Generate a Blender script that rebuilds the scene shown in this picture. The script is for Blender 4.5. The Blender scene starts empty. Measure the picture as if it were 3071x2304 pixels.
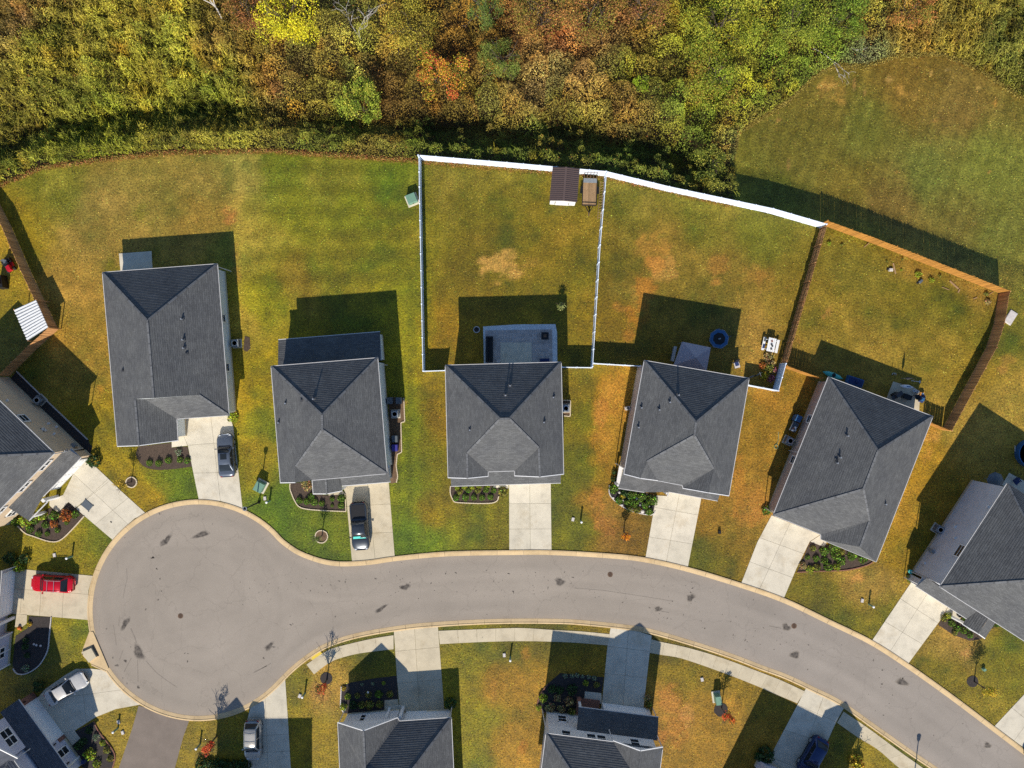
import bpy, bmesh, math, random
import numpy as np
from mathutils import Vector, Matrix
from mathutils.geometry import tessellate_polygon
from mathutils.bvhtree import BVHTree
R = math.radians
random.seed(7); RNG = np.random.default_rng(11)
SC = bpy.context.scene
COL = SC.collection
# ------------------------------------------------------------------ camera, sky, sun, exposure
H = 80.0            # drone height above the street, metres
S = 0.038           # metres on the ground for one photo pixel
CX, CY = 1535.5, 1152.0
cam_d = bpy.data.cameras.new('camera'); cam = bpy.data.objects.new('camera', cam_d); COL.objects.link(cam)
cam.location = (0, 0, H); cam.rotation_euler = (0, 0, 0)
cam_d.sensor_width = 36; cam_d.lens = 36 * H / (3071 * S); cam_d.clip_end = 2000
SC.camera = cam
SUN_EL = R(35.5); SHADOW_RIGHT = R(7.2)        # shadows fall up the picture, 7 degrees to the right
world = bpy.data.worlds.new('World'); SC.world = world; world.use_nodes = True
wn = world.node_tree.nodes; wl = world.node_tree.links
sky = wn.new('ShaderNodeTexSky'); sky.sky_type = 'NISHITA'; sky.sun_disc = False
sky.sun_elevation = SUN_EL; sky.sun_rotation = R(180) + SHADOW_RIGHT; sky.altitude = 300; sky.air_density = 1.0; sky.dust_density = 0.2; sky.ozone_density = 4.2
wl.new(sky.outputs[0], wn['Background'].inputs[0]); wn['Background'].inputs[1].default_value = 0.105
sun_d = bpy.data.lights.new('sun', 'SUN'); sun = bpy.data.objects.new('sun', sun_d); COL.objects.link(sun)
sun_d.energy = 4.7; sun_d.angle = R(0.53); sun_d.color = (1.0, 0.925, 0.80)
# light travels up the picture (+Y), slightly right (+X), and down
ld = Vector((math.sin(SHADOW_RIGHT) * math.cos(SUN_EL), math.cos(SHADOW_RIGHT) * math.cos(SUN_EL), -math.sin(SUN_EL)))
sun.rotation_euler = ld.to_track_quat('-Z', 'Y').to_euler()
SC.view_settings.view_transform = 'Standard'; SC.view_settings.look = 'None'
SC.view_settings.gamma = 1.0; SC.view_settings.exposure = 0.45
SC.render.engine = 'CYCLES'; SC.cycles.use_denoising = False
SC.cycles.max_bounces = 5; SC.cycles.diffuse_bounces = 3; SC.cycles.transparent_max_bounces = 4

# ------------------------------------------------------------------ measuring helpers
def P(px, py, z=0.0):
    k = S * (H - z) / H
    return Vector(((px - CX) * k, -(py - CY) * k, z))
OFF = {}
for r, oy in zip('ABCD', (0, 560, 1130, 1704)):
    for c, ox in zip('1234', (0, 760, 1520, 2271)): OFF[r + c] = (ox, oy, 2.765)
OFF.update(a=(0,1080,5.53), b=(0,1360,5.53), c=(0,1640,5.53), d=(0,1980,5.12), f=(560,1980,5.12), g=(990,1980,5.12), h=(1590,1980,5.12),
           i=(2180,1980,5.12), j=(2640,1560,5.132), e=(0,700,6.9125), k=(2700,1180,3.42), l=(2440,1080,3.1725), m=(2280,1160,6.345),
           n=(1120,1160,2.975), o=(1360,960,3.1725), q=(1960,940,3.1725), X=(0,0,1.0))
def X2(t, x, y):
    ox, oy, s = OFF[t]; return (ox + x / s, oy + y / s)
def T(t, x, y, z=0.0): return P(*X2(t, x, y), z)
def L(t, pts, z=0.0): return [T(t, *p, z) if len(p) == 2 else T(t, *p) for p in pts]
def onp(t, x, y, a, b, pitch, z0=None):
    """height of the pixel on a roof plane that climbs from the eave a-b"""
    z0 = a.z if z0 is None else z0; z = z0 + 1
    d = Vector((b.x - a.x, b.y - a.y)).normalized(); n = Vector((-d.y, d.x))
    for _ in range(12):
        p = T(t, x, y, z); z = z0 + pitch * abs((Vector((p.x, p.y)) - Vector((a.x, a.y))).dot(n))
    return T(t, x, y, z)

# ------------------------------------------------------------------ materials
def C(r, g, b, k=0.80):
    f = lambda v: (v / 255 / 12.92 if v <= 10 else ((v / 255 + 0.055) / 1.055) ** 2.4)
    return (f(r) * k, f(g) * k, f(b) * k, 1.0)
class NT:
    def __init__(s, name):
        s.m = bpy.data.materials.new(name); s.m.use_nodes = True; s.t = s.m.node_tree; s.b = s.t.nodes['Principled BSDF']
        s.b.inputs['Specular IOR Level'].default_value = 0.3
    def n(s, k, **kw):
        o = s.t.nodes.new('ShaderNode' + k)
        for a, v in kw.items(): setattr(o, a, v)
        return o
    def l(s, a, b): s.t.links.new(a, b)
    def pos(s, scale=(1, 1, 1)):
        g = s.n('NewGeometry'); m = s.n('Mapping'); m.inputs['Scale'].default_value = scale; s.l(g.outputs['Position'], m.inputs['Vector']); return m.outputs[0]
    def noise(s, v, scale, detail=4, rough=0.6):
        o = s.n('TexNoise'); o.inputs['Scale'].default_value = scale; o.inputs['Detail'].default_value = detail; o.inputs['Roughness'].default_value = rough
        s.l(v, o.inputs['Vector']); return o.outputs[0]
    def ramp(s, fac, stops):
        o = s.n('ValToRGB'); e = o.color_ramp.elements
        while len(e) < len(stops): e.new(0.5)
        for q, (p, c) in zip(e, stops): q.position = p; q.color = c
        s.l(fac, o.inputs[0]); return o.outputs[0]
    def mix(s, f, a, b, bt='MIX'):
        o = s.n('Mix', data_type='RGBA', blend_type=bt)
        if isinstance(f, (int, float)): o.inputs[0].default_value = f
        else: s.l(f, o.inputs[0])
        for sock, v in ((o.inputs[6], a), (o.inputs[7], b)):
            if isinstance(v, tuple): sock.default_value = v
            else: s.l(v, sock)
        return o.outputs[2]
    def bump(s, h, st=0.4, dist=0.05):
        o = s.n('Bump'); o.inputs['Strength'].default_value = st; o.inputs['Distance'].default_value = dist; s.l(h, o.inputs['Height']); s.l(o.outputs[0], s.b.inputs['Normal'])
    def out(s, c, rough=0.85, metal=0.0):
        if isinstance(c, tuple): s.b.inputs['Base Color'].default_value = c
        else: s.l(c, s.b.inputs['Base Color'])
        s.b.inputs['Roughness'].default_value = rough; s.b.inputs['Metallic'].default_value = metal
        return s.m
def dk(c, f): return (c[0] * f, c[1] * f, c[2] * f, 1)
def pm(name, c, var=0.25, scale=3.0, rough=0.8, bump=0.0, metal=0.0, fine=20.0, rnd=0.0, spec=None):
    t = NT(name); v = t.pos()
    n1 = t.noise(v, scale); col = t.ramp(n1, [(0.3, dk(c, 1 - var)), (0.72, dk(c, 1 + var * 0.8))])
    n2 = t.noise(v, fine, 2); col = t.mix(0.35, col, t.ramp(n2, [(0.3, dk(c, 1 - var)), (0.7, dk(c, 1 + var))]))
    if rnd:
        oi = t.n('ObjectInfo'); col = t.mix(1.0, col, t.ramp(oi.outputs['Random'], [(0, (1 - rnd,) * 3 + (1,)), (1, (1 + rnd * .6,) * 3 + (1,))]), 'MULTIPLY')
    if bump: t.bump(n2, bump, 0.03)
    if spec is not None: t.b.inputs['Specular IOR Level'].default_value = spec
    return t.out(col, rough, metal)
MT = {}
def flat(name, c, rough=0.5, metal=0.0, coat=0.0):
    t = NT(name); v = t.pos(); n = t.noise(v, 6.0, 3)
    m = t.out(t.ramp(n, [(0.3, dk(c, 0.9)), (0.7, dk(c, 1.06))]), rough, metal)
    t.b.inputs['Coat Weight'].default_value = coat; t.b.inputs['Coat Roughness'].default_value = 0.08
    return m
def shingle_mat(name, c):
    t = NT(name); uv = t.n('UVMap'); uv.uv_map = 'UVMap'
    br = t.n('TexBrick'); br.offset = 0.42; br.inputs['Scale'].default_value = 1.0; br.inputs['Mortar Size'].default_value = 0.012
    br.inputs['Brick Width'].default_value = 0.42; br.inputs['Row Height'].default_value = 0.14; br.inputs['Bias'].default_value = -0.1
    br.inputs['Color1'].default_value = dk(c, 0.84); br.inputs['Color2'].default_value = dk(c, 1.16); br.inputs['Mortar'].default_value = dk(c, 0.6)
    t.l(uv.outputs[0], br.inputs['Vector'])
    v = t.pos(); big = t.noise(v, 0.55, 5, 0.65); fn = t.noise(v, 9.0, 3, 0.7)
    col = t.mix(1.0, br.outputs['Color'], t.ramp(big, [(0.3, (.82, .82, .84, 1)), (0.7, (1.14, 1.13, 1.1, 1))]), 'MULTIPLY')
    col = t.mix(1.0, col, t.ramp(fn, [(0.28, (.8, .8, .81, 1)), (0.72, (1.2, 1.2, 1.19, 1))]), 'MULTIPLY')
    t.bump(fn, 0.5, 0.03); t.b.inputs['Specular IOR Level'].default_value = 0.25
    return t.out(col, 0.9)
def siding_mat(name, c):
    t = NT(name); g = t.n('NewGeometry'); sp = t.n('SeparateXYZ'); t.l(g.outputs['Position'], sp.inputs[0])
    w = t.n('Math', operation='MODULO'); w.inputs[1].default_value = 0.2; t.l(sp.outputs[2], w.inputs[0])
    d = t.n('Math', operation='DIVIDE'); d.inputs[1].default_value = 0.2; t.l(w.outputs[0], d.inputs[0])
    col = t.ramp(d.outputs[0], [(0.0, dk(c, 0.78)), (0.12, dk(c, 0.98)), (1.0, c)])
    col = t.mix(1.0, col, t.ramp(t.noise(t.pos(), 1.2, 4), [(0.3, (.9, .9, .9, 1)), (.7, (1.06, 1.06, 1.06, 1))]), 'MULTIPLY')
    t.bump(d.outputs[0], 0.6, 0.02)
    return t.out(col, 0.6)
def attr_mat(name, rough=0.9, spk=0.35, scale=5.0, bump=0.6, attr='Col', trans=0.0, spec=0.12):
    t = NT(name); a = t.n('VertexColor'); a.layer_name = attr; col = a.outputs[0]; v = t.pos()
    if spk:
        n = t.noise(v, scale, 5, 0.72); col = t.mix(1.0, col, t.ramp(n, [(0.30, (1 - spk * 1.3,) * 3 + (1,)), (0.5, (1, 1, 1, 1)), (0.72, (1 + spk * 1.2,) * 3 + (1,))]), 'MULTIPLY')
        n2 = t.noise(v, scale * 0.28, 4, 0.6); col = t.mix(1.0, col, t.ramp(n2, [(0.32, (.8, .84, .8, 1)), (0.7, (1.2, 1.15, 1.1, 1))]), 'MULTIPLY')
        if bump: t.bump(n, bump, 0.10)
    t.b.inputs['Specular IOR Level'].default_value = spec
    m = t.out(col, rough)
    if trans:
        tr = t.n('BsdfTranslucent'); t.l(col, tr.inputs[0]); mx = t.n('MixShader'); mx.inputs[0].default_value = trans
        t.l(t.b.outputs[0], mx.inputs[1]); t.l(tr.outputs[0], mx.inputs[2]); t.l(mx.outputs[0], t.t.nodes['Material Output'].inputs[0])
    return m
def concrete_mat(name, c, rnd=0.06):
    t = NT(name); v = t.pos(); n1 = t.noise(v, 0.7, 5, 0.65); n2 = t.noise(v, 14, 3, 0.7)
    col = t.ramp(n1, [(0.28, dk(c, 0.80)), (0.5, c), (0.75, dk(c, 1.10))])
    col = t.mix(1.0, col, t.ramp(n2, [(0.3, (.9, .9, .9, 1)), (0.7, (1.08, 1.08, 1.08, 1))]), 'MULTIPLY')
    st = t.noise(v, 0.33, 6, 0.7); col = t.mix(1.0, col, t.ramp(st, [(0.30, (.84, .80, .74, 1)), (0.46, (1, 1, 1, 1))]), 'MULTIPLY')
    oi = t.n('ObjectInfo'); col = t.mix(1.0, col, t.ramp(oi.outputs['Random'], [(0, (1 - rnd, 1 - rnd, 1 - rnd * 1.2, 1)), (1, (1 + rnd, 1 + rnd, 1 + rnd, 1))]), 'MULTIPLY')
    t.bump(n2, 0.15, 0.01); return t.out(col, 0.85)
def asphalt_nodes(t, attr=False):
    v = t.pos(); n1 = t.noise(v, 0.16, 5, 0.65); n2 = t.noise(v, 22, 4, 0.8); c = C(163, 152, 139)
    col = t.ramp(n1, [(0.32, dk(c, 0.93)), (0.5, c), (0.7, dk(c, 1.06))])
    if attr: a = t.n('VertexColor'); a.layer_name = 'Tone'; col = t.mix(1.0, col, a.outputs[0], 'MULTIPLY')
    col = t.mix(1.0, col, t.ramp(n2, [(0.3, (.78, .78, .78, 1)), (0.7, (1.2, 1.2, 1.2, 1))]), 'MULTIPLY')
    vo = t.n('TexVoronoi'); vo.feature = 'DISTANCE_TO_EDGE'; vo.inputs['Scale'].default_value = .22; vo.inputs['Randomness'].default_value = 1.0; w = t.n('Vector' + 'Math', operation='ADD'); nz = t.n('TexNoise'); nz.inputs['Scale'].default_value = .9; nz.inputs['Detail'].default_value = 4
    t.l(v, nz.inputs['Vector']); t.l(v, w.inputs[0]); sc = t.n('VectorMath', operation='SCALE'); sc.inputs['Scale'].default_value = 1.6; t.l(nz.outputs['Color'], sc.inputs[0]); t.l(sc.outputs[0], w.inputs[1]); t.l(w.outputs[0], vo.inputs['Vector'])
    col = t.mix(1.0, col, t.ramp(vo.outputs['Distance'], [(0.0, (.86, .86, .86, 1)), (0.012, (1, 1, 1, 1))]), 'MULTIPLY')
    return col, n2
def asphalt_mat(name, stain=False):
    t = NT(name); col, n2 = asphalt_nodes(t, not stain)
    if stain:
        a = t.n('VertexColor'); a.layer_name = 'Col'; v = t.pos(); n = t.noise(v, 3.0, 4)
        f = t.n('Math', operation='MULTIPLY'); t.l(a.outputs[0], f.inputs[0]); r = t.ramp(n, [(0.35, (.55,) * 3 + (1,)), (.65, (1, 1, 1, 1))]); t.l(r, f.inputs[1])
        col = t.mix(f.outputs[0], col, C(62, 57, 54))
    t.bump(n2, 0.3, 0.01); return t.out(col, 0.9)
M = dict(
    shingle=shingle_mat('shingle_charcoal', (0.105, 0.107, 0.109, 1)), shingle2=shingle_mat('shingle_slate', (0.078, 0.086, 0.105, 1)),
    wall_grey=siding_mat('siding_blue_grey', C(234, 240, 240)), wall_tan=siding_mat('siding_tan', C(234, 208, 176)), wall_white=siding_mat('siding_white', C(236, 234, 232)),
    wall_taupe=siding_mat('siding_taupe', C(206, 188, 176)), wall_slate=siding_mat('siding_slate', C(222, 224, 230)), wall_lav=siding_mat('siding_lavender_grey', C(208, 208, 222)),
    trim=flat('white_trim', C(235, 233, 230, .88), 0.45), gutter=flat('white_gutter', C(224, 222, 220, .75), 0.4),
    glass=flat('dark_glass', (0.018, 0.022, 0.026, 1), 0.06), concrete=concrete_mat('concrete_pale', C(220, 210, 189)), concrete_tan=concrete_mat('concrete_tan', C(210, 196, 168)),
    kerb=concrete_mat('kerb_concrete', C(218, 190, 146)), asphalt=asphalt_mat('asphalt'), stain=asphalt_mat('asphalt_oil_stain', True), old_asphalt=pm('old_asphalt', C(134, 122, 112), .2, .6, .9, .2),
    mulch=pm('bark_mulch', C(86, 72, 62), .55, 6, .95, .6, fine=30), dark_mulch=pm('dark_mulch', C(66, 60, 58), .5, 6, .95, .6, fine=30), edging=pm('edging_stone', C(224, 206, 176), .2, 8, .8),
    gravel=pm('pale_gravel', C(226, 232, 234), .5, 12, .9, .8, fine=25), lawn=attr_mat('lawn_grass', .65, .56, 4.8, .9, spec=.30), leaf=attr_mat('leaves', .6, 0, trans=.14, spec=.18), grass=attr_mat('grass_blades', .65, 0, trans=.1, spec=.30), cap=shingle_mat('shingle_ridge', (0.15, 0.153, 0.158, 1)), bark=pm('bark', C(92, 80, 68), .3, 8, .9, .5),
    palebark=pm('bleached_wood', C(205, 198, 190), .2, 8, .9), wood=pm('fence_board', C(216, 160, 104), .3, 5, .85, .3, rnd=.36), wood_gold=pm('cedar_board', C(190, 135, 62), .25, 5, .85, .3, rnd=.28),
    vinyl=flat('white_vinyl', (0.76, 0.84, 0.95, 1), 0.4), black=flat('black_plastic', (0.012, 0.012, 0.014, 1), .5), rubber=flat('tyre_rubber', (0.015, 0.015, 0.016, 1), .85), dkgrey=flat('dark_grey_plastic', C(74, 76, 80), .6),
    steel=flat('galvanised_steel', C(200, 204, 208), .35, .6), midgrey=flat('grey_metal', C(150, 156, 160), .5, .2), green_box=flat('green_utility_paint', C(120, 158, 136), .5), iron=pm('cast_iron', C(112, 88, 70), .3, 12, .8),
    yellow=flat('yellow_tactile', C(236, 206, 76), .7), brownmetal=flat('brown_steel_roof', C(104, 88, 84), .4, .1), plank=pm('worn_planks', C(172, 140, 104), .25, 4, .85, .2, rnd=.2), white=flat('white_paint', C(238, 238, 236, .88), .45),
    blue=flat('blue_plastic', C(58, 104, 150), .45), indigo=flat('indigo_plastic', C(66, 62, 150), .45), navy=flat('navy_fabric', C(44, 62, 110), .8), bin_grey=flat('grey_bin', C(96, 104, 112), .5), teal=flat('teal_reflective', C(90, 205, 195), .3),
    fabric=flat('grey_canopy_fabric', C(176, 168, 176), .85), red=flat('red_plastic', C(190, 30, 50), .35), orange=flat('orange_pumpkin', C(215, 110, 35), .6), brick=pm('brick', C(150, 105, 88), .3, 6, .9, .3), brass=flat('amber_lamp', C(220, 150, 60), .5),
    paver=pm('paver', C(196, 184, 176), .2, 4, .85, .2, rnd=.15), flower=flat('flower_petals', C(226, 150, 170), .8), stone=pm('pale_stone', C(214, 206, 200), .2, 5, .85), red_lamp=flat('red_lens', C(170, 20, 22), .2), head_lamp=flat('clear_lens', C(225, 228, 230), .12),
    dirt=pm('bare_dirt', C(120, 96, 74), .3, 4, .95, .5))

# ------------------------------------------------------------------ mesh builder
class MB:
    def __init__(s): s.v = []; s.f = []; s.uv = None
    def poly(s, pts):
        i = len(s.v); s.v += [tuple(p) for p in pts]; s.f.append(list(range(i, i + len(pts)))); return s
    def prism(s, pts, z0, z1):
        i = len(s.v); n = len(pts)
        area = sum(pts[k][0] * pts[(k + 1) % n][1] - pts[(k + 1) % n][0] * pts[k][1] for k in range(n))
        if area < 0: pts = pts[::-1]
        s.v += [(p[0], p[1], z0) for p in pts] + [(p[0], p[1], z1) for p in pts]
        s.f.append(list(range(i + n - 1, i - 1, -1))); s.f.append(list(range(i + n, i + 2 * n)))
        for k in range(n): s.f.append([i + k, i + (k + 1) % n, i + n + (k + 1) % n, i + n + k])
        return s
    def box(s, c, d, rz=0.0, top=1.0, tilt=None):
        x, y, z = d[0] / 2, d[1] / 2, d[2] / 2; m = Matrix.Rotation(rz, 3, 'Z')
        if tilt is not None: m = m @ tilt
        i = len(s.v)
        for sz, k in ((-z, 1.0), (z, top)):
            for sx, sy in ((-x, -y), (x, -y), (x, y), (-x, y)): s.v.append(tuple(Vector(c) + m @ Vector((sx * k, sy * k, sz))))
        for q in ((3, 2, 1, 0), (4, 5, 6, 7), (0, 1, 5, 4), (1, 2, 6, 5), (2, 3, 7, 6), (3, 0, 4, 7)): s.f.append([i + k for k in q])
        return s
    def beam(s, a, b, w, h):
        a = Vector(a); b = Vector(b); d = (b - a); u = d.normalized(); up = Vector((0, 0, 1)) if abs(u.z) < .95 else Vector((0, 1, 0))
        n = u.cross(up).normalized() * w / 2; t = n.cross(u).normalized() * h / 2; i = len(s.v)
        for p in (a, b):
            for q in (-n - t, n - t, n + t, -n + t): s.v.append(tuple(p + q))
        for q in ((0, 1, 2, 3), (7, 6, 5, 4), (4, 5, 1, 0), (5, 6, 2, 1), (6, 7, 3, 2), (7, 4, 0, 3)): s.f.append([i + k for k in q])
        return s
    def tube(s, pts, rs, n=8):
        pts = [Vector(p) for p in pts]; rs = rs if isinstance(rs, (list, tuple)) else [rs] * len(pts); i0 = len(s.v)
        for k, p in enumerate(pts):
            d = (pts[min(k + 1, len(pts) - 1)] - pts[max(k - 1, 0)]).normalized(); up = Vector((0, 0, 1)) if abs(d.z) < .9 else Vector((1, 0, 0))
            a = d.cross(up).normalized(); b = a.cross(d).normalized()
            for q in range(n): t = 2 * math.pi * q / n; s.v.append(tuple(p + (a * math.cos(t) + b * math.sin(t)) * rs[k]))
        for k in range(len(pts) - 1):
            for q in range(n): s.f.append([i0 + k * n + q, i0 + k * n + (q + 1) % n, i0 + (k + 1) * n + (q + 1) % n, i0 + (k + 1) * n + q])
        s.f.append([i0 + q for q in range(n)][::-1]); s.f.append([i0 + (len(pts) - 1) * n + q for q in range(n)])
        return s
    def lathe(s, prof, n=20, c=(0, 0, 0)):
        i0 = len(s.v)
        for r, z in prof:
            for q in range(n): t = 2 * math.pi * q / n; s.v.append((c[0] + r * math.cos(t), c[1] + r * math.sin(t), c[2] + z))
        for k in range(len(prof) - 1):
            for q in range(n): s.f.append([i0 + k * n + q, i0 + k * n + (q + 1) % n, i0 + (k + 1) * n + (q + 1) % n, i0 + (k + 1) * n + q])
        s.f.append([i0 + q for q in range(n)][::-1]); s.f.append([i0 + (len(prof) - 1) * n + q for q in range(n)])
        return s
    def mesh(s, name, shift=None):
        v = s.v if shift is None else [(p[0] - shift[0], p[1] - shift[1], p[2] - shift[2]) for p in s.v]
        me = bpy.data.meshes.new(name); me.from_pydata(v, [], s.f); me.validate(); me.update(); return me
    def build(s, name, mat, parent=None, world=True, smooth=False):
        sh = None
        if world and parent is not None:
            r = parent
            while r.parent is not None: r = r.parent
            sh = r.location
        me = s.mesh(name, sh); o = bpy.data.objects.new(name, me); COL.objects.link(o)
        if mat is not None: me.materials.append(M[mat] if isinstance(mat, str) else mat)
        if parent is not None: o.parent = parent
        if smooth:
            for p in me.polygons: p.use_smooth = True
        return o
def tag(o, label=None, cat=None, group=None, kind=None):
    for k, v in (('label', label), ('category', cat), ('group', group), ('kind', kind)):
        if v: o[k] = v
    return o
def thing(name, label, cat, loc=(0, 0, 0), rotz=0.0, group=None):
    o = bpy.data.objects.new(name, None); o.empty_display_size = .3; COL.objects.link(o); o.location = loc; o.rotation_euler = (0, 0, rotz); return tag(o, label, cat, group)
def dup(root, loc, rotz=None, label=None, scale=None):
    def cp(o, par):
        c = o.copy(); COL.objects.link(c); c.parent = par
        for ch in list(o.children): cp(ch, c)
        return c
    r = cp(root, None); r.location = loc
    if rotz is not None: r.rotation_euler = (0, 0, rotz)
    if scale: r.scale = (scale,) * 3
    if label: r['label'] = label
    return r
def numesh(name, v, f, colors=None, mat=None, parent=None, smooth=False):
    """v (n,3), f (m,k) numpy arrays, colors per vertex (n,3)"""
    me = bpy.data.meshes.new(name); k = f.shape[1]
    me.vertices.add(len(v)); me.vertices.foreach_set('co', np.ascontiguousarray(v, dtype=np.float32).ravel())
    me.loops.add(f.size); me.loops.foreach_set('vertex_index', np.ascontiguousarray(f, dtype=np.int32).ravel())
    me.polygons.add(len(f)); me.polygons.foreach_set('loop_start', np.arange(0, f.size, k, dtype=np.int32)); me.polygons.foreach_set('loop_total', np.full(len(f), k, dtype=np.int32))
    if colors is not None:
        a = me.color_attributes.new('Col', 'FLOAT_COLOR', 'POINT'); c = np.ones((len(v), 4), np.float32); c[:, :3] = colors; a.data.foreach_set('color', c.ravel())
    me.update(calc_edges=True); me.validate()
    if smooth: me.polygons.foreach_set('use_smooth', np.ones(len(f), bool))
    if mat: me.materials.append(M[mat])
    o = bpy.data.objects.new(name, me); COL.objects.link(o)
    if parent is not None: o.parent = parent
    return o
def srgb(c, k=0.80):
    c = np.asarray(c, float) / 255; return np.where(c <= .04, c / 12.92, ((c + .055) / 1.055) ** 2.4) * k
_lat = {}
def vnoise(x, y, cell, seed):
    g = np.random.default_rng(seed).random((257, 257)); u = x / cell + 1000.3; w = y / cell + 1000.7
    iu = np.floor(u).astype(int); iw = np.floor(w).astype(int); fu = u - iu; fw = w - iw; fu = fu * fu * (3 - 2 * fu); fw = fw * fw * (3 - 2 * fw)
    iu %= 256; iw %= 256
    return (g[iu, iw] * (1 - fu) + g[iu + 1, iw] * fu) * (1 - fw) + (g[iu, iw + 1] * (1 - fu) + g[iu + 1, iw + 1] * fu) * fw
def fbm(x, y, cell, seed, o=4):
    r = 0; a = 1; t = 0
    for k in range(o): r = r + a * vnoise(x, y, cell / 2 ** k, seed + k); t += a; a *= .55
    return r / t
# ------------------------------------------------------------------ the lie of the land
PAVE = []      # outlines of everything that keeps grass away
YB = np.array([(-900, 800), (0, 560), (130, 505), (330, 480), (480, 462), (800, 455), (1255, 486), (1820, 532), (2008, 577), (2320, 642), (2480, 694), (2640, 748), (2813, 814), (3030, 892), (3900, 1190)], float)
def yb(px): return np.interp(px, YB[:, 0], YB[:, 1])
def tz_px(px, py):
    d = (yb(px) - py) * S * 0.96
    return -np.clip(0.26 * d, 0, 1.25) - np.clip((d - 6) * 0.03, 0, 1.0) - np.clip((d - 1.2) * .4, 0, 1.7) * np.clip((2190 - px) / 120, 0, 1)
def G(px, py):
    """a point on the ground at the pixel, the slope behind the back fences included"""
    z = 0.0
    for _ in range(4): p = P(px, py, z); z = float(tz_px(p.x / S + CX, -p.y / S + CY))
    return P(px, py, z)
# ================================================================== GROUND
WB = np.array([(2205, 580), (2214, 463), (2229, 383), (2320, 325), (2380, 286), (2459, 213), (2524, 178), (2618, 180), (2712, 147), (2850, 139), (2940, 177), (3030, 231), (3071, 262), (3500, 480)], float)
def woods_edge(px):
    """picture row below which the mown ground begins"""
    return np.where(px < 2207, yb(px) - 4, np.interp(px, WB[1:, 0], WB[1:, 1]))
LC = [(300,600,148,124,62),(150,560,124,120,46),(450,560,140,122,58),(600,560,144,124,60),(280,700,152,124,60),(200,850,166,130,60),(250,1050,168,130,55),(600,650,152,122,56),(700,500,152,136,66),(705,750,152,136,55),
(720,950,150,130,50),(850,520,116,120,42),(1000,520,126,120,46),(1150,500,106,116,40),(900,650,128,124,40),(1050,650,118,118,38),(1000,780,128,118,42),(900,850,140,116,46),(1200,700,126,118,40),(1230,900,128,124,30),(780,900,136,130,36),
(1200,1000,128,124,30),(780,1150,150,128,30),(1230,1250,116,122,24),(1230,1450,114,120,28),(1240,1600,94,114,28),(1310,1250,132,105,30),(1310,1500,130,112,30),(1350,560,114,105,42),(1500,560,128,114,44),(1650,700,130,110,40),(1400,800,118,102,40),
(1350,950,136,108,36),(1720,850,128,112,38),(1740,1000,135,112,30),(1350,1020,150,115,36),(1900,600,120,110,45),(2100,650,124,114,45),(2300,720,118,114,44),(2000,750,136,112,48),(1850,850,125,105,45),(2200,850,140,114,50),(2350,900,134,112,46),
(1850,1000,132,106,40),(2250,1000,152,120,56),(1715,1150,134,112,30),(1750,1250,112,108,28),(1755,1400,108,106,28),(1820,1200,182,128,50),(1830,1350,166,120,46),(1800,1500,164,112,50),(1735,1600,106,105,30),(1870,1600,124,94,44),(1690,1480,104,104,30),(2150,1560,150,112,46),
(2250,1600,140,112,46),(2100,1650,104,100,34),(2280,1300,160,118,46),(2330,1250,156,116,46),(2240,1450,176,120,50),(2275,1550,160,112,50),(2550,800,125,112,46),(2700,900,126,112,42),(2600,1000,146,120,50),(2800,1000,136,116,46),(2850,900,112,105,40),(2500,900,140,118,46),
(2920,840,150,118,56),(2750,800,150,118,54),(2750,1400,166,126,40),(2700,1550,166,126,46),(2900,1250,170,136,60),(3000,1200,166,136,60),(3045,1000,118,110,44),(2950,1120,150,122,46),(2600,1750,160,126,60),(2700,1650,150,120,40),(2500,1830,114,105,36),(2620,1870,120,110,38),
(2880,1950,160,126,64),(2950,1800,166,126,55),(3000,2010,128,116,40),(3045,1900,118,114,34),(2850,2030,124,110,40),(430,1500,150,122,36),(350,1330,142,122,36),(560,1440,96,112,26),(330,1430,152,126,30),(720,1200,166,136,40),(740,1350,150,128,40),(765,1270,116,120,22),
(830,1560,92,112,34),(900,1620,84,100,30),(230,1580,142,126,22),(280,1560,118,120,20),(200,1640,150,128,24),(240,1880,136,126,26),(60,1900,120,112,30),(120,2030,124,108,40),(360,2150,152,126,46),(560,2200,136,116,36),(900,2150,150,126,36),(960,2060,166,130,60),(870,2050,120,110,30),
(1400,1980,130,118,36),(1440,2150,140,128,30),(1410,2250,136,126,34),(1520,2050,160,118,46),(1560,2200,164,122,46),(1600,2100,164,122,46),(1460,1950,120,112,36),(1050,1925,96,95,26),(1600,1875,104,95,26),(2050,1940,104,90,30),(2060,2030,140,116,40),(2000,2150,164,118,50),(2150,2200,166,120,46),
(2250,2050,140,112,40),(2100,2280,166,120,46),(2620,2260,140,120,36),(2700,2250,96,95,26),(2400,450,104,90,42),(2600,350,104,96,44),(2700,250,116,88,42),(2500,300,108,90,42),(2900,300,118,92,48),(2800,500,105,100,48),(3000,500,112,106,48),(3000,700,105,98,46),(2700,600,112,88,46),
(2550,560,112,92,42),(2900,700,108,92,46),(2350,560,94,90,40),(60,700,150,125,40),(40,880,140,120,40),(100,1050,120,110,45)]
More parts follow.
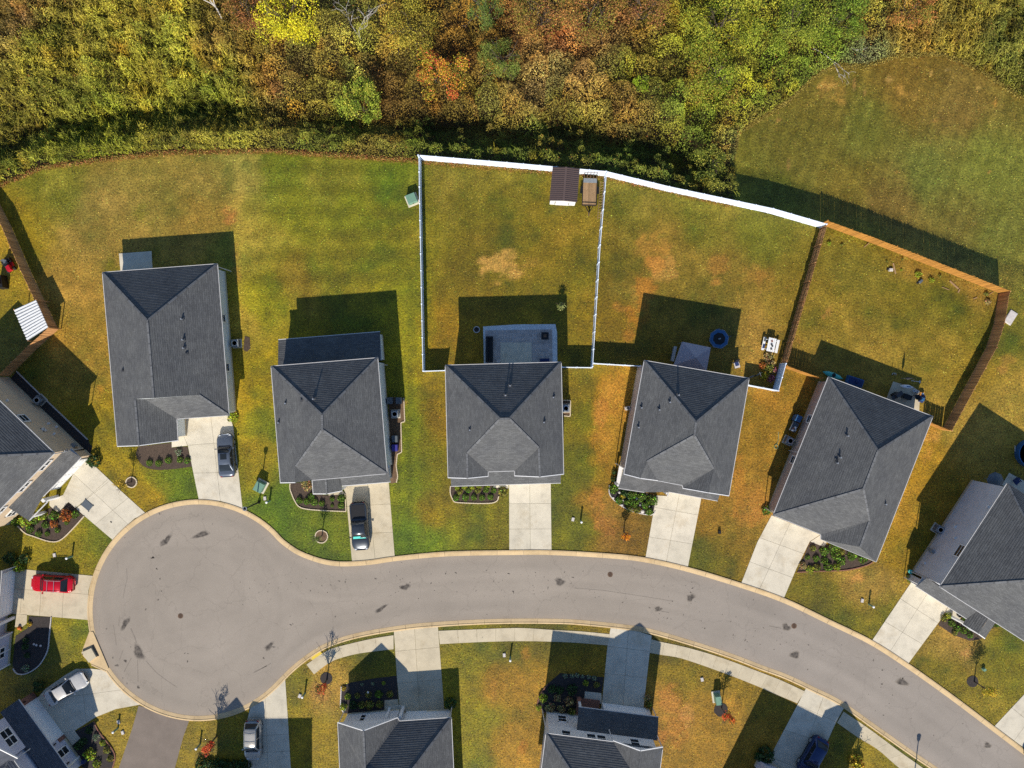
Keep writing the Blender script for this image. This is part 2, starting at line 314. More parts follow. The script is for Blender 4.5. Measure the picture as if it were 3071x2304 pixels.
# bare clay and thatch: px, py, rx, ry, strength, colour
CLAY = [(1510,800,75,50,1.0,(212,158,86)),(1560,800,60,40,.5,(190,140,70)),(685,640,28,30,.8,(196,116,66)),(1960,735,60,45,.75,(206,140,66)),(1990,810,45,40,.8,(214,150,80)),(1930,870,36,40,.9,(206,122,52)),(1915,940,30,60,.85,(196,116,46)),(1960,790,30,30,.7,(206,130,60)),
(2155,795,36,32,.6,(198,130,66)),(2150,845,20,16,.8,(214,140,70)),(2265,820,36,28,.5,(190,128,64)),(1860,920,24,14,.6,(200,125,64)),(1885,990,20,30,.6,(196,120,60)),(2300,830,30,40,.4,(180,120,60)),(1840,1190,46,90,.75,(196,132,56)),(1800,1330,34,90,.5,(184,124,54)),(1790,1520,26,60,.8,(208,126,60)),
(1830,1580,40,45,.6,(180,108,62)),(1800,1240,30,40,.7,(206,134,66)),(2275,1500,30,60,.6,(206,132,62)),(2215,1460,20,90,.6,(196,124,52)),(2240,1550,40,30,.6,(200,130,60)),(2300,1180,40,60,.5,(196,130,50)),(2795,1310,26,24,.7,(224,160,86)),(2780,1350,20,40,.6,(206,144,70)),(2560,1735,26,16,.8,(214,144,80)),
(2890,1700,30,50,.4,(190,130,60)),(2485,935,16,22,.7,(214,140,80)),(2470,950,10,14,.6,(206,134,80)),(3000,1110,20,16,.6,(206,140,80)),(3020,1080,26,14,.5,(200,130,70)),(1580,1960,14,24,.6,(200,120,60)),(2010,2090,36,50,.75,(206,128,66)),(2030,2180,40,60,.6,(200,124,60)),(2060,2150,20,40,.7,(214,150,90)),
(1980,2210,16,30,.7,(206,112,60)),(1570,2240,14,26,.6,(200,110,50)),(2960,2190,26,20,.4,(150,120,60)),(965,2080,30,26,.6,(206,140,80)),(2520,255,46,46,.55,(176,122,62)),(2500,240,36,12,.8,(196,140,76)),(2540,290,26,20,.7,(166,118,60)),(2693,220,14,10,.9,(206,150,90)),(2720,250,14,24,.9,(200,140,70)),
(2760,270,30,18,.5,(160,116,60)),(3015,290,9,14,.9,(214,140,66)),(2827,345,14,8,.9,(196,130,70)),(2712,503,6,6,.9,(200,120,70)),(2350,343,7,6,.9,(180,110,80)),(2584,237,5,22,.7,(180,120,80)),(2615,252,5,20,.7,(180,120,80)),(2380,480,6,22,.5,(160,100,76)),(2947,665,7,6,.9,(214,150,80)),(2990,505,5,5,.8,(196,120,70)),
(2820,200,6,8,.8,(214,160,96)),(2870,190,8,6,.8,(214,170,110)),(2965,245,5,7,.8,(224,170,96)),(1215,1210,12,8,.9,(214,150,100)),(1900,1250,16,40,.4,(200,130,60)),(345,1200,14,40,.5,(196,124,54)),(300,1165,14,16,.6,(196,120,50)),(710,790,12,60,.5,(176,108,60)),(2900,1960,20,14,.6,(206,140,90)),(2960,1830,24,50,.5,(206,140,80)),
(860,1860,30,8,.0,(0,0,0)),(2395,1015,16,20,.6,(190,124,62)),(1480,2070,10,40,.3,(190,120,60)),(2580,2145,14,8,.9,(206,130,50)),(2500,2100,10,6,.7,(200,120,70))]
DARKG = [(1900,700,26,18,.5,(86,78,36)),(1880,890,16,22,.7,(84,88,36)),(2305,940,14,18,.7,(78,88,36)),(2220,870,12,14,.6,(88,90,36)),(430,650,40,30,.5,(100,104,30)),(440,770,40,40,.5,(96,100,26)),(330,810,26,30,.6,(92,100,24)),(2760,1985,20,16,.8,(80,86,30)),(2850,2005,16,16,.7,(86,90,36)),(700,1295,16,50,.7,(80,100,24)),(2540,880,60,30,.4,(92,92,36)),
(2680,860,50,26,.5,(90,88,36)),(2600,930,30,26,.4,(96,96,36)),(2900,890,70,10,.5,(76,70,30)),(1560,1990,40,30,.5,(100,96,30)),(2850,330,16,16,.6,(86,62,34)),(2340,375,12,12,.6,(80,64,34)),(1640,640,20,10,.4,(98,96,36)),(2430,1815,40,26,.5,(92,82,36)),(2520,1880,40,20,.4,(86,84,30)),(1700,1250,8,160,.35,(96,104,28)),(1975,1610,40,40,.5,(96,80,36)),(2050,1660,50,20,.5,(90,86,32))]
def build_lawn():
    xs = np.concatenate([[-600, -250, -120, -80], np.arange(-64, 64.01, .3), [80, 120, 250, 600]]); ys = np.concatenate([[-600, -250, -120, -70], np.arange(-48, 48.01, .3), [70, 120, 250, 600]])
    X, Y = np.meshgrid(xs, ys, indexing='ij'); px = X / S + CX; py = -Y / S + CY; Z = tz_px(px, py)
    Z = np.where((np.abs(X) < 64) & (np.abs(Y) < 48), Z, np.minimum(Z, 0))
    wx = px + (fbm(X, Y, 4, 50) - .5) * 110; wy = py + (fbm(X, Y, 4, 60) - .5) * 110
    num = np.zeros(X.shape + (3,)); den = np.zeros(X.shape)
    for a, b, r, g, bl in LC:
        w = 1 / ((wx - a) ** 2 + (wy - b) ** 2 + 900) ** 2; den += w; num += w[..., None] * np.array([r, g, bl])
    c = num / den[..., None]; c[..., 0] = np.minimum(c[..., 0], c[..., 1] * 1.28 + 5)
    big = fbm(X, Y, 3.2, 3, 5); med = fbm(X, Y, 1.1, 9, 3)
    calm = np.clip((2240 - px) / 60, 0, 1); calm = np.maximum(calm, np.clip((py - 860) / 60, 0, 1)) * .75 + .25; big = .5 + (big - .5) * calm
    c = c * (1 + (big[..., None] - .5) * np.array([.26, .18, .22])) * (1 + (med[..., None] - .5) * .30)
    c = c + np.clip(big - .56, 0, 1)[..., None] * np.array([60, 38, 22]) - np.clip(.42 - big, 0, 1)[..., None] * np.array([80, 30, 12])
    def box(x0, x1, y0, y1): return np.clip(np.minimum(np.minimum(px - x0, x1 - px), np.minimum(py - y0, y1 - py)) / 12, 0, 1)
    st = np.sin(py / 33 * 2 * np.pi / 2 + 1.2 * vnoise(X, Y, 9, 4)); c *= 1 + (box(750, 1245, 470, 900) * st * .055)[..., None]
    st = np.sin(px / 26 * np.pi); c *= 1 + (box(1285, 1530, 1450, 1640) * st * .05)[..., None]; c *= 1 + (box(1160, 1285, 1100, 1660) * np.sin(px / 20 * np.pi) * .05)[..., None]
    st = np.sin((px * .94 + py * .34) / 21 * np.pi); c *= 1 + (box(2240, 3200, 120, 860) * (py < yb(px)) * st * .035)[..., None]
    st = np.sin((px * .8 - py * .6) / 22 * np.pi); c *= 1 + (box(280, 480, 1200, 1480) * st * .06)[..., None]
    c += (np.exp(-((px - 715) / 14) ** 2) * box(600, 800, 460, 1250))[..., None] * np.array([22, 16, 8])
    for lst, hard in ((DARKG, .8), (CLAY, 1.5)):
        for a, b, rx, ry, s, col in lst:
            d = ((px - a) / rx) ** 2 + ((py - b) / ry) ** 2; m = np.clip(hard * .8 * (1.05 - d) + (fbm(X, Y, 1.5, 77, 2) - .5) * 2.6 + (vnoise(X, Y, .42, 79) - .5) * 1.5, 0, 1) * np.exp(-np.clip(d - 1.3, 0, 9) * 1.2) * (s * .85 if s < .95 else s)
            m = m[..., None]; c = c * (1 - m) + (np.array(col) * .92 + c * .08) * m * .85 + c * m * .15
    we = woods_edge(px); e = np.exp(-((py - we - 2) / 6) ** 2) * (fbm(X, Y, .8, 21, 2) > .42) * np.where(px < 2207, .7, .3); e = e[..., None]; c = c * (1 - e) + np.array([150, 92, 52]) * e
    wd = (py < we - 6)[..., None]; c = np.where(wd, np.array([64, 54, 34]), c)
    c = np.where((px > 2200)[..., None] & (py < yb(px))[..., None] & ~wd, c * np.array([1.12, 1.18, 1.16]), c); c = np.where(wd, c, c * np.array([1.045, 1.055, 1.0]) * .94 + c.mean(-1, keepdims=True) * .06); c[..., 0] = np.minimum(c[..., 0], c[..., 1] * 1.42); c = np.clip(c, 12, 250)
    n, m = X.shape; idx = np.arange(n * m).reshape(n, m)
    f = np.stack([idx[:-1, :-1], idx[1:, :-1], idx[1:, 1:], idx[:-1, 1:]], -1).reshape(-1, 4)
    o = numesh('lawn', np.stack([X, Y, Z], -1).reshape(-1, 3), f, np.maximum(srgb(c.reshape(-1, 3)) - .016, .004), 'lawn', smooth=True)
    tag(o, kind='structure'); return xs, ys, c
LX, LY, LCOL = build_lawn()
# ------------------------------------------------------------------ street and kerb
U = [(3330,2440),(3200,2344),(3071,2247),(2980,2178),(2850,2080),(2723,1990),(2615,1921),(2488,1859),(2351,1794),(2210,1745),(2062,1701),(1936,1673),(1831,1661),(1654,1651),(1527,1651),(1339,1655),(1187,1669),(1110,1680),(1035,1685),(985,1681),(941,1669),(893,1649)]
ARC = [(595 + 331 * math.cos(R(a)), 1830 + 331 * math.sin(R(a))) for a in np.arange(-40, -316, -5)]
LO = [(880,2013),(925,1977),(972,1947),(1040,1921),(1125,1902),(1232,1886),(1314,1879),(1412,1873),(1520,1869.5),(1646,1869.5),(1735,1873),(1879,1888),(1957,1902),(2094,1942),(2202,1978),(2280,2008),(2356,2036),(2439,2075),(2518,2115),(2626,2191),(2734,2267),(2810,2318),(2960,2424),(3100,2524)]
def catmull(pts, step):
    pts = [Vector((p[0], p[1])) for p in pts]; out = []
    for i in range(len(pts) - 1):
        p0, p1, p2, p3 = pts[max(i - 1, 0)], pts[i], pts[i + 1], pts[min(i + 2, len(pts) - 1)]; n = max(2, int((p2 - p1).length / step))
        for k in range(n):
            t = k / n; out.append(0.5 * ((2 * p1) + (p2 - p0) * t + (2 * p0 - 5 * p1 + 4 * p2 - p3) * t * t + (3 * p1 - p0 - 3 * p2 + p3) * t ** 3))
    out.append(pts[-1]); return out
kerb_path = [P(p.x, p.y) for p in catmull(U + ARC + LO, 14)]
def resample(pts, step):
    acc = [0]
    for a, b in zip(pts, pts[1:]): acc.append(acc[-1] + (b - a).length)
    n = int(acc[-1] / step); out = []; j = 0
    for k in range(n + 1):
        s = k * acc[-1] / n
        while j < len(pts) - 2 and acc[j + 1] < s: j += 1
        t = (s - acc[j]) / max(1e-6, acc[j + 1] - acc[j]); out.append(pts[j].lerp(pts[j + 1], t))
    return out
kerb_path = resample(kerb_path, 0.5)
PAVE.append([(p.x, p.y) for p in kerb_path])
def build_road():
    kp = np.array([(p.x, p.y) for p in kerb_path]); g = .3; xs = np.arange(-51, 64, g); ys = np.arange(-49, -12, g); X, Y = np.meshgrid(xs, ys, indexing='ij'); x, y = X.ravel(), Y.ravel(); ins = np.zeros(len(x), bool); n = len(kp)
    for i in range(n):
        (x0, y0), (x1, y1) = kp[i], kp[(i + 1) % n]
        if y0 != y1: ins ^= ((y0 > y) != (y1 > y)) & (x < (x1 - x0) * (y - y0) / (y1 - y0) + x0)
    I = ins.reshape(X.shape); idx = np.arange(len(x)).reshape(X.shape); ok = I[:-1, :-1] & I[1:, :-1] & I[1:, 1:] & I[:-1, 1:]
    f = np.stack([idx[:-1, :-1], idx[1:, :-1], idx[1:, 1:], idx[:-1, 1:]], -1)[ok]
    d = np.full(len(x), 99.); s = np.zeros(len(x))
    for k in range(0, n, 2): q = (x - kp[k, 0]) ** 2 + (y - kp[k, 1]) ** 2; m = q < d * d; d = np.where(m, np.sqrt(q), d); s = np.where(m, k * .5, s)
    px = x / S + CX; py = -y / S + CY; rr = np.hypot(px - 595, py - 1830); th = np.arctan2(py - 1830, px - 595); circ = np.clip((335 - rr) / 60, 0, 1)
    along = fbm(d, s * .06, .8, 201, 3); polar = fbm(rr / 26, th * 1.2, .8, 205, 3); ln = along * (1 - circ) + (.5 + (polar - .5) * .55) * circ
    t = 1 + (ln - .5) * .22 + (fbm(x, y, 5, 211, 3) - .5) * .08; seam = np.clip((np.interp(px, [380, 520, 690, 737], [1925, 1900, 1850, 1830]) - py) / 3, 0, 1) * (px < 737) * (py > 1640); t = t * (1 - .045 * seam)
    t *= 1 - .05 * np.exp(-((d - 1.9) / .5) ** 2) - .05 * np.exp(-((d - 5.6) / .5) ** 2)
    edge = np.exp(-(d / .8) ** 2) * (.4 + .9 * fbm(x, y, 2, 221, 3)); c = t[:, None] * np.ones(3) * (1 - edge[:, None] * np.array([-.04, .03, .10])); far = np.clip((px - 1700) / 700, 0, 1)[:, None]; c = c * (1 - far * np.array([.035, .02, -.015]))
    me_v = np.stack([x, y, np.full(len(x), .008)], -1); used = np.unique(f); mp = -np.ones(len(x), int); mp[used] = np.arange(len(used)); o = numesh('road', me_v[used], mp[f], c[used], 'asphalt'); o.data.color_attributes['Col'].name = 'Tone'; tag(o, kind='structure'); return o
road = build_road()
def sweep(pts, prof, mb=None):
    """profile offsets to the left of the path (in travel direction), prof = (offset, z)"""
    mb = mb or MB(); i0 = len(mb.v); n = len(prof)
    for k, p in enumerate(pts):
        d = (pts[min(k + 1, len(pts) - 1)] - pts[max(k - 1, 0)]); d = Vector((d.x, d.y, 0)).normalized(); nn = Vector((-d.y, d.x, 0))
        for o, z in prof: q = p + nn * o; mb.v.append((q.x, q.y, p.z + z))
    for k in range(len(pts) - 1):
        for j in range(n - 1): mb.f.append([i0 + k * n + j, i0 + (k + 1) * n + j, i0 + (k + 1) * n + j + 1, i0 + k * n + j + 1])
    mb.f.append([i0 + j for j in range(n)]); mb.f.append([i0 + (len(pts) - 1) * n + j for j in range(n)][::-1]); return mb
kerb = bpy.data.objects.new('kerb', None); COL.objects.link(kerb); tag(kerb, kind='structure')
KPROF = [(-.04, -.05), (-.04, .085), (.03, .10), (.12, .105), (.13, .07), (.16, .07), (.32, .05), (.53, .018), (.54, -.05)]
for k in range(0, len(kerb_path) - 6, 6):
    seg = kerb_path[k:k + 7]; a, b = seg[0], seg[-1]; seg = [a.lerp(seg[1], .03)] + seg[1:-1] + [b.lerp(seg[-2], .03)]
    if max(abs(a.x), abs(b.x)) > 63 or min(a.y, b.y) < -48: continue
    sweep(seg, KPROF).build('kerb_segment', 'kerb', kerb)
def split(polys, a, b, gap=.012):
    a = Vector((a.x, a.y)); b = Vector((b.x, b.y)); n = Vector((-(b - a).y, (b - a).x)).normalized(); out = []
    for p in polys:
        for s in (1, -1):
            q = []
            for i in range(len(p)):
                u, v = Vector(p[i][:2]), Vector(p[(i + 1) % len(p)][:2]); du = (u - a).dot(n) * s - gap; dv = (v - a).dot(n) * s - gap
                if du >= 0: q.append(u)
                if du * dv < 0: q.append(u.lerp(v, du / (du - dv)))
            if len(q) >= 3:
                ar = abs(sum(q[i].x * q[(i + 1) % len(q)].y - q[(i + 1) % len(q)].x * q[i].y for i in range(len(q)))) / 2
                if ar > .05: out.append([(v.x, v.y) for v in q])
    return out
def slabs(name, outline, joints, mat='concrete', z=.035, extra=()):
    root = bpy.data.objects.new(name, None); COL.objects.link(root); root.location = (outline[0].x, outline[0].y, 0); tag(root, kind='structure')
    pp = [[(p.x, p.y) for p in outline]]
    for a, b in joints: pp = split(pp, a, b)
    PAVE.append([(p.x, p.y) for p in outline]); PAVE.extend([(p.x, p.y) for p in e] for e in extra)
    for q in pp + [[(p.x, p.y) for p in e] for e in extra]: MB().prism(q, -.08, z).build('slab', mat, root)
    return root
def J(t, *prs): return [(T(t, *a), T(t, *b)) for a, b in prs]
slabs('driveway', L('C1', [(1468,350),(1905,318),(1935,420),(2012,1092),(1830,1030),(1650,1022),(1560,575)]), J('C1', ((1750,340),(1830,1040)), ((1565,568),(1940,540)), ((1600,800),(1970,792))), extra=[L('C1', [(1425,540),(1475,530),(1468,350),(1556,572),(1425,586)])])
slabs('driveway', L('C2', [(738,905),(1122,872),(1172,1492),(1000,1516),(818,1532),(768,975)]), J('C2', ((950,900),(1010,1520)), ((760,1078),(1140,1055)), ((790,1308),(1160,1288))), 'concrete_tan', extra=[L('C2', [(620,968),(736,945),(765,972),(625,985)])])
slabs('driveway', L('X', [(1527,1450),(1651.5,1447),(1654,1652),(1527.5,1652)]), J('X', ((1588.5,1440),(1590.5,1660)), ((1500,1511),(1660,1510)), ((1500,1587),(1660,1586.5))), extra=[L('C2', [(1990,905),(2115,895),(2115,925),(1990,920)])])
slabs('driveway', L('C3', [(1345,958),(1612,1008),(1500,1580),(1320,1530),(1150,1500),(1240,985),(1330,990)]), J('C3', ((1430,975),(1320,1545)), ((1225,1083),(1580,1146)), ((1180,1328),(1540,1387))), 'concrete')
slabs('driveway', [T('C4',118,1150), T('C4',520,1310), T('C4',435,1365), T('D4',325,0), T('D4',220,248), T('D4',120,210), T('D4',-20,178), T('D3',1945,122), T('C4',0,1372)], [(T('C4',270,1215), T('D3',2085,195)), (T('C4',20,1335), T('C4',420,1480)), (T('C4',-60,1535), T('C4',330,1680))], 'concrete', extra=[L('C4', [(524,1312),(574,1372),(554,1412),(440,1367)])])
slabs('driveway', L('D4', [(1312,65),(1605,270),(1550,370),(1510,440),(1252,790),(950,602)]), J('D4', ((1430,180),(1100,690)), ((1180,250),(1520,470)), ((1060,445),(1400,650))), 'concrete', extra=[L('D4', [(1608,272),(1724,352),(1672,432),(1556,368)])])
slabs('driveway', L('D4', [(1965,1312),(2280,975),(2480,1200),(2260,1525)]), J('D4', ((2100,1150),(2350,1350)), ((2150,1400),(2380,1090))), 'concrete')
slabs('driveway', L('b', [(1330,110),(1580,215),(1830,450),(2000,615),(2420,995),(2230,1080),(1868,1432),(1395,1030),(1140,805),(1050,690)]), J('b', ((1100,230),(2130,1180)), ((1400,790),(1820,455)), ((1590,1170),(2130,735)), ((1275,905),(1420,770))), 'concrete', extra=[L('b', [(825,770),(1050,692),(1138,805),(965,980),(850,888),(822,860)])])
slabs('driveway', L('c', [(375,372),(1540,482),(1470,720),(1455,960),(1460,1212),(850,1160),(200,1110),(255,420)]), J('c', ((430,712),(1480,790)), ((690,480),(660,1160)), ((1065,450),(1035,1180)), ((400,360),(330,1150))), 'concrete_tan', extra=[L('c', [(385,1120),(452,1124),(445,1270),(370,1330),(250,1330),(270,1115)])])
slabs('driveway', L('d', [(570,590),(700,440),(1000,230),(1165,135),(1410,130),(1640,160),(1800,370),(2000,580),(2150,682),(1780,750),(1470,875),(1150,1080),(960,1110)]), J('d', ((700,610),(1860,455)), ((1240,130),(1330,980))), 'concrete', extra=[L('d', [(960,1112),(1148,1082),(1235,1200),(1110,1310),(1030,1190)])])
slabs('driveway', L('f', [(1175,592),(1510,262),(1552,870),(1600,1680),(1605,1900),(955,1900),(945,1680),(935,900),(990,690)]), J('f', ((1205,600),(1260,1900)), ((930,1170),(1590,1130)), ((930,1430),(1590,1395)), ((1100,880),(1560,872))), 'concrete')
slabs('driveway', L('D2', [(1165,518),(1530,482),(1582,1175),(1215,1192),(1190,900)]), J('D2', ((1335,480),(1378,1200)), ((1150,692),(1550,655)), ((1150,960),(1580,920))), 'concrete_tan', extra=[L('D2', [(1088,1095),(1198,1086),(1212,1190),(1085,1195)])])
slabs('driveway', L('D3', [(862,487),(1010,500),(1200,560),(1185,690),(1132,1165),(788,1128),(835,640)]), J('D3', ((1010,480),(962,1170)), ((800,642),(1200,692)), ((780,868),(1170,912))), 'concrete', extra=[L('D3', [(648,1022),(784,1036),(786,1125),(640,1105)])])
slabs('driveway', L('i', [(1215,425),(1800,720),(1660,980),(1540,1250),(1400,1700),(1300,1950),(500,1950),(690,1430),(1085,680)]), J('i', ((1480,560),(1000,1900)), ((1050,670),(1420,835)), ((880,1070),(1600,1300)), ((700,1500),(1450,1800))), 'concrete')
PAVE.append([(p.x, p.y) for p in L('D1', [(1150,1140),(1568,1268),(1520,1400),(1450,1659),(1400,1800),(950,1800),(985,1659),(1100,1320)])])
ap = MB().poly([(p.x, p.y, .014) for p in L('D1', [(1150,1140),(1568,1268),(1520,1400),(1450,1659),(1400,1800),(950,1800),(985,1659),(1100,1320)])]).build('asphalt_path', 'old_asphalt'); tag(ap, kind='structure')
# ------------------------------------------------------------------ sidewalk: single slabs
sidewalk = bpy.data.objects.new('sidewalk', None); COL.objects.link(sidewalk); tag(sidewalk, kind='structure')
def walk(up, lo, n, mat='concrete_tan'):
    up = resample([P(p.x, p.y) for p in catmull(up, 8)], .2); lo = resample([P(p.x, p.y) for p in catmull(lo, 8)], .2)
    def at(l, t): x = t * (len(l) - 1); i = min(int(x), len(l) - 2); return l[i].lerp(l[i + 1], x - i)
    for k in range(n):
        q = [at(up, (k + .004) / n), at(up, (k + .5) / n), at(up, (k + .996) / n), at(lo, (k + .996) / n), at(lo, (k + .5) / n), at(lo, (k + .004) / n)]
        PAVE.append([(p.x, p.y) for p in q]); MB().prism([(p.x, p.y) for p in q], -.08, .036).build('slab', mat, sidewalk)
W = lambda t, l: [X2(t, *p) for p in l]
walk(W('D2', [(440,800),(560,715),(640,670),(830,620),(1000,582),(1163,556)]), W('D2', [(503,880),(620,790),(700,752),(850,712),(1000,690),(1163,672)]), 5)
walk(W('D2', [(1534,520),(1900,505),(2212,496)]) + W('D3', [(390,513),(620,525),(858,548)]), W('D2', [(1546,630),(1900,612),(2212,605)]) + W('D3', [(390,610),(600,620),(836,640)]), 9)
walk(W('D3', [(1197,590),(1270,610),(1500,660),(1800,750),(2212,905)]) + W('D4', [(180,922),(395,1022)]), W('D3', [(1183,702),(1300,722),(1460,752),(1800,870),(2100,988)]) + W('D4', [(50,1002),(330,1120)]), 12)
walk(W('i', [(1790,790),(2212,1075)]) + W('D4', [(1200,1535),(1370,1655),(1700,1900)]), W('i', [(1690,960),(2010,1185)]) + W('D4', [(1000,1505),(1180,1660),(1500,1900)]), 8)
MB().prism(L('D2', [(530,655),(556,690),(572,712),(492,765),(455,735),(470,722)]), -.05, .03).build('ramp', 'concrete', sidewalk)
pad = MB().prism(L('D2', [(470,725),(545,675),(570,708),(490,762)]), 0, .045).build('tactile_pad', 'yellow', sidewalk)
pad['label'] = 'bright yellow tactile pad on the sidewalk ramp'
# ------------------------------------------------------------------ stains, tar spots, iron lids
def blob(mb, cols, c, r, ang, el, n=14):
    i = len(mb.v); mb.v.append((c.x, c.y, .0125)); cols.append(1); ph = [random.random() * 6.3 for _ in range(3)]
    for ring, cv, fr in ((.62, .95, 1), (1.0, 0.0, 1)):
        for k in range(n):
            t = 2 * math.pi * k / n; rr = r * ring * (1 + .22 * math.sin(2 * t + ph[0]) + .16 * math.sin(3 * t + ph[1]) + .1 * math.sin(5 * t + ph[2]))
            x, y = rr * math.cos(t) * el, rr * math.sin(t) / el; mb.v.append((c.x + x * math.cos(ang) - y * math.sin(ang), c.y + x * math.sin(ang) + y * math.cos(ang), .0125)); cols.append(cv)
    for k in range(n):
        k2 = (k + 1) % n; mb.f.append([i, i + 1 + k, i + 1 + k2]); mb.f.append([i + 1 + k, i + 1 + n + k, i + 1 + n + k2, i + 1 + k2])
def stain_obj(name, items):
    mb = MB(); cols = []
    for it in items: blob(mb, cols, *it)
    o = mb.build(name, 'stain', road); a = o.data.color_attributes.new('Col', 'FLOAT_COLOR', 'POINT')
    for k, c in enumerate(cols): a.data[k].color = (c, c, c, 1)
    return o
for t, x, y, r, an, el in (('C1',1375,1360,.6,R(50),1.4),('C1',1670,1310,.62,R(10),1.6),('D1',1040,460,.6,R(50),1.5),('D1',1150,700,.8,R(-50),1.2),('D1',1040,770,.2,0,1),('D1',970,808,.2,0,1.2),('D1',1147,988,.2,0,1),('D2',1258,157,.5,0,1.3),('D2',1055,340,.5,R(30),1.6),('D2',130,650,.5,R(40),1.7),
                           ('D3',440,115,.55,R(20),1.2),('D3',1525,245,.5,0,1),('D3',1255,340,.4,R(15),1.4),('D4',240,490,.5,R(10),1.1),('D4',310,720,.55,R(-5),1.4),('D4',1200,945,.6,0,1.4),('D4',1910,1470,.42,R(-10),1.4),('C1',1265,1503,.18,0,1.4)):
    stain_obj('oil_stain', [(T(t, x, y), r, an, el)])
sp = []
for t, pts in (('D2', [(400,120),(640,138),(710,108),(760,118),(470,190),(615,205),(330,465),(310,470),(1190,67),(1240,90),(1348,50),(1593,42),(1678,43),(1930,20),(2012,38),(2115,48),(1477,122),(1180,205),(1140,228),(1690,195),(2150,195),(675,400),(850,372),(1015,85),(1215,95),(525,385),(165,655),(82,745)]),
               ('D3', [(55,197),(15,50),(235,37),(475,30),(630,28),(545,80),(530,127),(340,163),(730,248),(960,287),(1185,330),(1370,275),(1300,412),(1330,415),(1360,420),(1465,385),(1638,500),(1875,555),(1975,595),(1990,608),(1615,440),(1520,205),(1480,140),(1540,162),(2045,265)]),
               ('D4', [(427,637),(540,722),(135,678),(55,500),(965,768),(1040,850),(1030,960),(1210,910),(1090,1125),(1280,1250),(1465,1385),(1705,1295),(1045,1222),(415,842)]),
               ('D1', [(1208,342),(1338,190),(1330,92),(1315,260),(1535,708),(1557,770),(1555,712),(1085,655),(1020,915),(1055,958),(935,742),(880,507),(2185,745),(1300,5)]), ('C1', [(1320,1135),(1765,1225),(1300,1595),(1270,1500),(1035,1335)])):
    for x, y in pts: sp.append((T(t, x + random.uniform(-4, 4), y + random.uniform(-4, 4)), random.uniform(.05, .13), random.random() * 3, random.uniform(1, 1.6), 8))
for _ in range(160):
    p = kerb_path[random.randrange(len(kerb_path))]; q = P(random.uniform(700, 2700), 0); qx = q.x / S + CX
    yy = np.interp(qx, [700, 1300, 1650, 2000, 2400, 2700], [1760, 1765, 1760, 1790, 1930, 2080]) + random.gauss(0, 40); sp.append((P(qx, yy), random.uniform(.03, .07), 0, 1, 7))
tag(stain_obj('tar_spots', sp), kind='stuff')
def skid(t, pts, w):
    mb = MB(); pp = [T(t, *p) for p in pts]; pp = [Vector((p.x, p.y, .0118)) for p in pp]; sweep(resample(pp, .3), [(-w / 2, 0), (w / 2, 0)], mb); mb.f = mb.f[:-2]
    o = mb.build('tyre_mark', 'stain', road); a = o.data.color_attributes.new('Col', 'FLOAT_COLOR', 'POINT')
    for k in range(len(a.data)): a.data[k].color = (.42,) * 3 + (1,)
for t, p, w in (('D1', [(1090,745),(1030,860)], .08), ('D1', [(1140,740),(1143,850),(1145,945)], .08), ('D1', [(940,470),(955,560),(965,640)], .07), ('D1', [(990,765),(1020,680)], .07), ('D1', [(985,480),(990,400)], .06), ('D1', [(1085,500),(1120,580),(1140,650)], .12), ('D1', [(1210,770),(1300,870),(1380,930),(1470,990)], .07), ('D2', [(0,870),(60,840),(145,790)], .08),
                ('D1', [(1020,250),(1040,150),(1055,90),(1050,0)], .07), ('D3', [(560,165),(800,185),(1000,215),(1200,245),(1370,275)], .05), ('D1', [(2110,860),(2212,810)], .07), ('D3', [(1250,350),(1345,370)], .07), ('D4', [(100,480),(200,500)], .1)):
    skid(t, p, w)
def lid(t, x, y, r, name, lab):
    c = T(t, x, y); o = thing(name, lab, 'manhole', (c.x, c.y, .008)); MB().lathe([(r, 0), (r, .012), (r * .92, .014)], 24).build('frame', 'iron', o, False)
    mb = MB().lathe([(r * .86, 0), (r * .86, .02)], 24); mb.build('cover', 'iron', o, False)
    rib = MB()
    for k in range(5): rib.box((0, (k - 2) * r * .3, .024), (r * 1.2 * math.cos((k - 2) * .45), r * .08, .01))
    rib.build('ribs', 'black', o, False)
lid('D1',1497,397,.3,'manhole','round iron manhole cover in the middle of the turning circle')
lid('D3',857,53,.3,'manhole','round iron manhole cover in the road below the third driveway')
lid('D4',305,480,.31,'manhole','round iron manhole cover beside an oil stain at the right bend')
lid('D2',1900,573,.1,'water_valve_cover','small round valve cover set in a sidewalk slab')
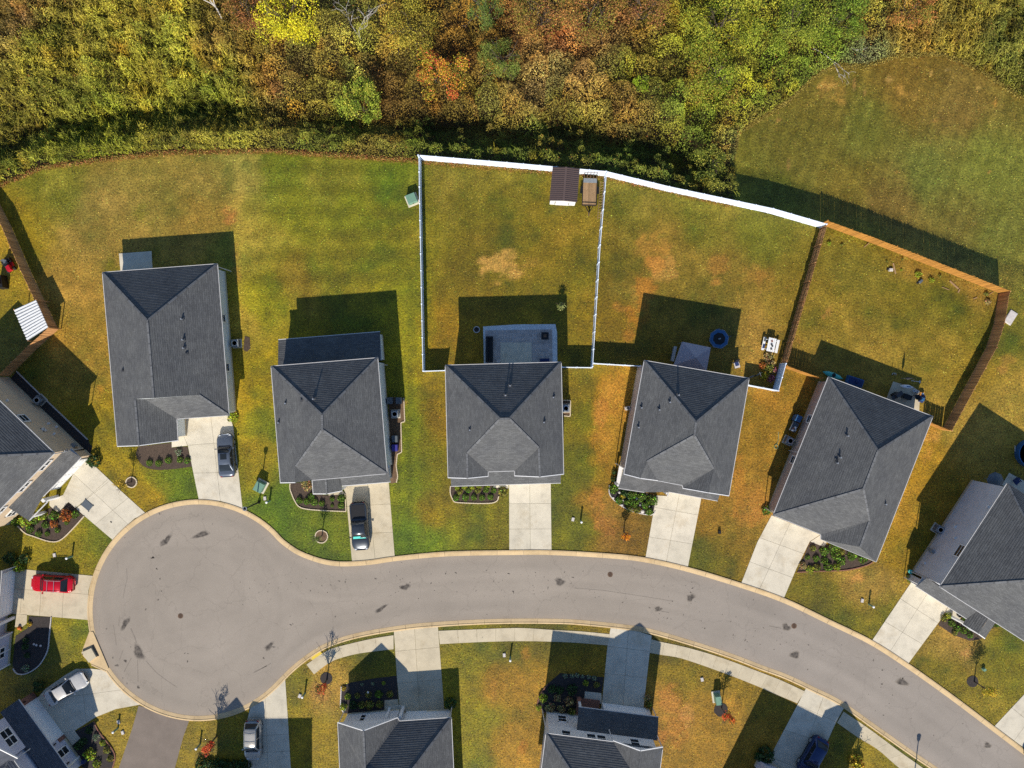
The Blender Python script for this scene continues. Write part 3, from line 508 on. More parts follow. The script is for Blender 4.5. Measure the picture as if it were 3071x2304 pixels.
# ================================================================== HOUSES
def roof_mesh(faces, mat, parent, name='roof', step=.017, expo=.22):
    vv, ff, uv = [], [], []
    for poly in faces:
        poly = [Vector(p) for p in poly]; n = Vector((0, 0, 0))
        for i in range(len(poly)):
            a, b = poly[i], poly[(i + 1) % len(poly)]; n += Vector(((a.y - b.y) * (a.z + b.z), (a.z - b.z) * (a.x + b.x), (a.x - b.x) * (a.y + b.y)))
        n.normalize()
        if n.z < 0: n = -n; poly = poly[::-1]
        s = Vector((0, 0, 1)) - n * n.z
        if s.length < .02: s = Vector((0, 1, 0))
        s.normalize(); u = s.cross(n); zmin = min(p.z for p in poly); dz = max(expo * s.z, .02)
        for tri in tessellate_polygon([poly]):
            t = [poly[i] for i in tri]
            if (t[1] - t[0]).cross(t[2] - t[0]).z < 0: t = t[::-1]
            k = int((min(p.z for p in t) - zmin) / dz); top = max(p.z for p in t)
            while zmin + k * dz < top - 1e-5:
                z0, z1 = zmin + k * dz, zmin + (k + 1) * dz; q = t
                for lev, sg in ((z0, 1), (z1, -1)):
                    o = []
                    for i in range(len(q)):
                        a, b = q[i], q[(i + 1) % len(q)]; da = (a.z - lev) * sg; db = (b.z - lev) * sg
                        if da >= -1e-7: o.append(a)
                        if da * db < -1e-12: o.append(a.lerp(b, da / (da - db)))
                    q = o
                    if len(q) < 3: break
                if len(q) >= 3:
                    off = [p + n * (step * (1 - min(1, max(0, (p.z - z0) / dz))) + .004) for p in q]; i0 = len(vv); vv += off; ff.append(list(range(i0, i0 + len(q)))); uv += [(p.dot(u), p.dot(s)) for p in q]
                    low = [p for p in q if abs(p.z - z0) < 1e-5]
                    if len(low) == 2 and k > 0:
                        a, b = low; i0 = len(vv); vv += [a + n * (step + .004), b + n * (step + .004), b + n * .002, a + n * .002]; ff.append([i0, i0 + 1, i0 + 2, i0 + 3]); uv += [(a.dot(u), a.dot(s)), (b.dot(u), b.dot(s))] * 2
                k += 1
    r = parent
    me = bpy.data.meshes.new(name); me.from_pydata([tuple(p - r.location) for p in vv], [], ff); l = me.uv_layers.new(name='UVMap')
    j = 0
    for p in me.polygons:
        for li, vi in zip(p.loop_indices, p.vertices): l.data[li].uv = uv[vi]
    me.materials.append(M[mat]); o = bpy.data.objects.new(name, me); COL.objects.link(o); o.parent = parent; return o
def inset(poly, d):
    pts = [Vector((p[0], p[1])) for p in poly]; n = len(pts); ar = sum(pts[i].x * pts[(i + 1) % n].y - pts[(i + 1) % n].x * pts[i].y for i in range(n)); sg = 1 if ar > 0 else -1; out = []
    for i in range(n):
        a, b, c = pts[i - 1], pts[i], pts[(i + 1) % n]; d1 = (b - a).normalized(); d2 = (c - b).normalized(); n1 = Vector((-d1.y, d1.x)) * sg * d; n2 = Vector((-d2.y, d2.x)) * sg * d
        den = d1.x * d2.y - d1.y * d2.x
        if abs(den) < .05: out.append(b + n1); continue
        w = (b + n2) - (b + n1); t = (w.x * d2.y - w.y * d2.x) / den; out.append(b + n1 + d1 * t)
    return out
VOFF = Vector((0, 0, H))
def cast(bvh, px, py):
    d = (P(px, py) - VOFF).normalized(); h = bvh.ray_cast(VOFF, d); return h[0]
def bvh_of(faces):
    v, f = [], []
    for p in faces:
        for t in tessellate_polygon([[Vector(q) for q in p]]): i = len(v); v += [Vector(p[k]) for k in t]; f.append((i, i + 1, i + 2))
    return BVHTree.FromPolygons(v, f)
def house(label, wall, roofs, loops, gables=(), gutters=(), caps=(), vents=(), rmat='shingle', name='house', rakes=()):
    c = sum((Vector(p) for p in loops[0][0]), Vector()) / len(loops[0][0]); h = thing(name, label, 'house', (c.x, c.y, 0))
    allf = []
    for k, faces in enumerate(roofs):
        rf = roof_mesh(faces, rmat, h, 'roof' if k == 0 else 'porch_roof'); allf += faces
        if k == 0: main = rf
    for lp, ins, z0, z1 in loops:
        q = inset(lp, ins); PAVE.append([(p.x, p.y) for p in q]); MB().prism([(p.x, p.y) for p in q], z0, z1).build('wall', wall, h)
        if z0 <= 0: MB().prism([(p.x, p.y) for p in inset(lp, ins - .03)], 0, .35).build('foundation', 'concrete_tan', h)
        MB().prism([(p.x, p.y) for p in inset(lp, .04)], z1 - .03, z1 + .02).build('soffit', 'trim', h)
    for g in gables: MB().poly(g).build('gable', wall, h)
    for a, b in gutters: MB().beam(a + Vector((0, 0, -.03)), b + Vector((0, 0, -.03)), .10, .11).build('gutter', 'gutter', h)
    for a, b in rakes: MB().beam(a + Vector((0, 0, -.05)), b + Vector((0, 0, -.05)), .09, .16).build('rake_trim', 'trim', h)
    for a, b in caps:
        cp = MB().beam(a + Vector((0, 0, .03)), b + Vector((0, 0, .03)), .2, .02).build('ridge_cap', 'cap', h); cp.parent = main; cp.data.uv_layers.new(name='UVMap')
    if vents:
        bv = bvh_of(allf)
        for t, x, y, hh in vents:
            p = cast(bv, *X2(t, x, y))
            if p is None: continue
            v = MB().tube([p, p + Vector((0, 0, hh * 1.25))], .075, 8).build('vent_pipe', 'steel' if hh > .27 else 'dkgrey', h); MB().box(p + Vector((0, 0, .05)), (.34, .34, .05)).build('flashing', 'dkgrey', v)
    return h
def door_panels(h, a, u, nrm, w, z0, z1, rows=4, cols=4, mat='white'):
    """sectional garage door: a = corner on the ground, u along, nrm outwards"""
    ang = math.atan2(u.y, u.x); d = MB(); d.box(a + u * (w / 2) + Vector((0, 0, (z0 + z1) / 2)) + nrm * .02, (w, .06, z1 - z0), ang); o = d.build('garage_door', mat, h)
    rh = (z1 - z0) / rows
    for r in range(rows):
        for k in range(cols): MB().box(a + u * (w * (k + .5) / cols) + nrm * .06 + Vector((0, 0, z0 + rh * (r + .5))), (w / cols * .82, .03, rh * .7), ang).build('panel', mat, o)
    f = MB()
    for s in (-.06, w + .06): f.box(a + u * s + nrm * .05 + Vector((0, 0, (z0 + z1) / 2 + .05)), (.14, .1, z1 - z0 + .1), ang)
    f.box(a + u * (w / 2) + nrm * .05 + Vector((0, 0, z1 + .1)), (w + .3, .1, .16), ang); f.build('door_trim', 'trim', o)
def window(h, c, u, nrm, w, hh, mull=1):
    """c = centre of the window on the wall"""
    ang = math.atan2(u.y, u.x); f = MB()
    for s in (-1, 1): f.box(c + u * (s * w / 2) + nrm * .03, (.12, .1, hh + .12), ang)
    for s in (-1, 1): f.box(c + Vector((0, 0, s * hh / 2)) + nrm * .03, (w + .12, .1, .12), ang)
    f.box(c + nrm * .03, (w, .07, .06), ang)
    for k in range(1, mull): f.box(c + u * (w * (k / mull - .5)) + nrm * .035, (.14, .08, hh), ang)
    o = f.build('window', 'trim', h)
    for k in range(mull):
        for s in (-1, 1): MB().box(c + u * (w * ((k + .5) / mull - .5)) + Vector((0, 0, s * hh / 4)) + nrm * .015, (w / mull - .1, .03, hh / 2 - .06), ang).build('pane', 'glass', o)
def spout(h, top, foot, mat='gutter'):
    MB().tube([top, top.lerp(foot, .02) + Vector((0, 0, -.1)), Vector((foot.x, foot.y, .25)), foot], .05, 6).build('downspout', mat, h)
V3 = Vector
# ---- H1: leftmost of the street-front row, garage on the right
NW, NE, SE, GG, W2, SW = T('B1',850,712,3), T('B1',1803,641,3), T('C1',1900,320,3), T('C1',1465,350,3), T('C1',1475,530,3), T('C1',975,578,3)
RN, RS = T('B1',1222,1110,6.6), T('C1',1275,178,6.7); K, JJ = T('C1',1650,152,4.47), T('C1',1200,185,4.55); Wn, Ws = T('C1',1120,185,4.95), T('C1',1152,572,4.95)
h1 = house('grey roofed house with a rear concrete pad and the dark sedan on its driveway', 'wall_grey', [[[NW,NE,RN],[NW,RN,RS,Wn,Ws,SW],[NE,SE,K,RS,RN],[SE,GG,JJ,K],[GG,W2,Ws,Wn,JJ]]],
   [([NW,NE,SE,GG,W2,SW], .38, 0, 2.95)], [[Wn,JJ,K,RS],[SW,Ws,W2]], [(NW,NE),(NE,SE),(SE,GG),(GG,W2),(SW,NW)], [(NW,RN),(NE,RN),(RN,RS),(SE,K),(Wn,Ws)],
   [('B1',1512,1100,.32),('B1',1522,1272,.34),('B1',1527,1340,.3),('B1',1545,1385,.16),('B1',1023,1525,.26)], rakes=[(SW,Ws),(Ws,W2)])
uu = (SE - GG).normalized(); nn = V3((uu.y, -uu.x, 0)); door_panels(h1, V3((GG.x, GG.y, 0)) + uu * .8 - nn * .36, uu, nn, 4.3, .03, 2.2)
MB().box(T('C1',1515,420) + V3((0,0,1.3)), (.34,.34,2.6)).build('porch_post', 'trim', h1)
for s, z in ((.35, 1.8), (.68, 1.8)):
    e = NE.lerp(SE, s); d = (SE - NE).normalized(); nrm = V3((-d.y, d.x, 0)); window(h1, V3((e.x, e.y, z)) - nrm * .36, d, nrm, .9, 1.2)
spout(h1, NE + V3((.0,-.3,-.1)), V3((NE.x+.35, NE.y-.35, .05)))
# ---- H2 to H4 have two storeys; a low pent roof runs along the street side
ZE = 5.65; PT = .54
def pent(f0, pts, v, back=1.0, rise=.42):
    """pent roof faces: street edge pts (z given), running back under the upper eave along v"""
    return [pts + [p + v * back + V3((0, 0, rise)) for p in pts[::-1]]]
# ---- H2: with rear sunroom and pickup
NW, NE, SE, SW = T('B2',147,1490,ZE), T('B2',1030,1420,ZE), T('C2',1108,803,ZE), T('C2',225,880,ZE); A, B = T('C2',570,317,8.7), T('C2',570,440,8.8); Wt = onp('C2',350,745,NW,SW,PT); Wss = onp('C2',347,878,NW,SW,PT); V = T('C2',490,858,ZE)
back = (NW - SW).normalized(); up = lambda p, d, h: p + back * d + V3((0, 0, h))
r2 = T('C2',608,972,3.35); r1 = up(r2, 3.2, 0); pb = T('C2',497,972,2.7); pa = up(pb, 3.2, 0); pc, pd = T('C2',735,947,2.55), T('C2',735,907,2.55); pe = up(pd, 1.9, 0) ; pg = T('C2',1138,872,2.5); pf = up(pg, 1.9, .8); ph = up(pd, 1.9, .8)
q1, q2 = T('B2',207,1270,2.5), T('B2',1050,1203,2.5); q3, q4 = q2 - back * 3.2 + V3((0,0,.9)), q1 - back * 3.2 + V3((0,0,.9))
h2 = house('grey roofed house with a dark sunroom roof behind and the black pickup in front', 'wall_grey', [[[NW,NE,A],[NW,A,B,Wt,Wss,SW],[NE,SE,B,A],[B,SE,V,Wt],[Wt,V,Wss]], [[pa,r1,r2,pb],[r1,pe,pd,pc,r2],[pd,pg,pf,ph]], [[q1,q2,q3,q4]]],
   [([NW,NE,SE,V,SW], .38, 0, ZE - .05), ([q1,q2,q3,q4], .2, 0, 2.45), ([pd,pg,pf,ph], .3, 0, 2.45)], [[SW,Wss,V]], [(NW,NE),(NE,SE),(SE,V),(SW,NW),(q1,q2),(pg,pd),(pa,pb)], [(NW,A),(NE,A),(A,B),(B,SE),(B,Wt),(r1,r2)],
   [('C2',270,222,.3),('C2',402,195,.16),('C2',503,185,.42),('C2',213,382,.3)], rakes=[(SW,Wss),(pb,r2),(r2,pc)])
uu = (pg - pd).normalized(); nn = V3((uu.y, -uu.x, 0)); door_panels(h2, V3((pd.x, pd.y, 0)) + uu * .7 - nn * .28, uu, nn, 4.3, .03, 2.15)
for k in range(2): MB().box(V3((pb.x, pb.y, 1.3)).lerp(V3((pc.x, pc.y, 1.2)), .06 + .88 * k) + V3((0,.15,0)), (.2,.2,2.4)).build('porch_post', 'trim', h2)
spout(h2, T('B2',1040,1475,5.5), T('B2',1108,1480,.05))
for s in (.25, .6): e = NE.lerp(SE, s); d = (SE - NE).normalized(); nrm = V3((-d.y, d.x, 0)); window(h2, V3((e.x, e.y, 4.2)) - nrm * .37, d, nrm, .9, 1.2)
# ---- H3: symmetrical, third in the row
NW, NE, SW, SE = T('B2',1592,1482,ZE), T('B3',450,1456,ZE), T('C2',1615,838,ZE), T('C3',470,808,ZE); A1, A2 = T('C2',2045,350,9.0), T('C3',20,348,9.0)
Wt, Ws, Et, Es = onp('C2',1772,635,NW,SW,PT), onp('C2',1775,843,NW,SW,PT), onp('C3',265,590,NE,SE,PT), onp('C3',273,831,NE,SE,PT); V1, V2, V1s, V2s = T('C2',1945,788,ZE), T('C3',66,780,ZE), T('C2',1945,826,ZE), T('C3',65,822,ZE)
p3, p4 = T('C3',447,881,2.5), T('C2',1640,908,2.5); back = (NW - SW).normalized(); p2, p1 = p3 + back * 2.6 + V3((0,0,1.1)), p4 + back * 2.6 + V3((0,0,1.1))
h3 = house('grey roofed house with a rear paver patio inside the white fence', 'wall_grey', [[[NW,NE,A2,A1],[NW,A1,Wt,Ws,SW],[NE,SE,Es,Et,A2],[A1,A2,Et,V2,V1,Wt],[Wt,V1,V1s,Ws],[Et,Es,V2s,V2]], [[p1,p2,p3,p4]]],
   [([NW,NE,SE,V2s,V2,V1,V1s,SW], .38, 0, ZE - .05), ([p1,p2,p3,p4], .3, 0, 2.45)], [[SW,Ws,V1s],[V2s,Es,SE]], [(NW,NE),(NE,SE),(SW,NW),(V1,V2),(V1,V1s),(V2,V2s),(p3,p4)], [(NW,A1),(NE,A2),(A1,A2),(A1,Wt),(A2,Et),(Wt,Ws),(Et,Es)],
   [('C2',2090,155,.42),('C2',2128,75,.3),('C2',1795,442,.28),('C3',385,172,.28),('C3',307,378,.3)], rakes=[(SW,Ws),(Ws,V1s),(V2s,Es),(Es,SE)])
uu = (p3 - p4).normalized(); nn = V3((uu.y, -uu.x, 0)); door_panels(h3, V3((p4.x, p4.y, 0)) + uu * 6.9 - nn * .28, uu, nn, 4.4, .03, 2.15)
for s in (.15, .3): w = p4.lerp(p3, s); window(h3, V3((w.x, w.y, 1.3)) - nn * .29, uu, nn, 1.0, 1.3)
# ---- H4: turned a little, fourth in the row
NW, NE, SE, SW = T('B3',1140,1442,ZE), T('B3',2008,1590,ZE), T('C3',1840,988,ZE), T('C3',972,808,ZE); A, B = T('C3',1568,378,8.8), T('C3',1555,487,8.9); Wt, Et = onp('C3',1160,705,NW,SW,PT), onp('C3',1715,765,NE,SE,PT); Ws, Es = onp('C3',1105,843,NW,SW,PT), onp('C3',1668,962,NE,SE,PT)
V1, V2, V2s = T('C3',1250,862,ZE), T('C3',1455,900,ZE), T('C3',1462,926,ZE); back = (NW - SW).normalized()
a4, a3 = T('C3',925,925,2.5), T('C3',1140,958,2.5); a1 = a4 + back * 2.4 + V3((0,0,1.0)); a2 = T('C3',1235,866,3.35); a2b = a2 + back * .8; b2, b3 = T('C3',1345,955,2.5), T('C3',1330,992,2.5); b1 = T('C3',1312,905,2.9)
c4, c5 = T('C3',1748,1030,2.5), T('C3',1610,1008,2.5); c3 = c4 + back * 2.4 + V3((0,0,1.0)); c2 = b2 + back * 2.4 + V3((0,0,1.0))
h4 = house('grey roofed house with a canopy behind and a flower filled bed in front', 'wall_taupe', [[[NW,NE,A],[NW,A,B,Wt,Ws,SW],[NE,SE,Es,Et,B,A],[B,Et,V2,V1,Wt],[Wt,V1,Ws],[Et,Es,V2s,V2]], [[a1,a2b,a2,a3,a4],[a2,a2b,c2,b2,b3,a3],[c2,c3,c4,c5,b2]]],
   [([NW,NE,SE,V2s,V2,V1,SW], .38, 0, ZE - .05), ([c2,c3,c4,b2], .3, 0, 2.4), ([a1,a2,a3,a4], .5, 0, .25)], [[SW,Ws,V1],[V2s,Es,SE]], [(NW,NE),(NE,SE),(SW,NW),(V1,V2),(V2,V2s),(a3,a4),(c4,b2),(b2,b3)], [(NW,A),(NE,A),(A,B),(B,Wt),(B,Et)],
   [('C3',1420,152,.42),('C3',1350,212,.3),('C3',1262,275,.3),('C3',1115,258,.3),('C3',1090,420,.34)], rakes=[(SW,Ws),(Ws,V1),(V2s,Es),(Es,SE)])
for q in (a4, a3, b3): MB().box(V3((q.x, q.y + .3, 1.25)), (.22,.22,2.4)).build('porch_post', 'trim', h4)
uu = (c4 - b2).normalized(); nn = V3((uu.y, -uu.x, 0)); door_panels(h4, V3((b2.x, b2.y, 0)) + uu * .35 - nn * .28, uu, nn, 4.1, .03, 2.1)
spout(h4, T('C3',975,760,5.5), T('C3',900,718,.05)); d = (SW - NW).normalized(); nrm = V3((d.y, -d.x, 0))
for s in (.1, .4): e = NW.lerp(SW, s); window(h4, V3((e.x, e.y, 4.2)) - nrm * .37, d, nrm, .5, 1.3)
# ---- H5: turned further, inside the wooden fence
NW, NE, SE, SW = T('C4',590,2,3), T('C4',1455,330,3), T('C4',985,1535,3), T('C4',132,1148,3); A, B = T('C4',1000,614,6.5), T('C4',880,932,6.5); V, V2 = T('C4',528,1308,3), T('C4',528,1348,3); K = onp('C4',930,1197,NE,SE,.56); Wr = onp('C4',852,1412,NE,SE,.56)
h5 = house('large grey roofed house at an angle backing on to the wooden fenced yard', 'wall_taupe', [[[NW,NE,A],[NW,A,B,SW],[NE,SE,Wr,K,B,A],[SW,B,K,V],[K,Wr,V2,V],[V2,Wr,SE]]],
   [([NW,NE,SE,V2,V,SW], .38, 0, 2.95)], [], [(NW,NE),(NE,SE),(NW,SW),(SW,V),(V,V2),(V2,SE)], [(NW,A),(NE,A),(A,B),(B,SW),(B,K),(K,Wr)],
   [('C4',740,490,.4),('C4',680,668,.4),('C4',655,690,.16),('C4',658,715,.3),('C4',1057,1055,.32)])
uu = (V - SW).normalized(); nn = V3((uu.y, -uu.x, 0)); door_panels(h5, V3((SW.x, SW.y, 0)) + uu * .8 - nn * .36, uu, nn, 4.3, .03, 2.2)
spout(h5, T('C4',340,628,2.9), T('C4',262,612,.05)); spout(h5, T('C4',135,1130,2.9), T('C4',60,1085,.05))
d = (SW - NW).normalized(); nrm = V3((d.y, -d.x, 0)) if V3((d.y, -d.x, 0)).x < 0 else V3((-d.y, d.x, 0))
for s in (.3, .6): e = NW.lerp(SW, s); window(h5, V3((e.x, e.y, 1.7)) - nrm * .37, d, nrm, .9, 1.2)
# ---- frames for the two-storey houses
class F:
    def __init__(s, o, u, v=None):
        s.o = V3((o[0], o[1], 0)); s.u = V3((u[0], u[1], 0)).normalized(); s.v = V3((v[0], v[1], 0)).normalized() if v else V3((s.u.y, -s.u.x, 0))
    def __call__(s, a, b, z=0.0): p = s.o + s.u * a + s.v * b; return V3((p.x, p.y, z))
def hip(f, a0, a1, b0, b1, z, pitch):
    w, d = a1 - a0, b1 - b0; c = [f(a0, b0, z), f(a1, b0, z), f(a1, b1, z), f(a0, b1, z)]
    if w <= d: r0, r1 = f((a0 + a1) / 2, b0 + w / 2, z + pitch * w / 2), f((a0 + a1) / 2, b1 - w / 2, z + pitch * w / 2); fs = [[c[0], c[1], r0], [c[1], c[2], r1, r0], [c[2], c[3], r1], [c[3], c[0], r0, r1]]; caps = [(c[0], r0), (c[1], r0), (c[2], r1), (c[3], r1), (r0, r1)]
    else: r0, r1 = f(a0 + d / 2, (b0 + b1) / 2, z + pitch * d / 2), f(a1 - d / 2, (b0 + b1) / 2, z + pitch * d / 2); fs = [[c[0], c[1], r1, r0], [c[1], c[2], r1], [c[2], c[3], r0, r1], [c[3], c[0], r0]]; caps = [(c[0], r0), (c[3], r0), (c[1], r1), (c[2], r1), (r0, r1)]
    return c, fs, caps
def gable_front(f, a0, a1, b0, b1, z, rise):
    """a gable wing facing the front (-v): eaves a0/a1, front edge b0, running back to b1"""
    am = (a0 + a1) / 2; e = [f(a0, b0, z), f(am, b0, z + rise), f(a1, b0, z), f(a1, b1, z), f(am, b1, z + rise), f(a0, b1, z)]
    return [[e[0], e[1], e[4], e[5]], [e[1], e[2], e[3], e[4]]], [e[0], e[1], e[2]], [(e[0], e[1]), (e[1], e[2])], [(e[0], e[5]), (e[2], e[3])]
# ---- H0: two storeys at the left edge, tan walls
f = F(P(271, 1364), (-.697, -.717), (-.722, .692))          # u runs down-left along the front, v goes into the house
c, fs, caps = hip(f, -.35, 12.5, .72, 13.2, 5.85, .58)
l1, l2, l3, l4 = f(-.4, 1.1, 3.5), f(5.6, 1.1, 3.5), f(5.6, -.45, 2.7), f(-.4, -.45, 2.7); l5, l6, l7 = f(5.6, -1.2, 2.7), f(8.6, -1.2, 2.7), f(8.6, 1.1, 3.55)
h0 = house('tall tan house at the left edge with a white garage door and small front roof', 'wall_tan', [fs, [[l1, l2, l3, l4], [l2, l7, l6, l5, l3]]], [(c, .4, 0, 5.8), ([l1, l2, l3, l4], .35, 0, 2.65)], [], [(c[0], c[1]), (c[1], c[2]), (c[3], c[0]), (l4, l3), (l5, l6)], caps)
nf = -f.v; door_panels(h0, f(.5, -.1), f.u, nf, 4.5, .03, 2.25)
for a in (2.0, 5.2, 9.0):
    window(h0, f(a, 1.1, 4.75), f.u, nf, 1.5, 1.3, 2)
window(h0, f(9.6, 1.1, 1.7), f.u, nf, 1.4, 1.4, 2)
MB().box(f(6.0, -.7, 1.3), (.34, .34, 2.6), .78).build('porch_post', 'trim', h0); MB().box(f(8.3, -.9, 1.3), (.3, .3, 2.6), .78).build('porch_post', 'trim', h0)
ne = -f.u; window(h0, f(0, 6.3, 4.4), f.v, ne, 1.0, 1.2); window(h0, f(0, 4.4, 3.2), f.v, ne, .4, .4)
for b, z in ((9.0, 4.2), (3.6, 2.4), (5.2, 1.6), (4.6, .9)): MB().box(f(-.08, b, z), (.22, .22, .16), .78).build('wall_vent', 'trim', h0)
MB().box(f(-.12, 1.6, 1.2), (.3, .5, .5), .78).build('meter_box', 'midgrey', h0); spout(h0, f(-.2, .75, 5.7), f(-.1, 1.0, 3.6))
# ---- H6: two storeys at the right edge, slate walls
f = F(P(2734, 1714), (.842, -.54), (.547, .837))            # u along the street front, v back along the west wall
c, fs, caps = hip(f, -.35, 10.6, -.25, 12.8, 5.95, .6)
l1, l2, l3, l4 = f(-.4, .0, 3.5), f(6.2, .0, 3.5), f(6.2, -1.35, 2.75), f(-.4, -1.35, 2.75); g1 = gable_front(f, 6.2, 9.1, -2.1, .0, 2.7, .75)
h6 = house('tall slate blue house at the right edge with a long bare side wall', 'wall_slate', [fs, [[l1, l2, l3, l4]] + g1[0]], [(c, .35, 0, 5.9), ([l1, l2, l3, l4], .35, 0, 2.7)], [g1[1]], [(c[0], c[1]), (c[1], c[2]), (c[3], c[0]), (l3, l4)], caps, rakes=g1[2])
door_panels(h6, f(.5, -1.02), f.u, -f.v, 4.4, .03, 2.2); w = -f.u
window(h6, f(0, 4.2, 5.0), f.v, w, 1.4, 1.0)
for b, z in ((9.8, 5.0), (5.4, 3.2), (6.6, 2.2), (3.2, 1.3), (1.5, 1.2)): MB().box(f(-.06, b, z), (.26, .22, .2), .57).build('wall_vent', 'trim', h6)
MB().box(f(-.1, 3.0, 1.2), (.25, .7, .9), .57).build('meter_box', 'midgrey', h6)
for a in (6.5, 8.8): MB().box(f(a, -1.9, 1.3), (.25, .25, 2.6), .57).build('porch_post', 'trim', h6)
spout(h6, f(-.1, .1, 5.8), f(-.3, -.1, 3.2)); spout(h6, f(-.3, -1.2, 2.7), f(-.4, -1.0, .05))
# ---- H7: left edge below the turning circle's upper drives
f = F(P(45, 1700), (-.08, -1), (-1, .08))                    # u runs down the picture, v goes left into the house
c, fs, caps = hip(f, 2.4, 11.6, .1, 11, 5.9, .58); l1, l2, l3, l4 = f(-.3, .6, 3.1), f(5.7, .6, 3.1), f(5.7, -.4, 2.65), f(-.3, -.4, 2.65); g1 = gable_front(f, 7.1, 11.8, -.9, 1.0, 5.9, 1.3)
h7 = house('pale two storey house at the left edge behind the red car', 'wall_lav', [fs + g1[0], [[l1, l2, l3, l4]]], [(c, .3, 0, 5.85), ([l1, l2, l3, l4], .35, 0, 2.6), ([f(7.1,-.6), f(11.4,-.6), f(11.4,2), f(7.1,2)], .35, 0, 5.8)], [g1[1]], [(c[0], c[1]), (l3, l4)], caps, rakes=g1[2])
door_panels(h7, f(.35, -.06), f.u, -f.v, 4.7, .03, 2.2); window(h7, f(9.3, -.25, 1.75), f.u, -f.v, 1.2, 1.5, 2)
for a in (7.45, 11.1): MB().box(f(a, -.28, 2.9), (.14, .16, 5.8)).build('corner_trim', 'trim', h7)
MB().beam(f(9.3, -.27, .2), f(9.3, -.27, .95), .1, .1).build('corner_trim', 'trim', h7)
MB().box(f(5.75, -.35, 1.3), (.3, .3, 2.6)).build('porch_post', 'trim', h7); MB().beam(f(5.75, -.4, 2.5), f(7.3, -.4, 2.5), .2, .25).build('porch_beam', 'trim', h7); spout(h7, f(-.2, -.3, 2.6), f(-.25, -.6, .05))
# ---- H8: bottom left corner
f = F(P(111, 2095), (.583, -.812), (-.812, -.583))
c, fs, caps = hip(f, 3.4, 12, 1.2, 11, 5.7, .58); l1, l2, l3, l4 = f(-1.0, 1.15, 3.7), f(9.5, 1.15, 3.7), f(9.5, -.5, 2.75), f(-1.0, -.5, 2.75); g1 = gable_front(f, -.7, 4.1, .75, 6, 5.7, 1.4); g2 = gable_front(f, 6.1, 11.0, .6, 6, 5.7, 1.5)
h8 = house('lilac sided house in the bottom left corner with a low navy front roof', 'wall_lav', [fs + g1[0] + g2[0], [[l1, l2, l3, l4]]], [(c, .35, 0, 5.65), ([f(6.1,.9), f(11,.9), f(11,4), f(6.1,4)], .3, 0, 5.65), ([f(-.6,.8), f(4.0,.8), f(4.0,8), f(-.6,8)], .3, 0, 5.65), ([l1, l2, l3, l4], .45, 0, 2.7)], [g1[1], g2[1]], [(l3, l4), (c[0], c[1])], caps, (), 'shingle2', rakes=g1[2] + g2[2])
door_panels(h8, f(.05, -.06), f.u, -f.v, 4.9, .03, 2.2); window(h8, f(1.75, 1.08, 4.75), f.u, -f.v, 1.9, 1.4, 2)
MB().box(f(-.4, -.06, 1.1), (.9, .12, 2.2), -.95).build('stone_veneer', 'brick', h8); MB().box(f(5.3, -.06, .55), (.5, .14, 1.1), -.95).build('stone_veneer', 'brick', h8)
window(h8, f(6.6, -.06, 1.5), f.u, -f.v, .9, 1.6)
for a in (-.45, 5.35, 7.9): 
    l = MB().box(f(a, -.18, 1.9), (.14, .14, .3), -.95).build('wall_lamp', 'black', h8)
MB().beam(f(8.2, -.1, .1), f(8.2, -.1, 2.6), .2, .2).build('porch_post', 'trim', h8); spout(h8, f(4.1, .9, 5.6), f(4.15, .95, 3.8)); MB().box(f(8.9, -.5, .35), (.35, .35, .7)).build('planter', 'navy', h8)
# ---- H9: bottom, single storey with front gable and long driveway
f = F((-19.1, -37.13), (12.43, .54)); Z = 3.0
e0, ap, e1 = f(0, 0, Z), f(3.3, -.1, 5.3), f(6.55, -.25, Z); m0, m1 = f(6.75, .15, Z), f(12.45, 0, Z); R0 = f(6.22, 6.3, 6.75); R1 = f(6.22, 9, 6.75); s0, s1 = f(0, 15, Z), f(12.45, 15, Z); va = f(3.3, 3.9, 5.3)
h9 = house('grey roofed house with a front gable at the bottom beside the shaded mulch bed', 'wall_white', [[[e0, ap, va, R0, R1, s0], [ap, e1, m0, va], [m0, m1, R0, va], [m1, s1, R1, R0], [s0, R1, s1]]],
   [([e0, e1, m0, m1, s1, s0], .4, 0, 2.95)], [[e0, ap, e1]], [(m0, m1), (m1, s1), (e0, s0), (e1, m0)], [(ap, va), (va, R0), (m1, R0), (R0, R1)], rakes=[(e0, ap), (ap, e1)])
door_panels(h9, f(7.2, .52), f.u, -f.v, 4.6, .03, 2.2); window(h9, f(2.6, .33, 1.55), f.u, -f.v, 1.0, 1.5)
MB().box(f(5.2, .02, 1.3), (.25, .25, 2.6)).build('porch_post', 'trim', h9); MB().box(f(6.75, -.05, 1.3), (.3, .3, 2.6)).build('porch_post', 'trim', h9); MB().prism([f(4.7,-.3), f(6.7,-.3), f(6.7,.5), f(4.7,.5)], 0, .12).build('porch_floor', 'concrete', h9)
spout(h9, e0 + V3((.1, 0, -.1)), f(.2, -.25, .05)); spout(h9, m1 + V3((-.1, 0, -.1)), f(12.3, -.1, .05))
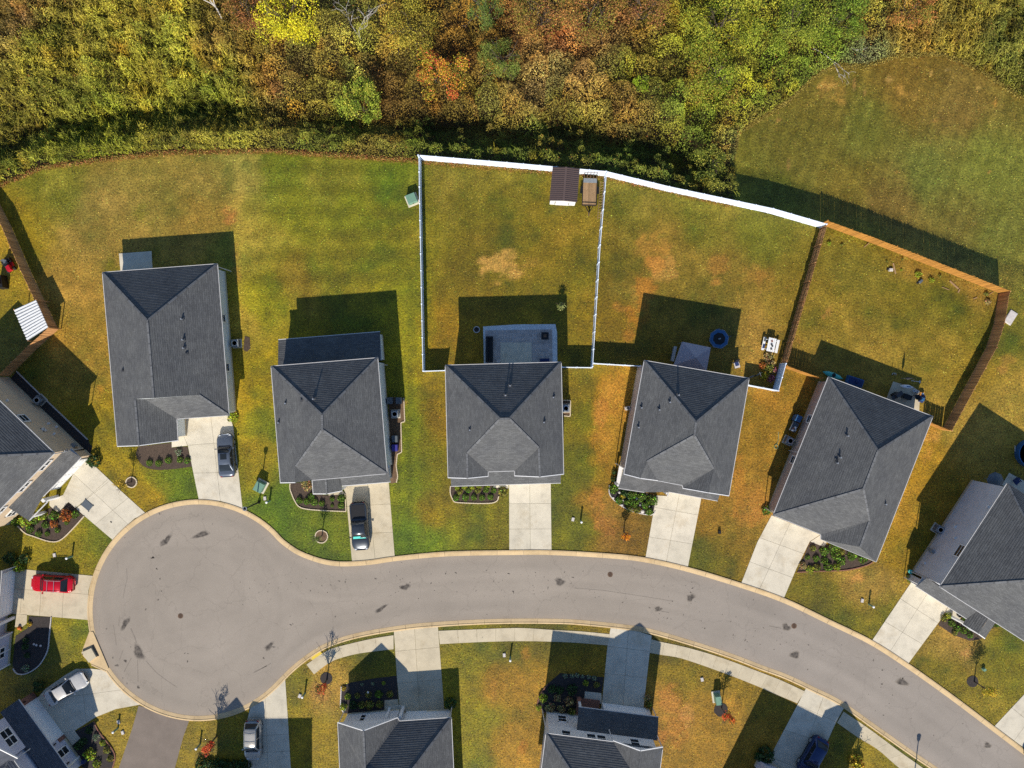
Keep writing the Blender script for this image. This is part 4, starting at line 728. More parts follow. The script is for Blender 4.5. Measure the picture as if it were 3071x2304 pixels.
# ---- H10: bottom, two storeys with gable
f = F((3.58, -36.72), (.992, -.126))
c, fs, caps = hip(f, 0, 12.35, 0, 13, 6.2, .5); g1 = gable_front(f, 7.1, 12.35, -.12, 4.2, 6.2, 1.4); l1, l2, l3, l4 = f(3.55, .5, 3.7), f(12.4, .5, 3.7), f(12.4, -1.68, 2.85), f(3.55, -1.68, 2.85)
h10 = house('pale two storey house at the bottom with a navy shaded garage roof', 'wall_white', [fs + g1[0], [[l1, l2, l3, l4]]], [(c, .45, 0, 6.15), ([f(6.2,.2), f(12.3,.2), f(12.3,-1.55), f(6.2,-1.55)], .35, 0, 2.8)], [[p + f.v * .3 for p in g1[1]]], [(c[0], f(7.1, 0, 6.2)), (c[1], c[2]), (c[3], c[0]), (l3, l4)], caps, rakes=g1[2])
door_panels(h10, f(6.7, -1.2), f.u, -f.v, 4.7, .03, 2.2)
for a, z in ((2.1, 1.55), (2.3, 4.95), (5.0, 5.0), (6.1, 5.0), (9.7, 4.9)): window(h10, f(a, .45, z), f.u, -f.v, 1.0, 1.45)
MB().box(f(3.85, -1.4, .55), (.45, .45, 1.1)).build('porch_pillar', 'brick', h10); MB().box(f(3.85, -1.4, 1.95), (.25, .25, 1.7)).build('porch_post', 'trim', h10); MB().prism([f(3.7,-1.5), f(6.3,-1.5), f(6.3,.4), f(3.7,.4)], 0, .14).build('porch_floor', 'brick', h10)
for a in (6.45, 11.7): MB().box(f(a, -1.25, 1.9), (.16, .14, .3)).build('wall_lamp', 'black', h10)
spout(h10, f(7.05, -.05, 6.1), f(7.05, .1, 3.8)); spout(h10, f(12.3, -.05, 6.1), f(12.35, .1, 3.9)); spout(h10, f(.1, .2, 6.1), f(-.1, .3, .05)); spout(h10, f(12.2, -1.6, 2.8), f(12.35, -1.4, .05))
# ---- H11 and H12 stand just below the picture; their corner and shadows show
f = F((27.57, -43.3), (.89, -.45)); c, fs, caps = hip(f, 0, 12, 0, 12, 6.2, .5); g1 = gable_front(f, 7.4, 12.1, -.9, 4, 6.2, 1.5); l1, l2, l3, l4 = f(-.2, .4, 3.5), f(7.4, .4, 3.5), f(7.4, -1.2, 2.8), f(-.2, -1.2, 2.8)
h11 = house('house at the bottom right corner whose wall edge shows beside the blue car driveway', 'wall_lav', [fs + g1[0], [[l1, l2, l3, l4]]], [(c, .4, 0, 6.15), ([l1, l2, l3, l4], .3, 0, 2.75)], [g1[1]], [(c[0], c[1]), (l3, l4), (c[3], c[0])], caps, rakes=g1[2])
f = F((-34.68, -46.74), (1, 0)); c, fs, caps = hip(f, 0, 10.8, 0, 12, 6.2, .5); g1 = gable_front(f, .2, 3.7, -.3, 4, 6.2, 1.5)
h12 = house('house below the picture whose shadow covers the silver van driveway', 'wall_white', [fs + g1[0]], [(c, .4, 0, 6.15)], [g1[1]], [(c[0], c[1])], caps, rakes=g1[2])
# ================================================================== FENCES
def gp(t, x, y, z): p = T(t, x, y, z); return V3((p.x, p.y, float(tz_px(p.x / S + CX, -p.y / S + CY))))
PICK = []
for k in range(3):
    w = .143; hh = 1.78 + .03 * k; mb = MB(); mb.poly([(-w/2,-.01,0),(w/2,-.01,0),(w/2,-.01,hh-.04),(w/2-.03,-.01,hh),(-w/2+.03,-.01,hh),(-w/2,-.01,hh-.04)]).poly([(-w/2,.01,0),(-w/2,.01,hh-.04),(-w/2+.03,.01,hh),(w/2-.03,.01,hh),(w/2,.01,hh-.04),(w/2,.01,0)])
    i = 0
    for a, b in zip(range(6), [1,2,3,4,5,0]): mb.f.append([a, [6,11,10,9,8,7][a], [6,11,10,9,8,7][b], b])
    PICK.append(mb.mesh('picket'))
PICKM = {}
def wood_fence(label, pts, mat='wood', side=1):
    """pts: ground points; pickets on one side of the rails (side = +1 left of travel)"""
    r = thing('wooden_fence', label, 'fence', pts[0])
    for m in (mat,):
        if m not in PICKM:
            PICKM[m] = []
            for p in PICK: q = p.copy(); q.name = 'picket'; q.materials.append(M[m]); PICKM[m].append(q)
    for a, b in zip(pts, pts[1:]):
        d = b - a; ln = d.xy.length; u = d.normalized(); n = V3((-u.y, u.x, 0)).normalized(); ang = math.atan2(d.y, d.x); k = max(1, round(ln / 2.4))
        for j in range(k + 1):
            p = a.lerp(b, j / k) - n * side * .07; MB().box(p + V3((0, 0, .9)), (.09, .09, 1.86), ang).build('post', mat, r)
        for z in (.35, 1.0, 1.6): MB().beam(a + V3((0, 0, z)) - n * side * .04, b + V3((0, 0, z)) - n * side * .04, .035, .085).build('rail', mat, r)
        m = int(ln / .146)
        for j in range(m):
            p = a.lerp(b, (j + .5) / m); o = bpy.data.objects.new('picket', random.choice(PICKM[mat])); COL.objects.link(o); o.parent = r
            o.location = p - r.location + V3((0, 0, .03 + random.uniform(-.015, .015))) + n * side * .01; o.rotation_euler = (random.gauss(0, .008), random.gauss(0, .006), ang + random.gauss(0, .015))
    return r
def vinyl_fence(label, pts, h=1.83):
    r = thing('vinyl_fence', label, 'fence', pts[0]); post = None
    for si, (a, b) in enumerate(zip(pts, pts[1:])):
        d = b - a; ln = d.length; ang = math.atan2(d.y, d.x); k = max(1, round(ln / 1.83)); u = d.normalized(); w = ln / k
        for j in range(k + (1 if si == len(pts) - 2 else 0)):
            p = a.lerp(b, j / k); o = MB().box(p + V3((0, 0, h / 2)), (.127, .127, h + .06), ang).build('post', 'vinyl', r); MB().box(p + V3((0, 0, h + .055)), (.15, .15, .05), ang, .7).build('cap', 'vinyl', o)
        for j in range(k):
            c = a.lerp(b, (j + .5) / k); q = MB().box(c + V3((0, 0, h / 2)), (w - .13, .03, h - .1), ang)
            for s in range(7): q.box(a.lerp(b, (j + (s + .5) / 7) / k) + V3((0, 0, h / 2)), ((w - .13) / 7 - .015, .044, h - .2), ang)
            q.build('panel', 'vinyl', r)
            MB().box(c + V3((0, 0, h - .05)), (w - .12, .06, .12), ang).build('rail', 'vinyl', r); MB().box(c + V3((0, 0, .1)), (w - .12, .06, .14), ang).build('rail', 'vinyl', r)
    return r
ht = 1.86
vinyl_fence('long white vinyl fence along the woods behind the third and fourth yards', [gp('A2',1365,1285,ht), gp('X',1520,487,ht), gp('X',1818,514,ht), gp('X',2008,560,ht), gp('X',2320,626,ht), gp('X',2480,672,ht)])
vinyl_fence('white vinyl fence on the left side of the patio yard', [gp('A2',1372,1300,ht), gp('B2',1375,0,ht), gp('B2',1405,1528,ht)])
vinyl_fence('white vinyl fence between the patio yard and the canopy yard', [gp('A3',826,1440,ht), gp('B3',775,480,ht), gp('B3',712,1490,ht)])
vinyl_fence('short white fence joining the left yard fence to the patio house', [gp('B2',1412,1530,ht), gp('B2',1588,1524,ht)])
vinyl_fence('short white fence joining the patio house to the middle fence', [gp('B3',460,1497,ht), gp('B3',706,1500,ht)])
vinyl_fence('short white fence joining the middle fence to the canopy house', [gp('B3',722,1465,ht), gp('B3',1110,1488,ht)])
vinyl_fence('short white fence around the flower corner of the canopy yard', [gp('q',905,682,ht), gp('q',1190,736,ht), gp('q',1262,478,ht)])
wood_fence('long golden wooden fence at the back of the right yard', [gp('B4',592,280,ht), gp('B4',1000,430,ht), gp('B4',1500,625,ht), gp('B4',2098,864,ht)], 'wood_gold', -1)
wood_fence('dark wooden fence on the left side of the right yard', [gp('B4',578,325,ht), gp('B4',445,780,ht), gp('B4',250,1455,ht)], 'wood', 1)
wood_fence('dark wooden fence on the right side of the right yard', [gp('B4',2098,868,ht), gp('B4',2055,1130,ht), gp('B4',1990,1330,ht), gp('C4',1618,446,ht)], 'wood', -1)
wood_fence('short wooden fence joining the angled house to the right fence', [gp('C4',1448,384,ht), gp('C4',1606,448,ht)], 'wood_gold', -1)
wood_fence('short wooden fence joining the left wooden fence to the angled house', [gp('B4',250,1488,ht), gp('B4',410,1545,ht), gp('B4',545,1592,ht)], 'wood_gold', -1)
wood_fence('brown wooden fence at the left edge beside the first yard', [gp('X',-95,485,ht), gp('B1',0,310,ht), gp('B1',165,690,ht), gp('B1',392,1168,ht)], 'wood', 1)
wood_fence('brown wooden fence at the left edge running back to the tan house', [gp('B1',396,1172,ht), gp('B1',205,1345,ht), gp('B1',-20,1570,ht)], 'wood', 1)
# ================================================================== VEHICLES
def paint(name, c, metal=.35):
    return flat(name, c, .28, metal, .6)
PAINT = dict(grey=paint('grey_car_paint', C(108, 116, 128)), black=paint('black_car_paint', C(62, 68, 76)), red=paint('red_car_paint', C(206, 14, 38), .1), silver=paint('silver_car_paint', C(196, 190, 180)), white=paint('pearl_car_paint', C(216, 212, 206), .1), blue=paint('blue_car_paint', C(30, 54, 100)), dark=paint('dark_car_paint', C(34, 40, 44)))
def car(label, cat, loc, head, pt, Ln=4.8, Wd=1.84, hb=.98, roof=1.45, x1=1.0, x2=.25, x3=-1.0, x4=-1.75, hood=.95, trunk=1.02, kind='sedan', name='car'):
    """x forward. windscreen base x1, roof front x2, roof rear x3, rear glass base x4"""
    r = thing(name, label, cat, loc, head); hl = Ln / 2; ns = 22; mb = MB(); sec = []
    for k in range(ns + 1):
        x = -hl + Ln * k / ns; e = abs(x) / hl; w = Wd / 2 * (1 - .30 * max(0, (e - .72) / .28) ** 2.2) * (1 - .03 * math.cos(x / hl * 3)); 
        zt = hb if x4 < x < x1 else (np.interp(x, [x1, x1 + .35, hl - .35, hl], [hb, hood, hood - .16, hood - .34]) if x >= x1 else np.interp(x, [-hl, -hl + .25, x4], [trunk - .22, trunk, hb]))
        zt = float(zt); zl = .22 + .14 * max(0, (e - .8) / .2)
        pr = [(w * .90, zl), (w * .985, .42), (w, .62), (w * .985, zt - .12), (w * .93, zt - .03), (w * .78, zt + .012), (w * .4, zt + .035), (0, zt + .042)]
        sec.append([(x, y, z) for y, z in pr] + [(x, -y, z) for y, z in pr[-2::-1]])
    n = len(sec[0])
    for s in sec: mb.v += s
    for k in range(ns):
        for j in range(n - 1): mb.f.append([k * n + j, (k + 1) * n + j, (k + 1) * n + j + 1, k * n + j + 1])
        mb.f.append([k * n + n - 1, (k + 1) * n + n - 1, (k + 1) * n, k * n])
    mb.f.append(list(range(n))[::-1]); mb.f.append([ns * n + j for j in range(n)])
    mb.build('body', pt, r, False, True)
    wb, wr = Wd * .455, Wd * .355; zb, zr = hb - .02, roof
    # greenhouse as a lofted shell
    g = MB(); st = [(x1, 0), (x1 * .55 + x2 * .45, .52), (x2, .95), (x2 * .7 + x3 * .3, 1.0), (x2 * .3 + x3 * .7, .995), (x3, .94), (x3 * .5 + x4 * .5, .52), (x4, 0)]
    for x, t in st:
        zz = zb + (zr - zb) * t; ww = wb + (wr - wb) * min(1, t * 1.02); cr = .035 * t
        g.v += [(x, wb, zb), (x, ww + .01, zz - .05 * t), (x, ww - .06, zz), (x, 0, zz + cr), (x, -ww + .06, zz), (x, -ww - .01, zz - .05 * t), (x, -wb, zb)]
    for k in range(len(st) - 1):
        for j in range(6): g.f.append([k * 7 + j, k * 7 + j + 1, (k + 1) * 7 + j + 1, (k + 1) * 7 + j])
    g.build('cabin', pt, r, False, True)
    def pane(nm, pts): MB().poly(pts).build(nm, 'glass', r, False)
    def gp_(x, t, y, up=.016): zz = zb + (zr - zb) * t; return (x, y, zz + up)
    e = .02
    pane('windscreen', [(x1 - .02 + e, wb * .9, zb + .03), (x1 - .02 + e, -wb * .9, zb + .03), (x1*.55+x2*.45 + e + .01, -(wb+(wr-wb)*.52) * .9, zb+(zr-zb)*.52 + .05), (x2 + e, -wr * .86, zb + (zr - zb) * .95 + .03), (x2 + e, wr * .86, zb + (zr - zb) * .95 + .03), (x1*.55+x2*.45 + e + .01, (wb+(wr-wb)*.52) * .9, zb+(zr-zb)*.52 + .05)])
    if kind != 'pickup': pane('rear_window', [(x4 + .05 - e, wb * .85, zb + .06), (x3*.5+x4*.5 - e - .01, (wb+(wr-wb)*.52) * .86, zb+(zr-zb)*.52 + .05), (x3 - e, wr * .84, zb + (zr - zb) * .94 + .03), (x3 - e, -wr * .84, zb + (zr - zb) * .94 + .03), (x3*.5+x4*.5 - e - .01, -(wb+(wr-wb)*.52) * .86, zb+(zr-zb)*.52 + .05), (x4 + .05 - e, -wb * .85, zb + .06)])
    xm = (x2 + x3) / 2 + .1
    for s in (1, -1):
        for xa, xb, xc, xd in ((x1 - .2, xm + .05, xm + .05, x2 - .06), (xm - .05, x4 + .35, x3 + .05, xm - .05)):
            q = [(xa, s * (wb + .012), zb + .05), (xb, s * (wb + .012), zb + .05), (xc, s * (wr + .036), zr - .115), (xd, s * (wr + .036), zr - .115)]; pane('side_window', q if s > 0 else q[::-1])
        m = MB().box((x1 - .22, s * (Wd / 2 + .07), hb + .06), (.12, .2, .13)); m.build('mirror', pt, r, False)
        h = MB(); xx = hl - .2; h.box((xx, s * Wd * .315, hood - .27), (.26, .22, .08), -s * .5); h.build('headlight', 'head_lamp', r, False)
        h = MB(); h.box((-hl + .13, s * Wd * .315, trunk - .17), (.18, .24, .12), s * .4); h.build('taillight', 'red_lamp', r, False)
        for xw in (hl * .60, -hl * .58):
            def wheel(mb, rad, wd, inn=0):
                for sy in (-wd / 2, wd / 2): mb.v += [(xw + rad * math.cos(2*math.pi*k/18), s * (Wd / 2 - .115) + sy, .335 + rad * math.sin(2*math.pi*k/18)) for k in range(18)]
                mb.f += [[k, (k+1) % 18, 18 + (k+1) % 18, 18 + k] for k in range(18)] + [list(range(18))[::-1], list(range(18, 36))]; return mb
            t = wheel(MB(), .335, .22).build('wheel', 'rubber', r, False); wheel(MB(), .22, .24).build('rim', 'midgrey', t, False)
        MB().box((xm + .35, s * (Wd / 2 + .008), hb - .22), (.2, .03, .03)).build('door_handle', pt, r, False); MB().box((xm - .6, s * (Wd / 2 + .008), hb - .22), (.2, .03, .03)).build('door_handle', pt, r, False)
    MB().box((hl - .02, 0, .5), (.06, Wd * .55, .2)).build('grille', 'black', r, False); MB().box((0, 0, .3), (Ln * .86, Wd * .92, .24)).build('underbody', 'black', r, False)
    MB().box((x1 + .06, 0, hb + .03), (.1, Wd * .72, .03)).build('cowl', 'black', r, False)
    return r
def roof_rails(r, x2, x3, wr, zr, mat, cross=()):
    for s in (1, -1): MB().tube([(x2 - .12, s * wr, zr), (x2 - .25, s * wr, zr + .07), (x3 + .15, s * wr, zr + .07), (x3 + .02, s * wr, zr)], .022, 6).build('roof_rail', mat, r, False)
    for x in cross: MB().tube([(x, wr + .06, zr + .1), (x, -wr - .06, zr + .1)], .024, 6).build('crossbar', mat, r, False)
c = T('C1',1872,655,.8); s = car('dark grey sedan on the leftmost front driveway beside the lawn', 'car', (c.x, c.y, .035), R(90 + 4), PAINT['grey'], 4.85, 1.84, .96, 1.44, 1.05, .35, -.95, -1.75, .93, 1.0)
MB().box((-.05, 0, 1.475), (.62, .7, .02)).build('sunroof', 'glass', s, False)
c = T('C2',880,1240,.9); s = car('black pickup truck with teal sunshade in its windscreen', 'pickup', (c.x, c.y, .035), R(-90 + 4), PAINT['black'], 5.45, 1.95, 1.12, 1.80, 1.35, .75, -.35, -.72, 1.1, 1.14, 'pickup', 'pickup_truck')
MB().box((-1.68, 0, 1.16), (1.55, 1.5, .05)).build('bed_cover', 'black', s, False)
for sd in (1, -1): MB().box((-1.68, sd * .84, 1.165), (1.62, .14, .06)).build('bed_rail', PAINT['black'], s, False)
MB().box((-2.6, 0, 1.1), (.09, 1.6, .28)).build('tailgate', PAINT['black'], s, False)
MB().poly([(1.33, .72, 1.215), (1.33, -.72, 1.215), (1.0, -.62, 1.60), (1.0, .62, 1.60)]).build('sunshade', 'teal', s, False)
c = T('c',862,615,.8); s = car('red wagon with silver roof rails on the left edge driveway', 'car', (c.x, c.y, .035), R(180 - 3), PAINT['red'], 4.8, 1.86, 1.0, 1.62, 1.05, .45, -1.45, -1.95, .98, 1.05, 'suv')
roof_rails(s, .45, -1.45, .60, 1.63, 'steel', (-.05, -.8))
c = T('d',1010,445,.8); s = car('pearl white sedan in the shade of the bottom left driveway', 'car', (c.x, c.y, .035), R(31), PAINT['white'], 4.95, 1.86, .96, 1.44, 1.0, .25, -1.0, -1.75, .92, 1.0)
c = T('f',1010,1235,.9); s = car('silver wagon half in shade on the driveway by the red tree', 'car', (c.x, c.y, .035), R(-90), PAINT['silver'], 4.5, 1.85, 1.05, 1.72, 1.1, .55, -1.65, -2.05, 1.02, 1.1, 'suv')
roof_rails(s, .55, -1.65, .62, 1.73, 'midgrey', (-.2, -1.1))
c = T('i',1330,1480,.9); s = car('deep blue crossover in the shade at the bottom right', 'car', (c.x, c.y, .035), R(-120), PAINT['blue'], 4.5, 1.85, 1.02, 1.62, 1.1, .5, -1.35, -1.95, 1.0, 1.08, 'suv')
c = P(3140, 2290, .8); car('dark car just entering the picture at the right edge', 'car', (c.x, c.y, .01), R(142), PAINT['dark'])
# ================================================================== STREET AND YARD FURNITURE
def utility_box(label, t, x, y, w, d, h, rz, mat='green_box', name='utility_box'):
    c = T(t, x, y); r = thing(name, label, 'utility box', (c.x, c.y, 0), rz); MB().box((0, 0, .06), (w + .35, d + .35, .12)).build('pad', 'concrete', r, False)
    MB().box((0, 0, .12 + h * .42), (w, d, h * .84), 0, .985).build('cabinet', mat, r, False); MB().box((0, -.02, .12 + h * .9), (w + .06, d + .1, h * .14), 0, .9).build('lid', mat, r, False)
    MB().box((0, -d / 2 - .02, .12 + h * .5), (.14, .04, .1)).build('handle', 'iron', r, False); MB().beam((0, -d / 2 - .012, .15), (0, -d / 2 - .012, .1 + h * .8), .02, .02).build('door_seam', 'black', r, False); return r
utility_box('green electricity cabinet against the white fence at the lawn corner', 'B2', 1318, 112, 1.05, 1.0, .85, R(22))
utility_box('green electricity cabinet beside the street lamp by the turning circle', 'C1', 2168, 905, .95, 1.05, .85, R(-28))
utility_box('green electricity cabinet next to the mulched tree at the bottom', 'D3', 1735, 1065, .62, .95, 1.05, R(8))
def post(t, x, y, h=1.05, lab=''):
    c = T(t, x, y); r = thing('marker_post', lab, 'post', (c.x, c.y, 0), 0, 'white marker posts on the front lawns'); MB().lathe([(.1, 0), (.1, h)], 10).build('shaft', 'green_box', r, False); MB().lathe([(.125, h - .04), (.13, h + .06), (.07, h + .1)], 12).build('cap', 'white', r, False)
def plate(t, x, y, lab, w=.32, d=.45, rz=0, mat='stone', h=.12, name='meter_lid'):
    c = T(t, x, y); r = thing(name, lab, 'meter lid', (c.x, c.y, 0), rz); MB().box((0, 0, h / 2), (w, d, h), 0, .94).build('box', mat, r, False); MB().box((0, 0, h + .008), (w * .82, d * .86, .016)).build('lid', mat, r, False)
for t, x, y, l in (('C1',600,1488,'white marker post on the lawn above the red wagon'),('C2',135,1030,'white marker post near the street lamp and green cabinet'),('C3',612,1192,'white marker post on the lawn right of the third driveway'),('D4',925,298,'white marker post on the lawn between the two right hand driveways'),
                   ('D2',2130,738,'white marker post below the sidewalk right of the bottom gable house'),('D2',428,1038,'white marker post on the lawn by the sidewalk ramp'),('D1',980,1325,'white marker post beside two meter lids near the asphalt path'),('D1',1660,1460,'white marker post under the red leaved tree')):
    post(t, x, y, 1.05, l)
for t, x, y, l in (('C1',455,1478,'grey meter box on the lawn above the red wagon'),('C2',97,1008,'white meter lid by the green cabinet and kerb'),('C3',548,1182,'white meter lid beside the post right of the third driveway'),('D4',868,268,'white meter lid on the lawn below the angled house'),('D2',2080,720,'pale meter lid below the sidewalk by the bottom gable house'),
                   ('D2',385,1058,'white meter lid on the lawn by the sidewalk ramp'),('D3',1618,922,'white meter lid on the orange lawn below the sidewalk'),('D1',985,1275,'pale meter lid at the top beside the asphalt path'),('D1',1020,1362,'pale meter lid nearest the asphalt path')):
    plate(t, x, y, l, rz=random.uniform(-.4, .4))
plate('C3',1760,1285,'dark meter box on the lawn right of the fourth driveway', .3, .4, 0, 'black', .3); plate('D4',1872,835,'green meter box beside the tree shadow at the right', .3, .3, .5, 'green_box', .35); plate('B4',2098,1085,'pale concrete slab outside the right wooden fence', 1.6, .95, R(58), 'stone', .12, 'concrete_slab')
def street_lamp(label, c, h=4.4):
    r = thing('street_lamp', label, 'street lamp', (c.x, c.y, 0)); MB().lathe([(.16, 0), (.16, .25), (.08, .4), (.055, h - .5)], 12).build('pole', 'black', r, False, True)
    hd = MB().lathe([(.07, h - .5), (.2, h - .32), (.23, h - .08), (.12, h + .02), (.03, h + .14)], 12).build('lantern', 'black', r, False, True); MB().lathe([(.17, h - .30), (.20, h - .1)], 12).build('diffuser', 'white', hd, False)
    MB().lathe([(.24, h - .06), (.245, h - .02)], 14).build('hood', 'midgrey', hd, False)
street_lamp('black post lamp beside the green cabinet at the turning circle', P(777.6, 1506)); street_lamp('black post lamp just below the picture casting a shadow on the road', P(2736, 2366))
# storm drain at the turning circle
c = T('D1',765,725); r = thing('storm_drain', 'tan concrete storm drain box set into the kerb of the turning circle', 'storm drain', (c.x, c.y, 0))
MB().prism(L('D1', [(745,525),(775,525),(905,830),(880,850),(770,800),(700,735),(680,700)]), -.05, .11).build('apron', 'kerb', r)
MB().prism(L('D1', [(690,690),(770,655),(812,730),(750,775)]), .1, .34).build('box', 'concrete_tan', r); MB().lathe([(.06, .34), (.06, .36)], 10, (T('D1',700,705) - V3((c.x, c.y, 0)))).build('bolt', 'iron', r, False)
MB().prism(L('D1', [(770,640),(818,728),(826,724),(780,632)]), .1, .16).build('inlet', 'black', r)
MB().prism(L('D1', [(765,795),(885,848),(880,856),(760,803)]), 0, .14).build('kerb_return', 'kerb', r)
def ac(label, t, x, y, rz, s=.82):
    c = T(t, x, y, .4); r = thing('air_conditioner', label, 'air conditioner', (c.x, c.y, 0), rz); MB().box((0, 0, .05), (s + .2, s + .2, .1)).build('pad', 'concrete', r, False); MB().box((0, 0, .1 + s * .45), (s, s, s * .9)).build('casing', 'midgrey', r, False)
    lv = MB()
    for k in range(5):
        for sx, sy, w, d in ((0, s / 2, s * .8, .02), (0, -s / 2, s * .8, .02), (s / 2, 0, .02, s * .8), (-s / 2, 0, .02, s * .8)): lv.box((sx, sy, .22 + k * .12), (w, d, .05))
    lv.build('louvre', 'dkgrey', r, False)
    z = .1 + s * .9; f = MB().lathe([(s * .42, z), (s * .42, z + .02)], 20); f.build('fan_opening', 'dkgrey', r, False); b = MB()
    for k in range(3): a = k * 2.094; b.box((math.cos(a) * s * .2, math.sin(a) * s * .2, z + .03), (s * .36, s * .2, .015), a)
    b.build('fan_blades', 'steel', r, False); g = MB()
    for q in (.42, .3, .18): g.lathe([(s * q, z + .05), (s * q + .012, z + .06), (s * q, z + .07)], 16)
    g.build('grille', 'steel', r, False)
ac('air conditioner on the bare patch beside the leftmost grey house', 'B1', 1958, 1300, R(4)); ac('air conditioner in the edged bed beside the pickup house', 'n', 195, 243, R(3)); ac('air conditioner at the right wall of the patio house', 'C3', 488, 262, R(2)); ac('air conditioner against the left wall of the angled house', 'C4', 262, 530, R(-26)); ac('air conditioner by the long wall of the slate house', 'j', 890, 138, R(-33)); ac('air conditioner by the long wall of the tan house', 'a', 655, 665, R(-44))
c = T('C3',1000,262,.4); r = thing('hose_reel_box', 'small grey box at the left wall of the canopy house', 'box', (c.x, c.y, 0), R(10)); MB().box((0,0,.3),(.55,.4,.55)).build('case','stone',r,False); MB().lathe([(.15,.58),(.15,.62)],12).build('reel','dkgrey',r,False)
def bin_(label, t, x, y, mat, rz, cat='bin'):
    c = T(t, x, y, .8); r = thing('wheelie_bin', label, cat, (c.x, c.y, 0), rz); MB().box((0, 0, .52), (.6, .7, .92), 0, 1.0).build('body', mat, r, False)
    MB().box((.02, 0, 1.02), (.68, .76, .08), 0, .9).build('lid', mat, r, False); MB().tube([(-.36, -.25, .95), (-.36, .25, .95)], .025, 6).build('handle', 'black', r, False)
    for s in (-1, 1): MB().box((-.28, s * .3, .12), (.24, .08, .24)).build('wheel', 'rubber', r, False)
bin_('grey wheelie bin beside the pickup house', 'n', 190, 465, 'bin_grey', R(2)); bin_('indigo wheelie bin beside the pickup house', 'n', 190, 545, 'indigo', R(2)); bin_('dark bin at the left of the pair beside the sunroom wall', 'n', 145, 125, 'bin_grey', R(2)); bin_('dark bin at the right of the pair beside the sunroom wall', 'n', 225, 125, 'bin_grey', R(2)); bin_('bright blue bin topped with cloth beside the angled house', 'm', 715, 605, 'blue', R(-26))
c = T('m',645,765,.7); r = thing('work_table', 'grey table piled with tools beside the angled house', 'table', (c.x, c.y, 0), R(-26))
MB().box((0,0,.7),(.75,1.1,.06)).build('tabletop','bin_grey',r,False)
for sx in (-1,1):
    for sy in (-1,1): MB().box((sx*.32,sy*.48,.35),(.06,.06,.7)).build('leg','dkgrey',r,False)
for k,(dx,dy,m) in enumerate(((-.1,-.2,'brick'),(.12,-.1,'white'),(-.2,-.4,'white'),(.1,-.35,'stone'))):
    q = T('m',645,765,.73); o = thing('tool_bag', ['brown bag on the tool table','white pail on the tool table','pale rag at the end of the tool table','folded cloth on the tool table'][k], 'bag', (q.x+dx, q.y+dy, .73), k*.6); MB().lathe([(.12,0),(.14,.1),(.1,.2),(.05,.24)],9).build('body', m, o, False)
# ---- backyard of the patio house
PAVE.append([(p.x, p.y) for p in L('o', [(282,62),(970,40),(988,420),(290,420)])])
root = thing('paver_patio', 'paver patio with pale gravel border behind the third house', 'patio', (0, 0, 0)); root['kind'] = 'thing'
MB().prism(L('o', [(282,62),(600,42),(970,40),(985,120),(988,420),(290,420)]), -.03, .03).build('gravel_border', 'gravel', root)
a0, a1, b0, b1 = T('o',300,98), T('o',940,88), T('o',300,420), T('o',945,420)
nx, ny = 17, 9
for i in range(nx):
    for j in range(ny):
        u0, u1, w0, w1 = i / nx + .002, (i + 1) / nx - .002, j / ny + .004, (j + 1) / ny - .004; q = lambda u, w: a0.lerp(a1, u).lerp(b0.lerp(b1, u), w); pp = [q(u0, w0), q(u1, w0), q(u1, w1), q(u0, w1)]
        MB().prism([(p.x, p.y) for p in pp], 0, .05 + random.uniform(-.004, .004)).build('paver', 'paver', root)
MB().prism(L('o', [(447,216),(743,213),(746,425),(447,425)]), 0, .075).build('slab', 'concrete', root)
MB().prism(L('B1', [(990,556),(1258,536),(1268,720),(1004,720)]), -.05, .09).build('patio_slab', 'concrete', None)['kind'] = 'structure'
c = T('o',345,280); r = thing('patio_sofa', 'covered black sofa on the left of the paver patio', 'sofa', (c.x, c.y, .05)); MB().box((0,0,.22),(.75,2.9,.44),0,.97).build('seat','black',r,False); MB().box((-.3,0,.55),(.25,2.9,.5),0,.9).build('backrest','black',r,False); MB().box((.0,1.35,.45),(.7,.22,.3),0,.9).build('armrest','black',r,False); MB().box((.0,-1.35,.45),(.7,.22,.3),0,.9).build('armrest','black',r,False)
c = T('o',870,152,.5); r = thing('fire_pit', 'square black fire pit table on the paver patio', 'fire pit', (c.x, c.y, .05)); MB().box((0,0,.25),(.72,.72,.5)).build('base','black',r,False); MB().box((0,0,.53),(.82,.82,.05)).build('top','black',r,False); MB().box((0,0,.56),(.34,.34,.02)).build('burner','iron',r,False)
c = T('o',430,388); r = thing('garden_pot', 'pale round pot at the edge of the patio slab', 'pot', (c.x, c.y, .06)); MB().lathe([(.12,0),(.2,.3),(.22,.34),(.17,.34),(.15,.25)],16).build('pot','stone',r,False)
c = T('o',865,385); r = thing('patio_bench', 'navy bench at the house wall on the patio', 'bench', (c.x, c.y, .05)); MB().box((0,0,.4),(1.1,.4,.08)).build('seat','navy',r,False); MB().box((0,-.18,.65),(1.1,.06,.45)).build('backrest','navy',r,False)
for s in (-.45,.45): MB().box((s,0,.2),(.06,.36,.4)).build('leg','white',r,False)
c = T('o',220,92); r = thing('tree_ring', 'small white edging ring in the shaded patio yard', 'edging', (c.x, c.y, 0)); mb = MB(); [mb.box((.33*math.cos(k*.393),.33*math.sin(k*.393),.06),(.14,.09,.12),k*.393+1.57) for k in range(16)]; mb.build('edging','stone',r,False); MB().lathe([(.3,0),(.3,.04)],16).build('soil','dark_mulch',r,False)
